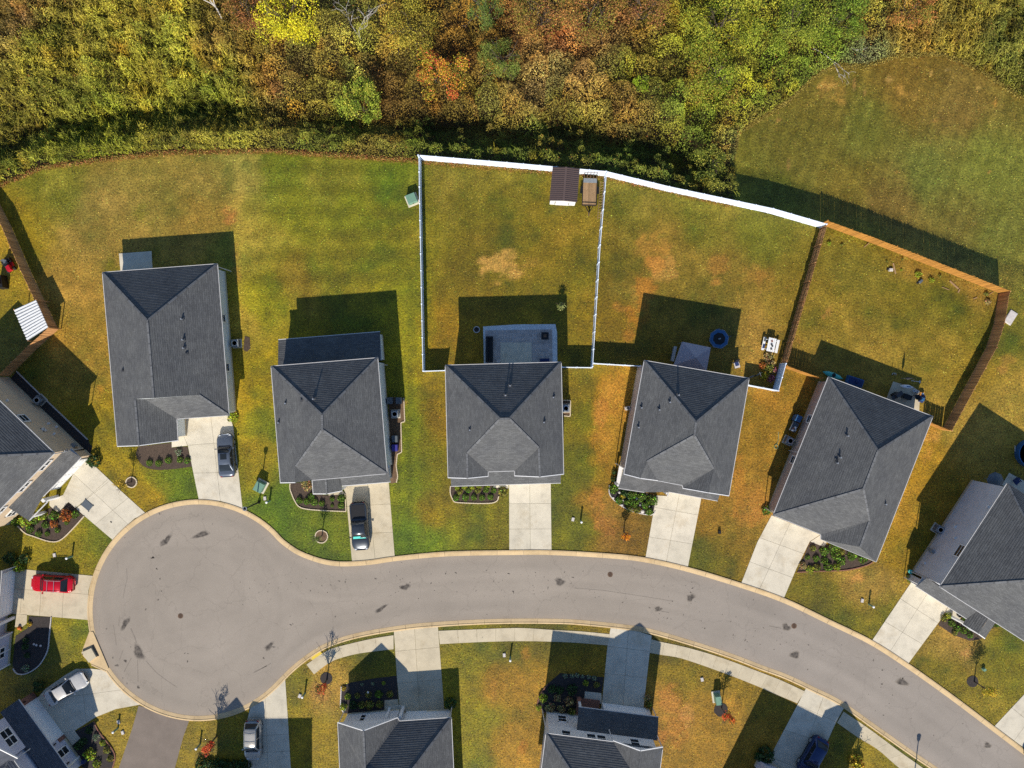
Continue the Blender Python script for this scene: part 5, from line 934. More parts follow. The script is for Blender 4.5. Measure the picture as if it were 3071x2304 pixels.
# shed, trailer, ladder
nw, ne, se, sw = T('A3',380,1385,2.05), T('A3',605,1398,2.05), T('B3',582,130,2.05), T('B3',353,117,2.05); rn, rs = T('A3',492,1386,2.6), T('B3',470,118,2.6)
r = thing('garden_shed', 'small shed with ribbed brown metal roof and white front', 'shed', (sw.x, sw.y, 0)); q = inset([nw, ne, se, sw], .12); MB().prism([(p.x, p.y) for p in q], 0, 2.02).build('wall', 'white', r); MB().poly([sw + V3((.1,-.02,0)), rs, se + V3((-.1,-.02,0))]).build('gable', 'white', r)
rf = MB().poly([nw, rn, rs, sw]).poly([rn, ne, se, rs]).build('roof', 'brownmetal', r)
for k in range(17):
    t = (k + .5) / 17
    for a, b, c2, d2 in ((nw, sw, rn, rs), (rn, rs, ne, se)): MB().beam(a.lerp(b, t) + V3((0,0,.02)), c2.lerp(d2, t) + V3((0,0,.02)), .05, .05).build('rib', 'brownmetal', rf)
MB().beam(rn + V3((0,0,.05)), rs + V3((0,0,.05)), .22, .05).build('ridge_cap', 'brownmetal', rf); uu = (se - sw).normalized(); nn = V3((uu.y, -uu.x, 0))
for s, w in ((.27, .75), (.52, .75)): dd = MB().box(V3((sw.x, sw.y, 1.0)) + uu * (3.1 * s + .3) - nn * .09, (w, .05, 1.8), math.atan2(uu.y, uu.x)).build('door', 'white', r)
for s in (.22, .72): MB().box(V3((sw.x, sw.y, 1.0)) + uu * (3.1 * s) - nn * .06, (.06, .06, .9), math.atan2(uu.y, uu.x)).build('strap_hinge', 'black', r)
c = T('X',1766.5,583); r = thing('utility_trailer', 'flat trailer with wooden plank deck beside the shed', 'trailer', (c.x, c.y, 0), R(-2))
for k in range(10): MB().box((-.68 + k * .151, 0, .56), (.14, 2.8, .05)).build('plank', 'plank', r, False)
fr = MB()
for s in (-1, 1): fr.beam((s * .8, -1.42, .52), (s * .8, 1.42, .52), .07, .1); fr.beam((s * .8, -1.42, .85), (s * .8, 1.42, .85), .05, .05); fr.beam((s * .45, -1.4, .5), (0, -2.25, .5), .08, .1)
for y in (-1.42, 1.42): fr.beam((-.8, y, .52), (.8, y, .52), .07, .1)
for s in (-1, 1):
    for y in (-1.4, 0, 1.4): fr.beam((s * .8, y, .5), (s * .8, y, .87), .05, .05)
fr.beam((-.8, -1.42, .85), (.8, -1.42, .85), .06, .06); fr.build('frame', 'black', r, False)
MB().box((0, 1.35, .75), (1.5, .5, .06)).build('toolbox', 'midgrey', r, False); mb = MB()
for k in range(5): mb.beam((-.7 + k * .35, 1.45, .6), (-.7 + k * .35, 2.0, 1.6), .04, .04)
for z in (0, 1): mb.beam((-.75, 1.5 + z * .5, .65 + z * .92), (.75, 1.5 + z * .5, .65 + z * .92), .05, .05)
mb.build('ramp_gate', 'iron', r, False); MB().beam((0, -2.2, .5), (0, -2.6, .5), .1, .12).build('hitch', 'iron', r, False); MB().beam((.12, -2.1, .1), (.12, -2.1, .75), .06, .06).build('jack', 'black', r, False)
for s in (-1, 1):
    t = MB(); t.tube([(s * .85, .3, .3), (s * 1.03, .3, .3)], .3, 16); t.build('wheel', 'rubber', r, False); MB().box((s * .95, .3, .64), (.2, .8, .04)).build('mudguard', 'black', r, False)
r = thing('ladder', 'wooden ladder leaning along the middle white fence', 'ladder', gp('A3',785,1510,0)); a, b = T('A3',790,1505,.5), T('B3',768,268,.9); n = V3((.2, 0, .12))
for s in (-1, 1): MB().beam(a + n * s, b + n * s, .04, .09).build('rail', 'plank', r)
for k in range(14): t = (k + .5) / 14; MB().beam(a.lerp(b, t) - n, a.lerp(b, t) + n, .035, .035).build('rung', 'plank', r)
# canopy yard
cs = [T('q',275,270,2.25), T('q',545,325,2.25), T('q',503,552,2.25), T('q',193,496,2.25)]; pk = T('q',405,420,3.0); r = thing('canopy', 'grey fabric pop up canopy behind the canopy house', 'canopy', (pk.x, pk.y, 0)); cl = MB()
for i in range(4):
    a, b = cs[i], cs[(i + 1) % 4]; m = (a + b) / 2 + (pk - (a + b) / 2) * .5 - V3((0, 0, .07)); ml = a.lerp(pk, .5); mr = b.lerp(pk, .5); cl.poly([a, b, mr, ml]).poly([ml, mr, pk]); cl.poly([a, a - V3((0,0,.28)), b - V3((0,0,.28)), b])
cl.build('fabric', 'fabric', r)
for a in cs: MB().beam(V3((a.x, a.y, 0)).lerp(V3((pk.x, pk.y, 0)), .04), a.lerp(pk, .04), .05, .05).build('leg', 'midgrey', r)
for a in cs: MB().beam(a.lerp(pk, .05) - V3((0,0,.05)), pk - V3((0,0,.07)), .03, .03).build('rib', 'midgrey', r)
c = T('q',195,385,.8); r = thing('grill_shelf', 'pale metal shelf beside the grey canopy', 'shelf', (c.x, c.y, 0), R(-12)); MB().box((0,0,.82),(.32,1.7,.06)).build('top','stone',r,False); MB().box((0,0,.35),(.3,1.6,.05)).build('lower_shelf','midgrey',r,False)
for sy in (-.78,.78):
    for sx in (-.12,.12): MB().box((sx,sy,.4),(.05,.05,.8)).build('leg','midgrey',r,False)
c = T('q',620,243,.4); r = thing('trampoline', 'blue octagonal trampoline in the house shade', 'trampoline', (c.x, c.y, 0)); mb = MB()
for k in range(8):
    a0_, a1_ = R(45*k+12), R(45*k+57); p = lambda rr, a, z: (rr*math.cos(a), rr*math.sin(a), z); MB().poly([p(.72,a0_,.58),p(1.1,a0_,.56),p(1.1,a1_,.56),p(.72,a1_,.58)]).build('pad','blue',r,False); mb.tube([p(1.12,a0_,.55),p(1.12,a1_,.55)],.03,6)
    if k % 2 == 0: MB().tube([p(1.08,a0_,0),p(1.1,a0_,.55)],.025,6).build('leg','midgrey',r,False); MB().tube([p(1.12,a0_,.55),p(1.12,a0_,1.5)],.02,6).build('pole','blue',r,False)
mb.build('frame','midgrey',r,False); MB().lathe([(.74,.56),(.74,.57)],8).build('mat','black',r,False); MB().box((.05,0,.6),(.28,.16,.06),.2).build('cushion','midgrey',r,False)
c = T('q',1122,300,.75); r = thing('picnic_table', 'white picnic table with benches set with dishes', 'table', (c.x, c.y, 0), R(-12))
for k in range(4): MB().box((-.33 + .22*k,0,.74),(.205,1.55,.05)).build('plank','white',r,False)
for s in (-1,1):
    b = MB().box((s*.78,0,.44),(.3,1.5,.05)).build('bench','white',r,False)
    for y in (-.55,.55): MB().beam((s*.3,y,.72),(s*.7,y,.02),.06,.09).build('leg','white',r,False); MB().beam((s*.2,y,.4),(s*.78,y,.4),.06,.08).build('bench_support','white',r,False)
for k,(dx,dy,rr,m,lb) in enumerate(((.0,.05,.13,'dkgrey','round dark dish in the middle of the white picnic table'),(.08,-.15,.1,'black','black bowl left of centre on the picnic table'),(-.05,-.45,.12,'dkgrey','dark plate at the near end of the picnic table'),(.05,.4,.12,'brick','red brown tray at the far end of the picnic table'))):
    o = thing('dish', lb, 'dish', (c.x+dx, c.y+dy, .765)); MB().lathe([(rr*.6,0),(rr,.05),(rr*.96,.05),(rr*.55,.02)],14).build('bowl', m, o, False)
for k,(x,y) in enumerate(((1062,250),(1048,315))):
    q = T('q',x,y,.5); o = thing('cushion', ['blue grey cushion at the back of the picnic bench','dark cushion at the front of the picnic bench'][k], 'cushion', (q.x,q.y,.467), R(-12)); MB().box((0,0,.05),(.24,.42,.1),0,.85).build('pad', ['bin_grey','navy'][k], o, False)
c = T('q',795,480,.6); r = thing('lounge_chair', 'reclined patio chair with pale seat near the dark fence shadow', 'chair', (c.x, c.y, 0), R(15)); MB().box((0,-.1,.42),(.6,.75,.06)).build('seat','stone',r,False); MB().box((0,.32,.72),(.6,.08,.7),0,1,Matrix.Rotation(R(-25),3,'X')).build('backrest','black',r,False)
for sx in (-.27,.27):
    for sy in (-.42,.2): MB().box((sx,sy,.2),(.05,.05,.42)).build('leg','midgrey',r,False)
MB().box((.0,.0,.5),(.4,.5,.08)).build('cushion','navy',r,False)
c = T('q',975,590,.5); r = thing('bicycle', 'dark bicycle lying by the rear corner of the canopy house', 'bicycle', (c.x, c.y, 0), R(20))
for x in (-.5,.5):
    w = MB(); pts=[(x+.31*math.cos(k*.524),.1*math.sin(k*.524),.33+.3*math.sin(k*.524)) for k in range(13)]; w.tube(pts,.025,6); w.build('wheel','midgrey',r,False)
MB().tube([(-.5,0,.33),(-.15,0,.75),(.35,0,.75),(.5,0,.33)],.02,6).build('frame','midgrey',r,False); MB().tube([(.35,-.25,.95),(.38,0,.9),(.35,.25,.95)],.018,6).build('handlebar','steel',r,False); MB().box((-.18,0,.82),(.25,.12,.06)).build('saddle','black',r,False)
# right wooden-fenced yard
c = T('l',400,205,.5); r = thing('toy_pool', 'blue plastic water table against the angled house', 'toy', (c.x, c.y, 0), R(-18)); MB().box((0,0,.25),(1.9,.95,.5),0,.95).build('tub','blue',r,False); MB().box((0,0,.52),(1.6,.7,.05)).build('water','navy',r,False); MB().lathe([(.16,.5),(.2,.62),(.1,.7)],12,(.15,0,0)).build('tower','navy',r,False)
c = T('l',185,145,.3); r = thing('kayak', 'teal kayak tucked behind the corner of the angled house', 'kayak', (c.x, c.y, 0), R(-20)); MB().tube([(-1.2,0,.25),(-.7,0,.25),(0,0,.25),(.7,0,.25),(1.2,0,.28)],[.03,.25,.32,.25,.03],10).build('hull','teal',r,False,True); MB().lathe([(.24,.5),(.2,.58)],12).build('cockpit','black',r,False)
MB().prism(L('l', [(755,205),(960,265),(1010,300),(1000,520),(690,370)]), -.04, .07).build('patio_slab', 'concrete_tan', None)['kind'] = 'structure'
def clut(name, lab, cat, t, x, y, rz, prts):
    c = T(t, x, y, .3); r = thing(name, lab, cat, (c.x, c.y, .07), rz)
    for nm, m, ce, si, tp in prts: MB().box(ce, si, 0, tp).build(nm, m, r, False)
clut('grill', 'black barbecue grill on the slab behind the angled house', 'grill', 'l', 770, 335, R(30), [('cabinet','black',(0,0,.4),(.55,.5,.8),1),('hood','dkgrey',(0,0,.95),(.6,.52,.3),.75),('side_shelf','dkgrey',(.5,0,.8),(.4,.45,.04),1),('side_shelf','dkgrey',(-.5,0,.8),(.4,.45,.04),1)])
clut('storage_box', 'dark storage box on the slab behind the angled house', 'box', 'l', 880, 350, R(-20), [('base','dkgrey',(0,0,.28),(.9,.5,.55),1),('lid','black',(0,0,.6),(.96,.56,.08),.95)])
clut('patio_chair', 'folded dark chair at the corner of the angled house slab', 'chair', 'l', 980, 350, R(10), [('seat','black',(0,0,.42),(.5,.5,.06),1),('backrest','black',(0,-.25,.7),(.5,.06,.6),1),('leg','dkgrey',(-.22,.2,.2),(.05,.05,.4),1),('leg','dkgrey',(.22,.2,.2),(.05,.05,.4),1)])
clut('toy_car', 'blue toy ride on car by the slab corner', 'toy', 'l', 1030, 365, R(70), [('body','navy',(0,0,.25),(.9,.5,.3),.9),('seat','blue',(-.1,0,.45),(.4,.4,.25),.8),('windscreen','glass',(.2,0,.5),(.05,.4,.25),1)])
clut('basket', 'orange and white basket at the slab edge', 'basket', 'l', 1032, 322, 0, [('body','brass',(0,0,.15),(.4,.35,.3),1.1),('cloth','white',(.03,0,.32),(.3,.25,.1),.7)])
c = T('l',885,253,.4); r = thing('paddle_board', 'white and blue board resting on the slab behind the angled house', 'board', (c.x, c.y, .1), R(-6)); MB().tube([(-.8,0,.35),(-.4,0,.38),(.2,0,.38),(.75,0,.35)],[.02,.2,.22,.03],10).build('deck','white',r,False,True); MB().box((.1,0,.6),(.5,.1,.02)).build('stripe','blue',r,False)
for k,(x,y) in enumerate(((953,292),(985,300))): c = T('l',x,y,.3); r = thing('bucket', ['white bucket at the left on the slab edge','white bucket at the right on the slab edge'][k], 'bucket', (c.x,c.y,.07)); MB().lathe([(.13,0),(.16,.34),(.14,.34),(.12,.05)],14).build('pail','white',r,False)
c = T('l',765,135); r = thing('toy_hoop', 'small white toy hoop lying in the shaded grass', 'toy', (c.x, c.y, 0)); MB().tube([(-.2,.1,.05),(0,.16,.08),(.05,-.05,.05),(-.15,-.1,.05),(-.2,.1,.05)],.02,6).tube([(.05,.05,.06),(.2,.12,.06),(.22,-.1,.06)],.02,6).build('frame','white',r,False)
for k,(t,x,y,hh,w) in enumerate((('B4',1195,1590,2.2,.16),('B4',1110,1560,1.0,.05),('B4',1270,1595,.9,.04))):
    c = T(t,x,y); r = thing('garden_stake', ['furled umbrella on a pole in the shade behind the angled house','thin garden stake left of the furled umbrella','thin garden stake right of the furled umbrella'][k], 'stake', (c.x,c.y,0)); MB().tube([(0,0,0),(0,0,hh*.4)],.025,6).build('pole','midgrey',r,False); MB().tube([(0,0,hh*.4),(0,0,hh*.6),(0,0,hh)],[w*.6,w,.02],8).build('cover','dkgrey',r,False)
c = T('B4',1310,1615); r = thing('broom', 'white handled broom lying on the shaded lawn', 'broom', (c.x,c.y,0)); MB().tube([(-.5,.08,.05),(.45,-.05,.05)],.025,6).build('handle','white',r,False); MB().box((.5,-.05,.05),(.12,.3,.06)).build('head','stone',r,False)
lum = [('B4',1135,680,1.25,R(-77),.12,'pale board lying beside the left bag of mulch'),('B4',1630,815,1.35,R(-42),.14,'long pale timber propped near the back fence'),('B4',1670,865,.4,R(62),.12,'short pale timber end by the long timber'),('B4',1805,925,.45,R(20),.08,'small stick of wood near the back fence corner'),('B4',905,485,.75,R(40),.07,'thin stick on the ground left of the bags'),('B4',1560,845,.9,R(-22),.05,'thin dark stick in front of the long timber'),('B4',1935,885,.6,R(30),.05,'thin yellow stake in the fence corner')]
for t,x,y,ln,a,w,lb in lum: c = T(t,x,y); r = thing('timber', lb, 'timber', (c.x,c.y,0), a); MB().box((0,0,.05),(ln,w,.08)).build('board','plank',r,False)
for k,(x,y) in enumerate(((1105,690),(1352,785))): c = T('B4',x,y); r = thing('mulch_bag', ['crumpled white bag at the left near the back fence','crumpled grey bag at the right near the back fence'][k], 'bag', (c.x,c.y,0), k*.8); MB().box((0,0,.12),(.5,.36,.24),0,.7).build('sack',['stone','bin_grey'][k],r,False); MB().box((-.3,.1,.05),(.3,.25,.1),0,.6).build('flap','black',r,False)
c = T('C4',155,580); r = thing('garden_hose', 'green garden hose coiled on the grass beside the angled house', 'hose', (c.x, c.y, 0)); mb = MB(); pts=[V3((.2*math.cos(k*.5),.25*math.sin(k*.5),.03+.002*k)) for k in range(30)]; pts += [V3((.15,.4,.05)),V3((.3,1.0,.03)),V3((.25,1.7,.03))]; mb.tube(pts,.022,6); mb.build('hose','green_box',r,False)
c = T('C1',725,1065); r = thing('floor_mat', 'dark grey rectangular mat lying on the left driveway', 'mat', (c.x, c.y, .036), R(-40)); MB().box((0,0,.03),(1.15,.82,.05)).build('mat','bin_grey',r,False)
for sx in (-1,1):
    for sy in (-1,1): MB().box((sx*.58,sy*.42,.03),(.1,.1,.06),.78).build('corner','dkgrey',r,False)
c = T('C1',922,1205); r = thing('glove', 'small dark glove dropped on the left driveway', 'glove', (c.x,c.y,.036)); MB().box((0,0,.02),(.1,.2,.04),.6,.8).box((.06,.0,.02),(.05,.1,.03),1.1).build('glove','black',r,False)
# left edge yard: metal-roofed shelter, red mower, black grill
cs = [T('B1',115,1020,2.2), T('B1',297,938,2.2), T('B1',398,1166,2.3), T('B1',226,1277,2.3)]; r = thing('metal_shelter', 'shelter with white corrugated metal roof in the fence corner', 'shelter', (cs[0].x, cs[0].y, 0)); rf = MB().poly([p - V3((0,0,.05)) for p in cs]).build('roof', 'steel', r)
for k in range(11):
    t = (k + .5) / 11; a, b = cs[0].lerp(cs[3], t), cs[1].lerp(cs[2], t); a.z += random.uniform(-.02, .05); MB().beam(a, b, .17, .07).build('corrugation', 'white', rf)
for p in cs: MB().box(V3((p.x, p.y, 1.1)), (.1, .1, 2.2)).build('post', 'wood', r)
c = T('e',140,650,.6); r = thing('lawn_mower', 'red ride on mower by the left wooden fence', 'mower', (c.x, c.y, 0), R(-62)); MB().box((.45,0,.55),(.7,.5,.4),0,.85).build('hood','red',r,False); MB().box((-.1,0,.4),(1.3,.45,.2)).build('chassis','black',r,False); MB().box((-.35,0,.62),(.4,.42,.12)).build('seat','bin_grey',r,False); MB().box((-.52,0,.85),(.08,.42,.4)).build('seat_back','bin_grey',r,False); MB().box((0,0,.22),(.6,1.0,.16),0,.9).build('deck','red',r,False); MB().lathe([(.18,.9),(.2,.92),(.18,.94)],14,(.1,0,0)).build('steering_wheel','black',r,False)
for x,rr in ((.6,.2),(-.45,.28)):
    for s in (-1,1): MB().tube([(x,s*.3,rr),(x,s*.5,rr)],rr,12).build('wheel','rubber',r,False)
c = T('e',20,1010,.6); r = thing('covered_grill', 'black covered grill at the left picture edge', 'grill', (c.x, c.y, 0), R(-80)); MB().box((0,0,.5),(1.5,.75,1.0),0,.92).build('cover','black',r,False); MB().box((0,0,1.05),(.8,.6,.25),0,.75).build('hood_cover','black',r,False)
# porch bits
for t,x,y,s,lb in (('c',310,1350,.2,'large orange pumpkin on the left edge porch'),('c',335,1375,.13,'small orange pumpkin beside the large one')): c = T(t,x,y,.2); r = thing('pumpkin', lb, 'pumpkin', (c.x,c.y,.035)); MB().lathe([(s*.5,0),(s*.95,s*.3),(s,s*.7),(s*.8,s*1.15),(s*.3,s*1.3)],14).build('fruit','orange',r,False,True); MB().tube([(0,0,s*1.25),(.02,0,s*1.6)],.02,6).build('stem','green_box',r,False)
c = T('D4',1660,385); r = thing('porch_planter', 'dark pot on the walk in front of the slate house', 'pot', (c.x,c.y,.035)); MB().lathe([(.14,0),(.2,.35),(.22,.4),(.18,.4),(.15,.3)],14).build('pot','dkgrey',r,False)
c = T('j',1130,1290); r = thing('door_mat', 'brown door mat at the slate house entrance', 'mat', (c.x,c.y,.036), R(-33)); MB().box((0,0,.015),(.8,.5,.03)).build('mat','brick',r,False)
c = T('j',475,800,.5); r = thing('hose_pot', 'teal pot at the front corner of the slate house', 'pot', (c.x,c.y,0)); MB().lathe([(.15,0),(.25,.4),(.2,.42)],12).build('pot','teal',r,False)
c = T('k',905,880,.8); r = thing('patio_umbrella', 'slate blue umbrella behind the slate house', 'umbrella', (c.x,c.y,0)); MB().lathe([(.95,1.9),(.5,2.15),(.04,2.3)],8).build('canopy','bin_grey',r,False); MB().tube([(0,0,0),(0,0,2.3)],.03,6).build('pole','midgrey',r,False)
MB().prism([T('k',1115,815), T('k',1400,970), T('k',1330,1100), T('k',1040,940)], -.03, .06).build('patio_slab', 'concrete', None)['kind'] = 'structure'
clut('patio_chair', 'navy chair on the slab behind the slate house', 'chair', 'k', 1180, 900, R(40), [('seat','navy',(0,0,.42),(.6,.6,.1),1),('backrest','navy',(0,.3,.7),(.6,.1,.6),1),('armrest','navy',(-.32,0,.6),(.08,.6,.08),1),('armrest','navy',(.32,0,.6),(.08,.6,.08),1)])
c = T('k',1300,620,.6); r = thing('round_pool', 'round blue pool at the right picture edge', 'pool', (c.x+.6,c.y,0)); MB().lathe([(1.6,0),(1.6,.7),(1.5,.72),(1.48,.5)],28).build('wall','blue',r,False); MB().lathe([(1.47,.45),(1.47,.5)],28).build('water','teal',r,False); MB().tube([(-1.6,.2,.1),(-1.75,.9,.3)],.03,6).build('ladder','white',r,False)
# ================================================================== BEDS AND SHRUBS
def bed(label, pts, mat='mulch', edge=None, cat='flower bed', em='edging', sz=.2):
    c = sum(pts, V3()) / len(pts); r = thing('mulch_bed', label, cat, (c.x, c.y, 0)); PAVE.append([(p.x, p.y) for p in pts]); MB().prism([(p.x, p.y) for p in pts], -.02, .03).build('mulch', mat, r)
    if edge:
        e = resample([P(p.x, p.y) if False else p for p in edge], sz); mb = MB()
        for a, b in zip(e, e[1:]): mb.box((a + b) / 2 + V3((0, 0, .06)), (sz * .93, .11, .12 + random.uniform(-.02, .02)), math.atan2((b - a).y, (b - a).x) + random.gauss(0, .05))
        mb.build('edging', em, r)
    return r
def smooth_w(t, l): return [P(p.x, p.y) for p in catmull([X2(t, *p) for p in l], 6)]
bed('mulch bed with five shrubs in front of the leftmost grey house', L('C1', [(1150,580),(1420,548),(1425,590),(1556,580),(1592,745)]) + smooth_w('C1', [(1592,745),(1450,765),(1300,772),(1190,740),(1130,650),(1150,580)])[1:-1], 'mulch')
e = smooth_w('C2', [(307,885),(305,930),(345,1030),(395,1085),(520,1105),(770,1117)]); bed('white edged mulch bed in front of the pickup house', e + L('C2', [(762,972),(620,985),(500,974),(490,870)]), 'mulch', e + L('C2', [(762,972)]))
e = smooth_w('C2', [(1635,905),(1632,960),(1655,1020),(1700,1043),(1985,1046),(2035,990)]); bed('edged mulch bed with two rows of shrubs before the patio house', e + L('C2', [(2115,925),(2115,900)]), 'mulch', e)
e = smooth_w('C3', [(850,900),(848,960),(875,1010),(960,1078),(1070,1125),(1200,1146),(1228,1115)]); bed('crowded flower bed with white stones before the canopy house', e + L('C3', [(1240,988),(1130,958),(930,930)]), 'dark_mulch', e, em='stone')
e = smooth_w('C4', [(330,1620),(520,1612),(740,1602),(900,1565),(955,1535)]); bed('overgrown bed along the front of the angled house', e + L('C4', [(740,1440),(560,1385),(555,1412),(438,1368)]), 'mulch', e, em='brick')
bed('shrub bed below the porch roof of the slate house', L('D4', [(1557,375),(1670,435),(1712,400),(1890,507),(1962,400),(2025,460),(1905,520),(1850,590),(1760,602),(1620,552),(1500,470)]), 'mulch')
e = smooth_w('b', [(1400,1040),(1240,1220),(1060,1400),(950,1460),(860,1462),(760,1442),(560,1372),(420,1318),(300,1200)]); bed('large white edged bed of mixed shrubs before the tan house', e + L('b', [(350,1010),(500,1080),(800,920),(850,890),(965,985),(1140,812)]), 'mulch', e)
e = smooth_w('D1', [(428,405),(412,560),(398,680),(340,790),(270,850),(200,878),(140,870),(112,830)]); bed('dark rounded bed with pale edging below the red wagon', e + L('D1', [(105,795),(132,560),(230,500),(240,400)]), 'dark_mulch', e, em='stone')
e = smooth_w('D1', [(780,1270),(820,1350),(890,1440),(940,1510),(957,1570),(935,1659)]); bed('curved bed of lime shrubs beside the bottom left house', e + L('D1', [(690,1659),(560,1450),(625,1355)]), 'dark_mulch', e, em='brick')
bed('shaded mulch bed with rows of shrubs before the bottom gable house', L('D2', [(730,980),(805,950),(1000,915),(1190,892),(1198,1085),(1088,1095),(1085,1190),(755,1205),(725,1150)]), 'dark_mulch', L('D2', [(730,980),(722,1150),(752,1200)]), em='stone')
bed('shaded planting bed before the pale two storey house', L('D3', [(340,960),(440,872),(620,885),(802,905),(786,1032),(648,1022),(640,1090),(575,1090),(575,1222),(315,1197),(252,1130),(268,1050)]), 'dark_mulch', L('D3', [(340,960),(268,1050),(252,1130),(312,1195)]), em='brick')
bed('narrow edged side bed with bins beside the pickup house', L('n', [(135,90),(272,100),(280,312),(247,318),(253,582),(215,600),(203,700),(218,800),(205,855),(155,865)]), 'dirt', L('n', [(272,100),(280,314),(246,318),(253,584),(214,602),(203,700),(218,800),(205,855)]))
bed('small edged square around the patio house air conditioner', L('C3', [(465,195),(528,197),(525,335),(470,327)]), 'dirt', L('C3', [(465,195),(528,197),(525,330),(472,325)]))
bed('dark edged strip along the long wall of the tan house', L('a', [(180,310),(280,188),(650,550),(850,740),(1460,1320),(1530,1450),(1495,1565)]), 'dark_mulch', L('a', [(280,188),(650,550),(850,740),(1460,1320)]), em='stone')
bed('bare mulch patch beside the leftmost air conditioner', L('B1', [(2030,1240),(2070,1250),(2078,1340),(2050,1370),(2018,1355)]), 'mulch')
def ring(label, t, x, y, rad, edged, mat='mulch'):
    c = T(t, x, y); pts = [V3((c.x + rad * math.cos(k * .3142) * random.uniform(.96, 1.04), c.y + rad * math.sin(k * .3142) * random.uniform(.96, 1.04), 0)) for k in range(20)]
    bed(label, pts, mat, (pts + [pts[0]]) if edged else None)
ring('white ringed mulch circle around the sapling of the leftmost lawn', 'C1', 1092, 875, .60, True); ring('white ringed mulch circle around the thin sapling by the pickup', 'C2', 565, 1325, .72, True, 'dirt')
ring('mulch circle around the sapling by the sidewalk ramp', 'D2', 605, 915, .7, False, 'dark_mulch'); ring('mulch circle beside the green cabinet at the bottom', 'D3', 1775, 1175, .8, False, 'dark_mulch'); ring('mulch circle around the sapling of the slate house lawn', 'D4', 1785, 940, .66, False, 'dark_mulch')

def leafquads(p, size, col, up=.6, asp=.55, rng=RNG):
    n = len(p); nm = rng.normal(size=(n, 3)); nm[:, 2] = np.abs(nm[:, 2]) + up; nm /= np.linalg.norm(nm, axis=1, keepdims=True)
    t = np.cross(nm, rng.normal(size=(n, 3))); t /= np.linalg.norm(t, axis=1, keepdims=True) + 1e-9; b = np.cross(nm, t); size = np.broadcast_to(np.asarray(size), (n,))[:, None]
    v = np.empty((n, 4, 3)); v[:, 0] = p - t * size * .5; v[:, 1] = p + b * size * asp * .5; v[:, 2] = p + t * size * .5; v[:, 3] = p - b * size * asp * .5
    return v.reshape(-1, 3), np.arange(4 * n).reshape(n, 4), np.repeat(col, 4, 0)
def jit(base, n, rng=RNG, v=.28, hue=.10):
    c = np.asarray(base, float)[None] * (1 + rng.normal(0, v, (n, 1))) * (1 + rng.normal(0, hue, (n, 3))); return srgb(np.clip(c, 8, 255), .85)
SHC = dict(green=(92, 118, 40), lime=(150, 165, 50), dark=(58, 84, 44), olive=(128, 124, 58), orange=(190, 112, 52), tan=(178, 150, 100), yellow=(190, 160, 50), grey=(140, 150, 120), pink=(190, 110, 120), red=(190, 70, 45))
SHM = {}
for k, cc in SHC.items():
    for q in range(2):
        n = 260; d = RNG.normal(size=(n, 3)); d /= np.linalg.norm(d, axis=1, keepdims=True); d[:, 2] = np.abs(d[:, 2]) * .95; rr = (.55 + .45 * RNG.random((n, 1)) ** .5) * (1 + .18 * np.sin(d[:, :1] * 4 + q) * np.cos(d[:, 1:2] * 5)); p = d * rr; p[:, 2] += .12
        v, f, co = leafquads(p, RNG.uniform(.22, .42, n), jit(cc, n), .3)
        o = numesh('shrub', v, f, co, 'leaf'); SHM[k, q] = o.data; bpy.data.objects.remove(o)
ORD = 'leftmost second third fourth fifth sixth seventh eighth ninth tenth eleventh twelfth thirteenth fourteenth fifteenth sixteenth'.split()
def from_left(k): return 'leftmost of them' if k == 0 else ORD[k] + ' from the left'
def shrubs(label, group, items, r0=.36, col='green'):
    for k, it in enumerate(sorted(items, key=lambda q: X2(*q[:3])[0])):
        t, x, y = it[:3]; rr = (it[3] if len(it) > 3 and it[3] else r0) * random.uniform(.95, 1.2); cc = it[4] if len(it) > 4 else col
        c = T(t, x, y, rr * .6); o = bpy.data.objects.new('shrub', SHM[cc, random.randrange(2)]); COL.objects.link(o); o.location = (c.x, c.y, .02); o.rotation_euler = (0, 0, random.random() * 6.3); o.scale = (rr * random.uniform(.9, 1.1), rr, rr * random.uniform(.95, 1.2))
        tag(o, label if len(items) == 1 else label + ', ' + from_left(k), 'shrub', group if len(items) > 1 else None)
def tl(t, l): return [(t,) + p for p in l]
shrubs('small round shrub in the bed of the leftmost grey house', 'shrubs of the leftmost bed', tl('C1', [(1235,715),(1312,718),(1392,695),(1490,690),(1550,698)]))
shrubs('feathery pale plant at the walk of the leftmost grey house', 'feathery plant', tl('C1', [(1480,630,.34,'grey')])); shrubs('big bright green bush at the garage corner of the leftmost grey house', 'bright bush', tl('C1', [(1925,335,.62,'lime')]))
shrubs('small green shrub in the white edged bed of the pickup house', 'shrubs of the pickup house', tl('C2', [(480,995),(380,1028),(442,1035),(503,1045),(565,1052),(652,1015,.3),(730,1012,.42),(652,1070,.2),(725,1072)])); shrubs('rusty tuft at the back of the pickup house bed', 'rusty tuft', tl('C2', [(445,905,.5,'tan')]))
shrubs('round shrub in the front row before the patio house', 'front row shrubs', tl('C2', [(1680,1005),(1757,1003),(1828,1003),(1895,1003),(1965,1000)])); shrubs('round shrub in the back row before the patio house', 'back row shrubs', tl('C2', [(1710,957,.34,'olive'),(1785,945,.34),(1860,945,.34,'olive'),(1930,940,.34),(1992,945,.34)])); shrubs('low bright ground plant at the wall of the patio house', 'wall plants', tl('C2', [(1690,922,.28,'lime'),(1750,920,.28,'lime'),(1810,918,.28,'lime'),(1870,916,.28,'lime'),(1940,912,.28,'lime')])); shrubs('large spreading pale plant beside the patio house walk', 'large pale plant', tl('C2', [(2065,955,.6,'olive')]))
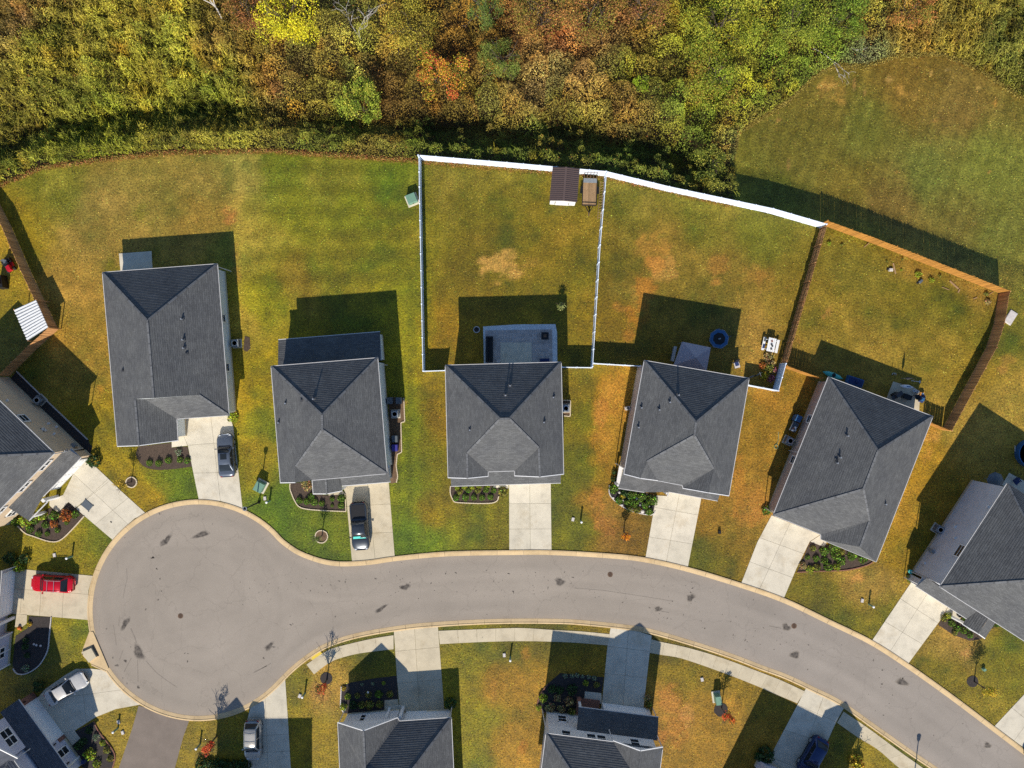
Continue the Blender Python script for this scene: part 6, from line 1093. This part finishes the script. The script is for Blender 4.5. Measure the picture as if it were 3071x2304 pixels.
shrubs('leafy shrub in the crowded bed of the canopy house', 'shrubs of the canopy house', tl('C3', [(890,930,.5),(975,970,.45,'dark'),(1040,985,.45),(1120,1000,.55),(1207,1028,.55),(930,1030,.4),(1000,1045,.4),(1060,1050,.45),(1150,1070,.4),(1080,1105,.45,'olive'),(1180,1118,.42),(1020,1097,.4,'olive'),(960,990,.35,'yellow')]))
shrubs('leafy shrub in the overgrown bed of the angled house', 'shrubs of the angled house', tl('C4', [(465,1425,.4,'olive'),(560,1450,.45),(640,1425,.6),(655,1485,.6),(492,1510,.4),(562,1530,.4),(420,1500,.3),(380,1570,.4,'tan'),(700,1530,.45),(702,1455,.4,'olive'),(790,1485,.5),(880,1508,.5),(590,1582,.5),(500,1585,.45,'olive'),(440,1600,.4,'lime'),(660,1580,.4,'lime')]))
shrubs('green shrub in the bed of the slate house', 'shrubs of the slate house', tl('D4', [(1550,420,.4,'olive'),(1615,462),(1662,502),(1712,522),(1765,558),(1732,430,.5),(1795,450,.4),(1770,497,.34),(1842,512),(1840,475,.34),(1590,398,.36,'lime'),(1640,540,.3,'olive'),(1985,450,.55),(1930,468,.4)])); shrubs('dark shrub at the front corner of the slate house', 'corner shrub', tl('j', [(485,900,.5)]))
shrubs('leafy green shrub in the large bed of the tan house', 'shrubs of the tan house', tl('b', [(250,1140,.5),(400,1115,.65,'lime'),(560,1110,.5),(672,1030,.6,'lime'),(885,1035,.55),(1232,1015,.45),(745,1190,.42),(485,1262,.42),(635,1332,.34),(780,1335,.28),(950,1278,.28),(1100,1152,.28)])); shrubs('larger orange leaved shrub in the tan house bed', 'large orange shrub', tl('b', [(1090,1040,.66,'orange')])); shrubs('smaller orange leaved shrub in the tan house bed', 'small orange shrub', tl('b', [(885,1168,.44,'orange')])); shrubs('spiky dark bush at the garage corner of the tan house', 'spiky bush', tl('b', [(1540,130,.75,'dark')]))
shrubs('yellow green plant beside the garage of the left edge house', 'garage plant', tl('c', [(310,335,.7,'lime')])); shrubs('yellow flowers at the porch step below the red wagon', 'yellow flowers', tl('D1', [(243,465,.26,'yellow')])); shrubs('dark plant in the rounded bed below the red wagon', 'dark bed plants', tl('D1', [(210,600,.35,'dark'),(205,655,.35,'dark'),(222,725,.3,'dark'),(210,830,.36,'grey')])); shrubs('dark thicket in the shade left of the red wagon', 'dark thicket', tl('c', [(400,200,.6,'dark'),(150,190,.7,'dark')]))
shrubs('bushy plant in the curved bed of the bottom left house', 'shrubs of the bottom left house', tl('D1', [(790,1405,.4,'grey'),(740,1550,.6,'lime'),(880,1512,.4,'olive'),(850,1455,.36,'lime'),(912,1582,.4,'olive'),(800,1630,.45,'lime'),(735,1350,.4,'dark'),(650,1480,.5,'dark'),(690,1440,.4,'dark')])); shrubs('dark bush at the garage corner near the pearl sedan', 'garage bush', tl('D1', [(312,985,.6,'dark')]))
shrubs('small pale plant in the top row of the gable house bed', 'top row plants', tl('D2', [(900,965,.16,'grey'),(988,960,.2,'grey'),(1077,955,.22,'lime')])); shrubs('round shrub in the shaded bed of the gable house', 'shaded shrubs', tl('D2', [(862,1060,.38,'olive'),(952,1052,.38,'olive'),(1037,1050,.38,'green'),(1130,1048,.34,'olive'),(825,1140,.5,'dark'),(900,1137,.45,'olive'),(960,1137,.45,'olive'),(1045,1132,.45,'olive')])); shrubs('lime round shrub at the sunny end of the gable house bed', 'lime shrub', tl('D2', [(780,1070,.38,'lime')])); shrubs('small yellow plant at the top corner of the gable house bed', 'yellow plant', tl('D2', [(747,1000,.24,'yellow')])); shrubs('green plant at the downspout of the gable house', 'downspout plant', tl('D2', [(745,1155,.36,'lime')])); shrubs('dark shrub in the shade right of the gable house', 'right shade shrub', tl('D2', [(1635,1125,.6,'dark')]))
shrubs('silver plant in the top row before the pale two storey house', 'silver plants', tl('D3', [(485,897,.26,'grey'),(540,895,.26,'grey'),(582,890,.28,'grey'),(630,902,.2,'grey'),(680,905,.26,'grey'),(725,915,.3,'grey')])); shrubs('shaded bush before the pale two storey house', 'shaded bushes', tl('D3', [(655,955,.34,'lime'),(745,970,.3,'olive'),(375,1010,.5,'dark'),(440,1015,.4,'dark'),(540,1015,.55,'dark'),(420,1080,.36,'tan'),(520,1108,.5,'tan'),(360,1160,.55,'tan'),(455,1172,.5,'tan'),(540,1192,.5,'olive')])); shrubs('sunlit lime bush at the left end of the two storey house bed', 'lime bush', tl('D3', [(300,1080,.44,'lime')])); shrubs('small bright bush at the corner of the two storey house', 'small bright bush', tl('D3', [(265,1162,.3,'lime')])); shrubs('small shrub in the shade right of the two storey driveway', 'right side shrubs', tl('D3', [(1165,1078,.36,'tan'),(1180,1125,.36,'olive')]))
shrubs('dark hedge shrub at the bottom edge left of the silver wagon', 'bottom hedge', [('f', 200 + 88 * k, 1625 + 6 * (k % 2), .6, 'dark') for k in range(9)]); shrubs('yellow plant at the bottom edge of the hedge', 'hedge end plant', tl('f', [(370,1655,.3,'yellow')]))
shrubs('big dark bush beside the blue crossover driveway', 'driveway bush', tl('i', [(600,1480,.95,'dark'),(520,1500,.6,'dark')])); shrubs('yellow leaved bush on the lawn right of the blue crossover', 'yellow bush', tl('i', [(2010,1590,.7,'yellow'),(1990,1640,.5,'olive')]))
shrubs('plume grass clump in the flower corner of the canopy yard', 'plume grass', tl('q', [(1100,410,.6,'tan'),(1110,480,.55,'tan')])); shrubs('flowering bush in the corner of the canopy yard', 'flowering bushes', tl('q', [(1100,525,.6,'olive'),(1060,590,.5,'yellow'),(1115,620,.45,'pink'),(1150,540,.4,'pink'),(1040,500,.4,'orange')]))
shrubs('young green plant near the back of the right yard', 'young plants of the right yard', tl('B4', [(597,470,.24,'lime'),(703,482,.16,'olive'),(1337,730,.34,'lime'),(1445,775,.3,'lime'),(1515,740,.2,'olive'),(1205,600,.14,'olive'),(1075,618,.12,'olive'),(1905,890,.26,'olive'),(1915,955,.3,'tan'),(1195,690,.12,'lime')]))
shrubs('dark climbing bush at the front corner of the canopy house', 'corner climber', tl('C3', [(885,850,.4,'dark'),(890,790,.3,'dark')])); shrubs('shrub at the front corner of the angled house', 'front corner shrub', tl('C4', [(78,1110,.45,'green')]))
for k, (x, y, s) in enumerate(sorted(((935,960,.16),(1080,1010,.2),(960,1025,.14),(1105,1065,.13),(955,1065,.16),(1040,1100,.13),(1180,1075,.12),(882,1005,.15),(1125,1117,.24),(1010,1010,.1),(1165,1120,.12)))):
    c = T('C3', x, y, .1); o = MB().lathe([(s * .8, 0), (s, s * .35), (s * .8, s * .7), (s * .3, s * .85)], 9, (0, 0, 0)).build('garden_stone', 'stone', None, False, True); o.location = (c.x, c.y, .03); tag(o, 'white stone among the plants of the canopy house bed, ' + from_left(k), 'stone', 'white bed stones')
for k, (x, y) in enumerate(((280,632),(300,640),(335,645))): c = T('D1', x, y, .1); o = MB().lathe([(.12, 0), (.14, .06), (.08, .12)], 8).build('garden_stone', 'stone', None, False); o.location = (c.x, c.y, .03); tag(o, 'pale stone in the dark rounded bed below the red wagon, ' + from_left(k), 'stone', 'stones in the dark bed')
c = T('D2',953,1025,.3); r = thing('garden_light', 'white globe light in the shaded gable house bed', 'light', (c.x, c.y, .03)); MB().tube([(0,0,0),(0,0,.35)],.02,6).build('stem','black',r,False); MB().lathe([(.05,.33),(.11,.4),(.11,.48),(.04,.54)],12).build('globe','white',r,False,True)

# ================================================================== TREES
def branches(mb, p, d, ln, r, depth, rng, tips, spread=.6):
    q = p + d * ln; m = p.lerp(q, .5) + V3(tuple(rng.normal(0, ln * .05, 3))); mb.tube([p, m, q], [r, r * .85, r * .68], 6 if r > .04 else 4)
    tips.append(q)
    if depth == 0: return
    for _ in range(int(rng.integers(2, 4))):
        nd = (d + V3(tuple(rng.normal(0, spread, 3)))).normalized(); nd.z = max(nd.z, -.1); branches(mb, q if rng.random() < .6 else m, nd.normalized(), ln * rng.uniform(.55, .8), r * .6, depth - 1, rng, tips, spread)
def tree(label, base, h, cr, cols, n=1500, name='tree', clear=.35, leaf=.16, seed=0, group=None, flat_=.8, bark='bark', lean=(0, 0), fill=.55, lobes=7, lobe_r=(.32, .55), spread=.62):
    rng = np.random.default_rng(1000 + seed); r = thing(name, label, 'tree', (base.x, base.y, base.z), 0, group); mb = MB(); tips = []; tr = max(.03, h * .018)
    top = V3((lean[0], lean[1], h * clear)); mb.tube([(0, 0, -.1), tuple(top * .5), tuple(top)], [tr * 1.3, tr, tr * .85], 8)
    for k in range(4): a = k * 1.6 + rng.random(); branches(mb, top, V3((math.cos(a) * .6, math.sin(a) * .6, 1)).normalized(), h * (1 - clear) * .38, tr * .6, 2, rng, tips)
    branches(mb, top, V3((0, 0, 1)), h * (1 - clear) * .5, tr * .8, 2, rng, tips, .4); mb.build('trunk', bark, r, False, True)
    zc = h * (clear + (1 - clear) * .52); rz = h * (1 - clear) * .5; L_ = []
    for k in range(lobes):
        a = rng.random() * 6.28; e = rng.random() ** .5 * spread; L_.append((math.cos(a) * cr * e + lean[0], math.sin(a) * cr * e + lean[1], zc + rng.uniform(-.5, .55) * rz * 1.1, cr * rng.uniform(*lobe_r)))
    pts = []; per = n // lobes
    for lx, ly, lz, lr in L_:
        d = rng.normal(size=(per, 3)); d /= np.linalg.norm(d, axis=1, keepdims=True); rr = lr * (fill + (1 - fill) * rng.random((per, 1)) ** .6); q = d * rr; q[:, 2] *= flat_; pts.append(q + np.array([lx, ly, lz]))
    pts = np.concatenate(pts); pts += rng.normal(0, cr * .05, pts.shape); ci = rng.integers(0, len(cols), len(pts)); lob = np.repeat(np.arange(lobes), per); pref = rng.integers(0, len(cols), lobes); ci = np.where(rng.random(len(pts)) < .6, pref[lob], ci)
    col = np.array(cols, float)[ci]; col = srgb(np.clip(col * 1.12 * (1 + rng.normal(0, .13, (len(pts), 1))), 8, 255), .9); pts[:, 2] = np.maximum(pts[:, 2], h * clear * .7)
    v, f, co = leafquads(pts, rng.uniform(leaf * .7, leaf * 1.4, len(pts)), col, .45, .6, rng); numesh('crown', v, f, co, 'leaf', r); return r
tree('yellow olive sapling in the ringed circle on the leftmost lawn', T('C1',1092,872), 3.1, .75, [(150,130,50),(170,140,50),(120,110,40),(130,120,50)], 520, 'sapling', .42, .13, 1)
tree('thin sparse sapling in the ringed circle by the pickup', T('C2',570,1315), 3.0, .55, [(96,110,50),(110,120,60)], 260, 'sapling', .4, .10, 2)
tree('bright orange sapling on the lawn left of the fourth driveway', T('C3',968,1285), 3.2, .62, [(220,120,30),(235,150,40),(200,90,30),(180,120,40)], 600, 'sapling', .25, .12, 3)
tree('golden green sapling on the lawn of the slate house', T('D4',1798,940), 3.6, .85, [(150,140,40),(190,165,50),(120,120,35),(200,150,60)], 900, 'sapling', .38, .13, 4)
tree('red tipped tall sapling beside the sidewalk ramp', T('D2',610,925), 4.3, .75, [(90,96,36),(200,80,50),(110,110,40),(210,100,60)], 650, 'sapling', .28, .12, 5)
tree('red and green sapling beside the green cabinet at the bottom', T('D3',1780,1160), 3.4, .75, [(110,90,36),(235,90,50),(200,110,40),(90,90,36)], 700, 'sapling', .4, .12, 6)
tree('scarlet leaved tree at the shadow edge left of the silver wagon', T('D1',1795,1395), 4.2, .85, [(214,84,50),(190,60,40),(230,110,60),(150,60,40)], 800, 'sapling', .3, .13, 7)
tree('nearly bare young tree at the bottom right by the sidewalk', P(2562, 2322), 4.3, .7, [(120,110,50),(150,120,50)], 130, 'sapling', .4, .12, 8)
tree('small pale green tree in the patio yard by the shadow edge', T('B3',440,1000), 2.0, .62, [(130,135,80),(150,150,90),(110,120,60)], 420, 'sapling', .3, .13, 9)
wt = [('bright yellow tree at the top of the woods', 893, 118, 6.5, 3.6, [(214,196,40),(226,206,60),(190,180,36),(170,165,40)], 5200, .17),
      ('orange and scarlet tree in the middle of the woods', 1335, 262, 4.6, 3.0, [(200,122,50),(186,86,50),(190,152,50),(150,140,44),(214,140,56),(160,140,46),(170,64,56)], 4200, .16),
      ('round dark evergreen at the top of the woods', 1456, 85, 5.5, 2.1, [(96,116,50),(108,126,56),(80,98,44)], 3600, .11),
      ('tall evergreen right of the orange tree in the woods', 1508, 225, 5.5, 2.5, [(100,114,46),(112,126,52),(86,100,42),(128,130,56)], 5200, .11),
      ('glossy bright green bush tree above the white fence corner', 1105, 350, 3.6, 2.7, [(110,128,40),(138,150,50),(92,108,36),(160,156,58)], 4200, .17),
      ('olive gold tree left of the orange tree', 1245, 130, 5.0, 3.4, [(150,140,50),(130,124,44),(170,150,56),(120,110,40)], 4600, .15),
      ('reddish brown tree at the top right of the dark evergreen', 1610, 90, 6.0, 3.4, [(156,102,60),(136,110,50),(150,120,58),(120,96,46),(126,124,46),(130,124,46)], 4600, .15),
      ('rust coloured tree at the top middle of the woods', 1755, 105, 6.0, 3.6, [(152,104,58),(134,114,52),(154,120,60),(126,100,50),(124,122,46),(120,120,44)], 4600, .15),
      ('brown red tree at the very top left of the green trees', 1905, 75, 5.5, 3.0, [(144,94,62),(152,110,58),(128,114,44),(116,82,50)], 3600, .15),
      ('broad yellow green tree at the top right of the woods', 2140, 120, 5.5, 4.4, [(132,142,44),(150,152,50),(110,124,40),(160,150,50)], 6500, .15),
      ('yellow green tree beside the field corner of the woods', 2120, 265, 4.5, 3.6, [(128,136,44),(110,122,38),(146,146,50),(150,120,50)], 5200, .15),
      ('green tree at the top beyond the open field', 2340, 110, 4.5, 3.6, [(126,138,44),(110,124,40),(140,144,50)], 5000, .15),
      ('deep green bush tree at the top edge beyond the field', 2490, 95, 3.5, 2.8, [(88,112,36),(104,126,40),(120,130,44)], 3600, .15),
      ('rusty bush tree at the top beyond the field', 2690, 70, 3.0, 2.6, [(150,110,50),(170,110,60),(120,116,44)], 3000, .14),
      ('lime green young tree in the middle of the brown brush', 1912, 280, 2.6, 1.0, [(140,160,40),(120,140,36)], 1000, .12),
      ('copper red tree at the top left beside the pale trunk', 772, 75, 5.0, 2.6, [(140,90,54),(150,104,56),(124,84,48),(136,112,50)], 3000, .15),
      ('dark green shrub tree by the end of the white fence', 2120, 520, 2.6, 2.2, [(90,100,36),(110,116,40),(76,86,34),(140,136,56)], 2600, .16)]
for k, (lb, x, y, hh, cr, cols, n, lf) in enumerate(wt): tree(lb, G(x, y), hh + 1.2, cr, cols, n, 'woodland_tree', .22, lf, 30 + k, None, .9, 'bark', (0, 0), .5, 20, (.16, .40), .92)
def bare(label, base, h, seed, d=(0, .1, 1), depth=4, r0=.07, sp=.55):
    rng = np.random.default_rng(seed); r = thing('bare_tree', label, 'tree', base); mb = MB(); tips = []; branches(mb, V3((0, 0, 0)), V3(d).normalized(), h * .4, r0, depth, rng, tips, sp); mb.build('trunk', 'palebark', r, False, True)
bare('bleached bare tree with white branches near the top of the woods', G(1085, 120), 7.5, 5, (.1, -.1, 1), 4, .08); bare('pale bare trunk at the top left of the woods', G(690, 75), 6.5, 8, (-.25, .3, 1), 2, .11, .2); bare('second pale trunk left of the yellow tree', G(835, 85), 5.5, 9, (-.2, .25, 1), 2, .09, .2)
bare('dead branching limb fallen at the left edge of the open field', G(2440, 146), 6.0, 12, (.95, -.7, .12), 3, .06, .35); bare('second dead limb lying in the pale grass by the field', G(2552, 142), 2.6, 15, (.9, -.5, .1), 2, .05, .3)

# ================================================================== WOODS UNDERGROWTH
VC = np.array([(100,100,128,125,45),(300,300,120,122,40),(500,150,138,136,50),(200,250,116,116,45),(600,300,112,116,40),(50,60,130,105,60),(700,60,116,96,46),(760,150,126,108,46),(820,200,136,112,55),(900,250,120,110,45),(1080,150,132,130,55),(1200,120,150,140,50),(1180,60,150,130,50),(1150,230,124,104,50),(1250,260,104,92,40),(1420,130,104,84,38),(1400,60,130,100,40),(1600,60,152,106,58),
(1720,80,148,104,58),(1650,130,146,110,58),(1800,60,142,106,56),(1700,200,142,116,66),(1620,230,138,118,68),(1800,230,128,112,58),(1900,250,120,100,50),(1850,330,130,112,52),(1950,180,112,110,40),(2100,100,126,130,40),(2200,50,126,135,40),(2200,200,126,130,40),(2000,300,110,115,45),(2100,330,102,106,36),(2300,150,116,126,40),(2400,100,110,120,40),(2500,120,102,116,36),(2600,60,122,108,44),
(2750,60,138,114,52),(2900,60,126,112,46),(3000,120,106,106,46),(1000,400,96,100,36),(1300,420,88,96,32),(1700,430,92,96,36),(2100,500,92,96,36),(300,430,112,116,36),(100,480,112,112,40),(600,430,122,116,46),(1100,440,126,116,50),(2600,160,120,125,80),(2200,420,120,108,52),(1500,330,124,108,50),(1400,380,108,100,40),(1400,440,84,92,32),(1550,455,84,94,34),(1850,460,86,96,36),(1960,490,92,98,38),(2030,530,96,102,42),(2150,470,100,104,40),(2190,540,96,100,40),(1750,400,110,106,42),(1650,390,104,100,42),(150,180,140,128,48),(400,220,134,126,44),(350,100,142,132,50),(450,330,122,116,42),(60,330,118,110,42)], float)
def vcol(px, py, rng, n):
    wx = px + (fbm(px, py, 90, 31, 3) - .5) * 120; wy = py + (fbm(px, py, 90, 35, 3) - .5) * 120; num = np.zeros((n, 3)); den = np.zeros(n)
    for a, b, r, g, bl in VC: w = 1 / ((wx - a) ** 2 + (wy - b) ** 2 + 700) ** 2; den += w; num += w[:, None] * np.array([r, g, bl])
    c = num / den[:, None]; t = fbm(px, py, 42, 91, 3)[:, None]; c = c * (1 + (t - .5) * .7) + np.clip(fbm(px, py, 60, 95, 2)[:, None] - .62, 0, 1) * np.array([80, 10, -20]); return c
def worley(x, y, cell, seed):
    """distance to the nearest jittered cell centre (in cells) and a random value of that cell"""
    g = np.random.default_rng(seed).random((128, 128, 3)); u = x / cell + 500; w = y / cell + 500; iu = np.floor(u).astype(int); iw = np.floor(w).astype(int); best = np.full(x.shape, 9.0); val = np.zeros(x.shape)
    for a in (-1, 0, 1):
        for b in (-1, 0, 1):
            q = g[(iu + a) % 128, (iw + b) % 128]; d = (iu + a + .15 + .7 * q[..., 0] - u) ** 2 + (iw + b + .15 + .7 * q[..., 1] - w) ** 2; m = d < best; best = np.where(m, d, best); val = np.where(m, q[..., 2], val)
    return np.sqrt(best), val
def crowns(px, py):
    """bush crowns: small on the grassy left and along the lawn, broad in the wood"""
    X = px * S; Y = py * S; e = (woods_edge(px) - py) * S; a, va = worley(X, Y, 1.5, 63); b, vb = worley(X, Y, 2.7, 64); big = (px > 800) & (e > 4.5) & (px < 2700); return np.where(big, b, a), np.where(big, vb, va), big
def wheight(px, py):
    e = (woods_edge(px) - py) * S; X = px * S; Y = py * S
    wob = (fbm(X, Y * .2, 5, 44, 2) - .5) * 1.8; front = 2.2 * np.exp(-((e - 1.2 - wob * .3) / 1.1) ** 2); back = np.clip((e - 5.2 + wob * 1.3) / 1.1, 0, 1); main = 2.2 + 5.0 * (fbm(X, Y, 4.2, 47, 3) - .40)
    d1, v1, _ = crowns(px, py); d2, v2 = worley(X, Y, .75, 67); lump = (.16 + 1.1 * np.clip(1 - d1 * d1 * 1.9, 0, 1) * (.55 + .75 * v1)) * (.6 + .5 * np.clip(1 - d2 * d2 * 1.6, 0, 1)) + .12
    dg, vg = worley(X, Y, 1.15, 83); gapl = np.where(vg > .62, 2.6 * vg * np.clip(1 - dg * dg * 3, 0, 1), 0) * (e > 1.5)
    h = np.maximum(np.maximum(front, back * np.clip(main, .7, 5.0)) * lump, gapl * (1 - back)); right = np.clip((px - 2180) / 60, 0, 1); h = h * (1 - right) + right * np.minimum(.3 + e * .5, 1.7) * lump * 1.15; return np.clip(h, .06, 4.8)
def crown_tint(px, py):
    d, v, big = crowns(px, py); w = np.mod(v * 7.13, 1.0); amp = np.where(big, 1.0, .55)[:, None]; return 1 + amp * (np.stack([.36 * (v - .5) +   .16 * (w - .5), .36 * (v - .5) - .06 * (w - .5), .2 * (v - .5)], -1))
def undergrowth():
    rng = np.random.default_rng(5); n = 900000; X = rng.uniform(-65, 65, n); Y = rng.uniform(14, 52, n); px = X / S + CX; py = -Y / S + CY
    z0 = tz_px(px, py); k = H / (H - z0 * 0); m = py < woods_edge(px) - 5; X, Y, px, py, z0 = X[m], Y[m], px[m], py[m], z0[m]; n = len(X)
    h = wheight(px, py); z = z0 + h * (1 - .7 * rng.random(n) ** 1.7); c = vcol(px, py, rng, n) * (1 + rng.normal(0, .14, (n, 1))) * 1.25 * crown_tint(px, py); c = np.where((rng.random(n) < .012)[:, None], np.array([180, 120, 60]), c)
    v, f, co = leafquads(np.stack([X, Y, z], -1), rng.uniform(.08, .2, n), srgb(np.clip(c, 8, 250), .9), .5, .6, rng)
    o = numesh('undergrowth', v, f, co, 'leaf'); tag(o, 'dense brush and low foliage of the woods behind the yards', 'undergrowth', kind='stuff')
    # arching grass blades
    n = 230000; X = rng.uniform(-65, 65, n); Y = rng.uniform(14, 52, n); px = X / S + CX; py = -Y / S + CY; e = (woods_edge(px) - py) * S
    w = .75 * np.clip((820 - px) / 160, .0, 1) + .10 * np.exp(-((e - 1.2) / 1.4) ** 2) + .8 * np.clip((px - 2660) / 80, 0, 1) + .12 * ((px > 1480) & (px < 1950) & (py > 150)); m = (e > .15) & (rng.random(n) < w)
    X, Y, px, py = X[m], Y[m], px[m], py[m]; n = len(X); cx_ = np.round(X / .7) * .7; cy_ = np.round(Y / .7) * .7; cx_ += (vnoise(cx_, cy_, .7, 5) - .5) * .5; cy_ += (vnoise(cx_, cy_, .7, 6) - .5) * .5; X = .35 * X + .65 * cx_; Y = .35 * Y + .65 * cy_
    h = wheight(px, py); zb = tz_px(px, py) + h * .55; base = np.stack([X, Y, zb], -1); wd = 2.2 + 2.2 * (fbm(X, Y, 3, 71, 2) - .5) + rng.normal(0, .75, n); d = np.stack([np.cos(wd), np.sin(wd), np.zeros(n)], -1); ln = rng.uniform(.35, .85, n)[:, None]
    s = np.cross(d, [0, 0, 1]) * rng.uniform(.022, .042, n)[:, None]; p1 = base + d * ln * .25 + np.array([0, 0, .62]) * ln * .9; p2 = base + d * ln * .95 + np.array([0, 0, .62]) * ln; v = np.stack([base - s, base + s, p1 + s, p1 - s, p2 + s * .3, p2 - s * .3], 1).reshape(-1, 3)
    i = np.arange(n)[:, None] * 6; f = np.concatenate([i + np.array([[0, 1, 2, 3]]), i + np.array([[3, 2, 4, 5]])], 0); c = vcol(px, py, rng, n) * (1 + rng.normal(0, .2, (n, 1))) * np.array([1.18, 1.18, 1.05]); co = np.repeat(srgb(np.clip(c, 8, 250), .9), 6, 0)
    o = numesh('tall_grass', v, f, co, 'leaf'); tag(o, 'tall arching grass mixed through the woods edge', 'tall grass', kind='stuff')
undergrowth()
def tufts():
    """rough grass along lawn edges and the ragged lip of the woods"""
    rng = np.random.default_rng(15); n = 26000; px = rng.uniform(-100, 3200, n); py = woods_edge(px) + rng.normal(0, 5, n); z = tz_px(px, py); X = (px - CX) * S; Y = -(py - CY) * S; c = np.where(((rng.random(n) < .4) & (px < 2207))[:, None], np.array([170, 112, 70]), np.array([150, 134, 64])) * (1 + rng.normal(0, .2, (n, 1)))
    v, f, co = leafquads(np.stack([X, Y, z + rng.uniform(.02, .25, n)], -1), rng.uniform(.1, .25, n), srgb(np.clip(c, 8, 250), .9), .3, .35, rng); tag(numesh('dry_grass_edge', v, f, co, 'leaf'), 'dry tufts along the lip of the woods', 'dry grass', kind='stuff')
tufts()

# ================================================================== GRASS
def inside(x, y, poly):
    r = np.zeros(len(x), bool); n = len(poly)
    for i in range(n):
        (x0, y0), (x1, y1) = poly[i], poly[(i + 1) % n]
        if y0 == y1: continue
        r ^= ((y0 > y) != (y1 > y)) & (x < (x1 - x0) * (y - y0) / (y1 - y0) + x0)
    return r
def grass():
    rng = np.random.default_rng(23); n = 520000; X = rng.uniform(-60, 60, n); Y = rng.uniform(-45.5, 42, n); px = X / S + CX; py = -Y / S + CY; keep = py > woods_edge(px) - 3
    X, Y, px, py = X[keep], Y[keep], px[keep], py[keep]
    for pl in PAVE:
        pl = [(p[0], p[1]) for p in pl]; a = np.array(pl); lo = a.min(0); hi = a.max(0); m = np.where((X > lo[0]) & (X < hi[0]) & (Y > lo[1]) & (Y < hi[1]))[0]
        if len(m) == 0: continue
        ins = inside(X[m], Y[m], pl); k = np.ones(len(X), bool); k[m[ins]] = False; X, Y, px, py = X[k], Y[k], px[k], py[k]
    thin = fbm(X, Y, 1.3, 88, 3); k = rng.random(len(X)) < np.clip((thin - .28) * 2.6, .08, 1); X, Y, px, py = X[k], Y[k], px[k], py[k]
    n = len(X); ix = np.clip(np.searchsorted(LX, X), 0, len(LX) - 1); iy = np.clip(np.searchsorted(LY, Y), 0, len(LY) - 1); c = LCOL[ix, iy] * (1 + rng.normal(0, .32, (n, 1))) * (1 + rng.normal(0, .07, (n, 3))) * np.array([1.05, 1.07, 1.0]); z = tz_px(px, py)
    v, f, co = leafquads(np.stack([X, Y, z + rng.uniform(.0, .045, n)], -1), rng.uniform(.06, .17, n), srgb(np.clip(c, 8, 250), .86), .9, .4, rng)
    tag(numesh('grass', v, f, co, 'grass'), 'short mown grass tufts over the lawns', 'grass', kind='stuff')
grass()
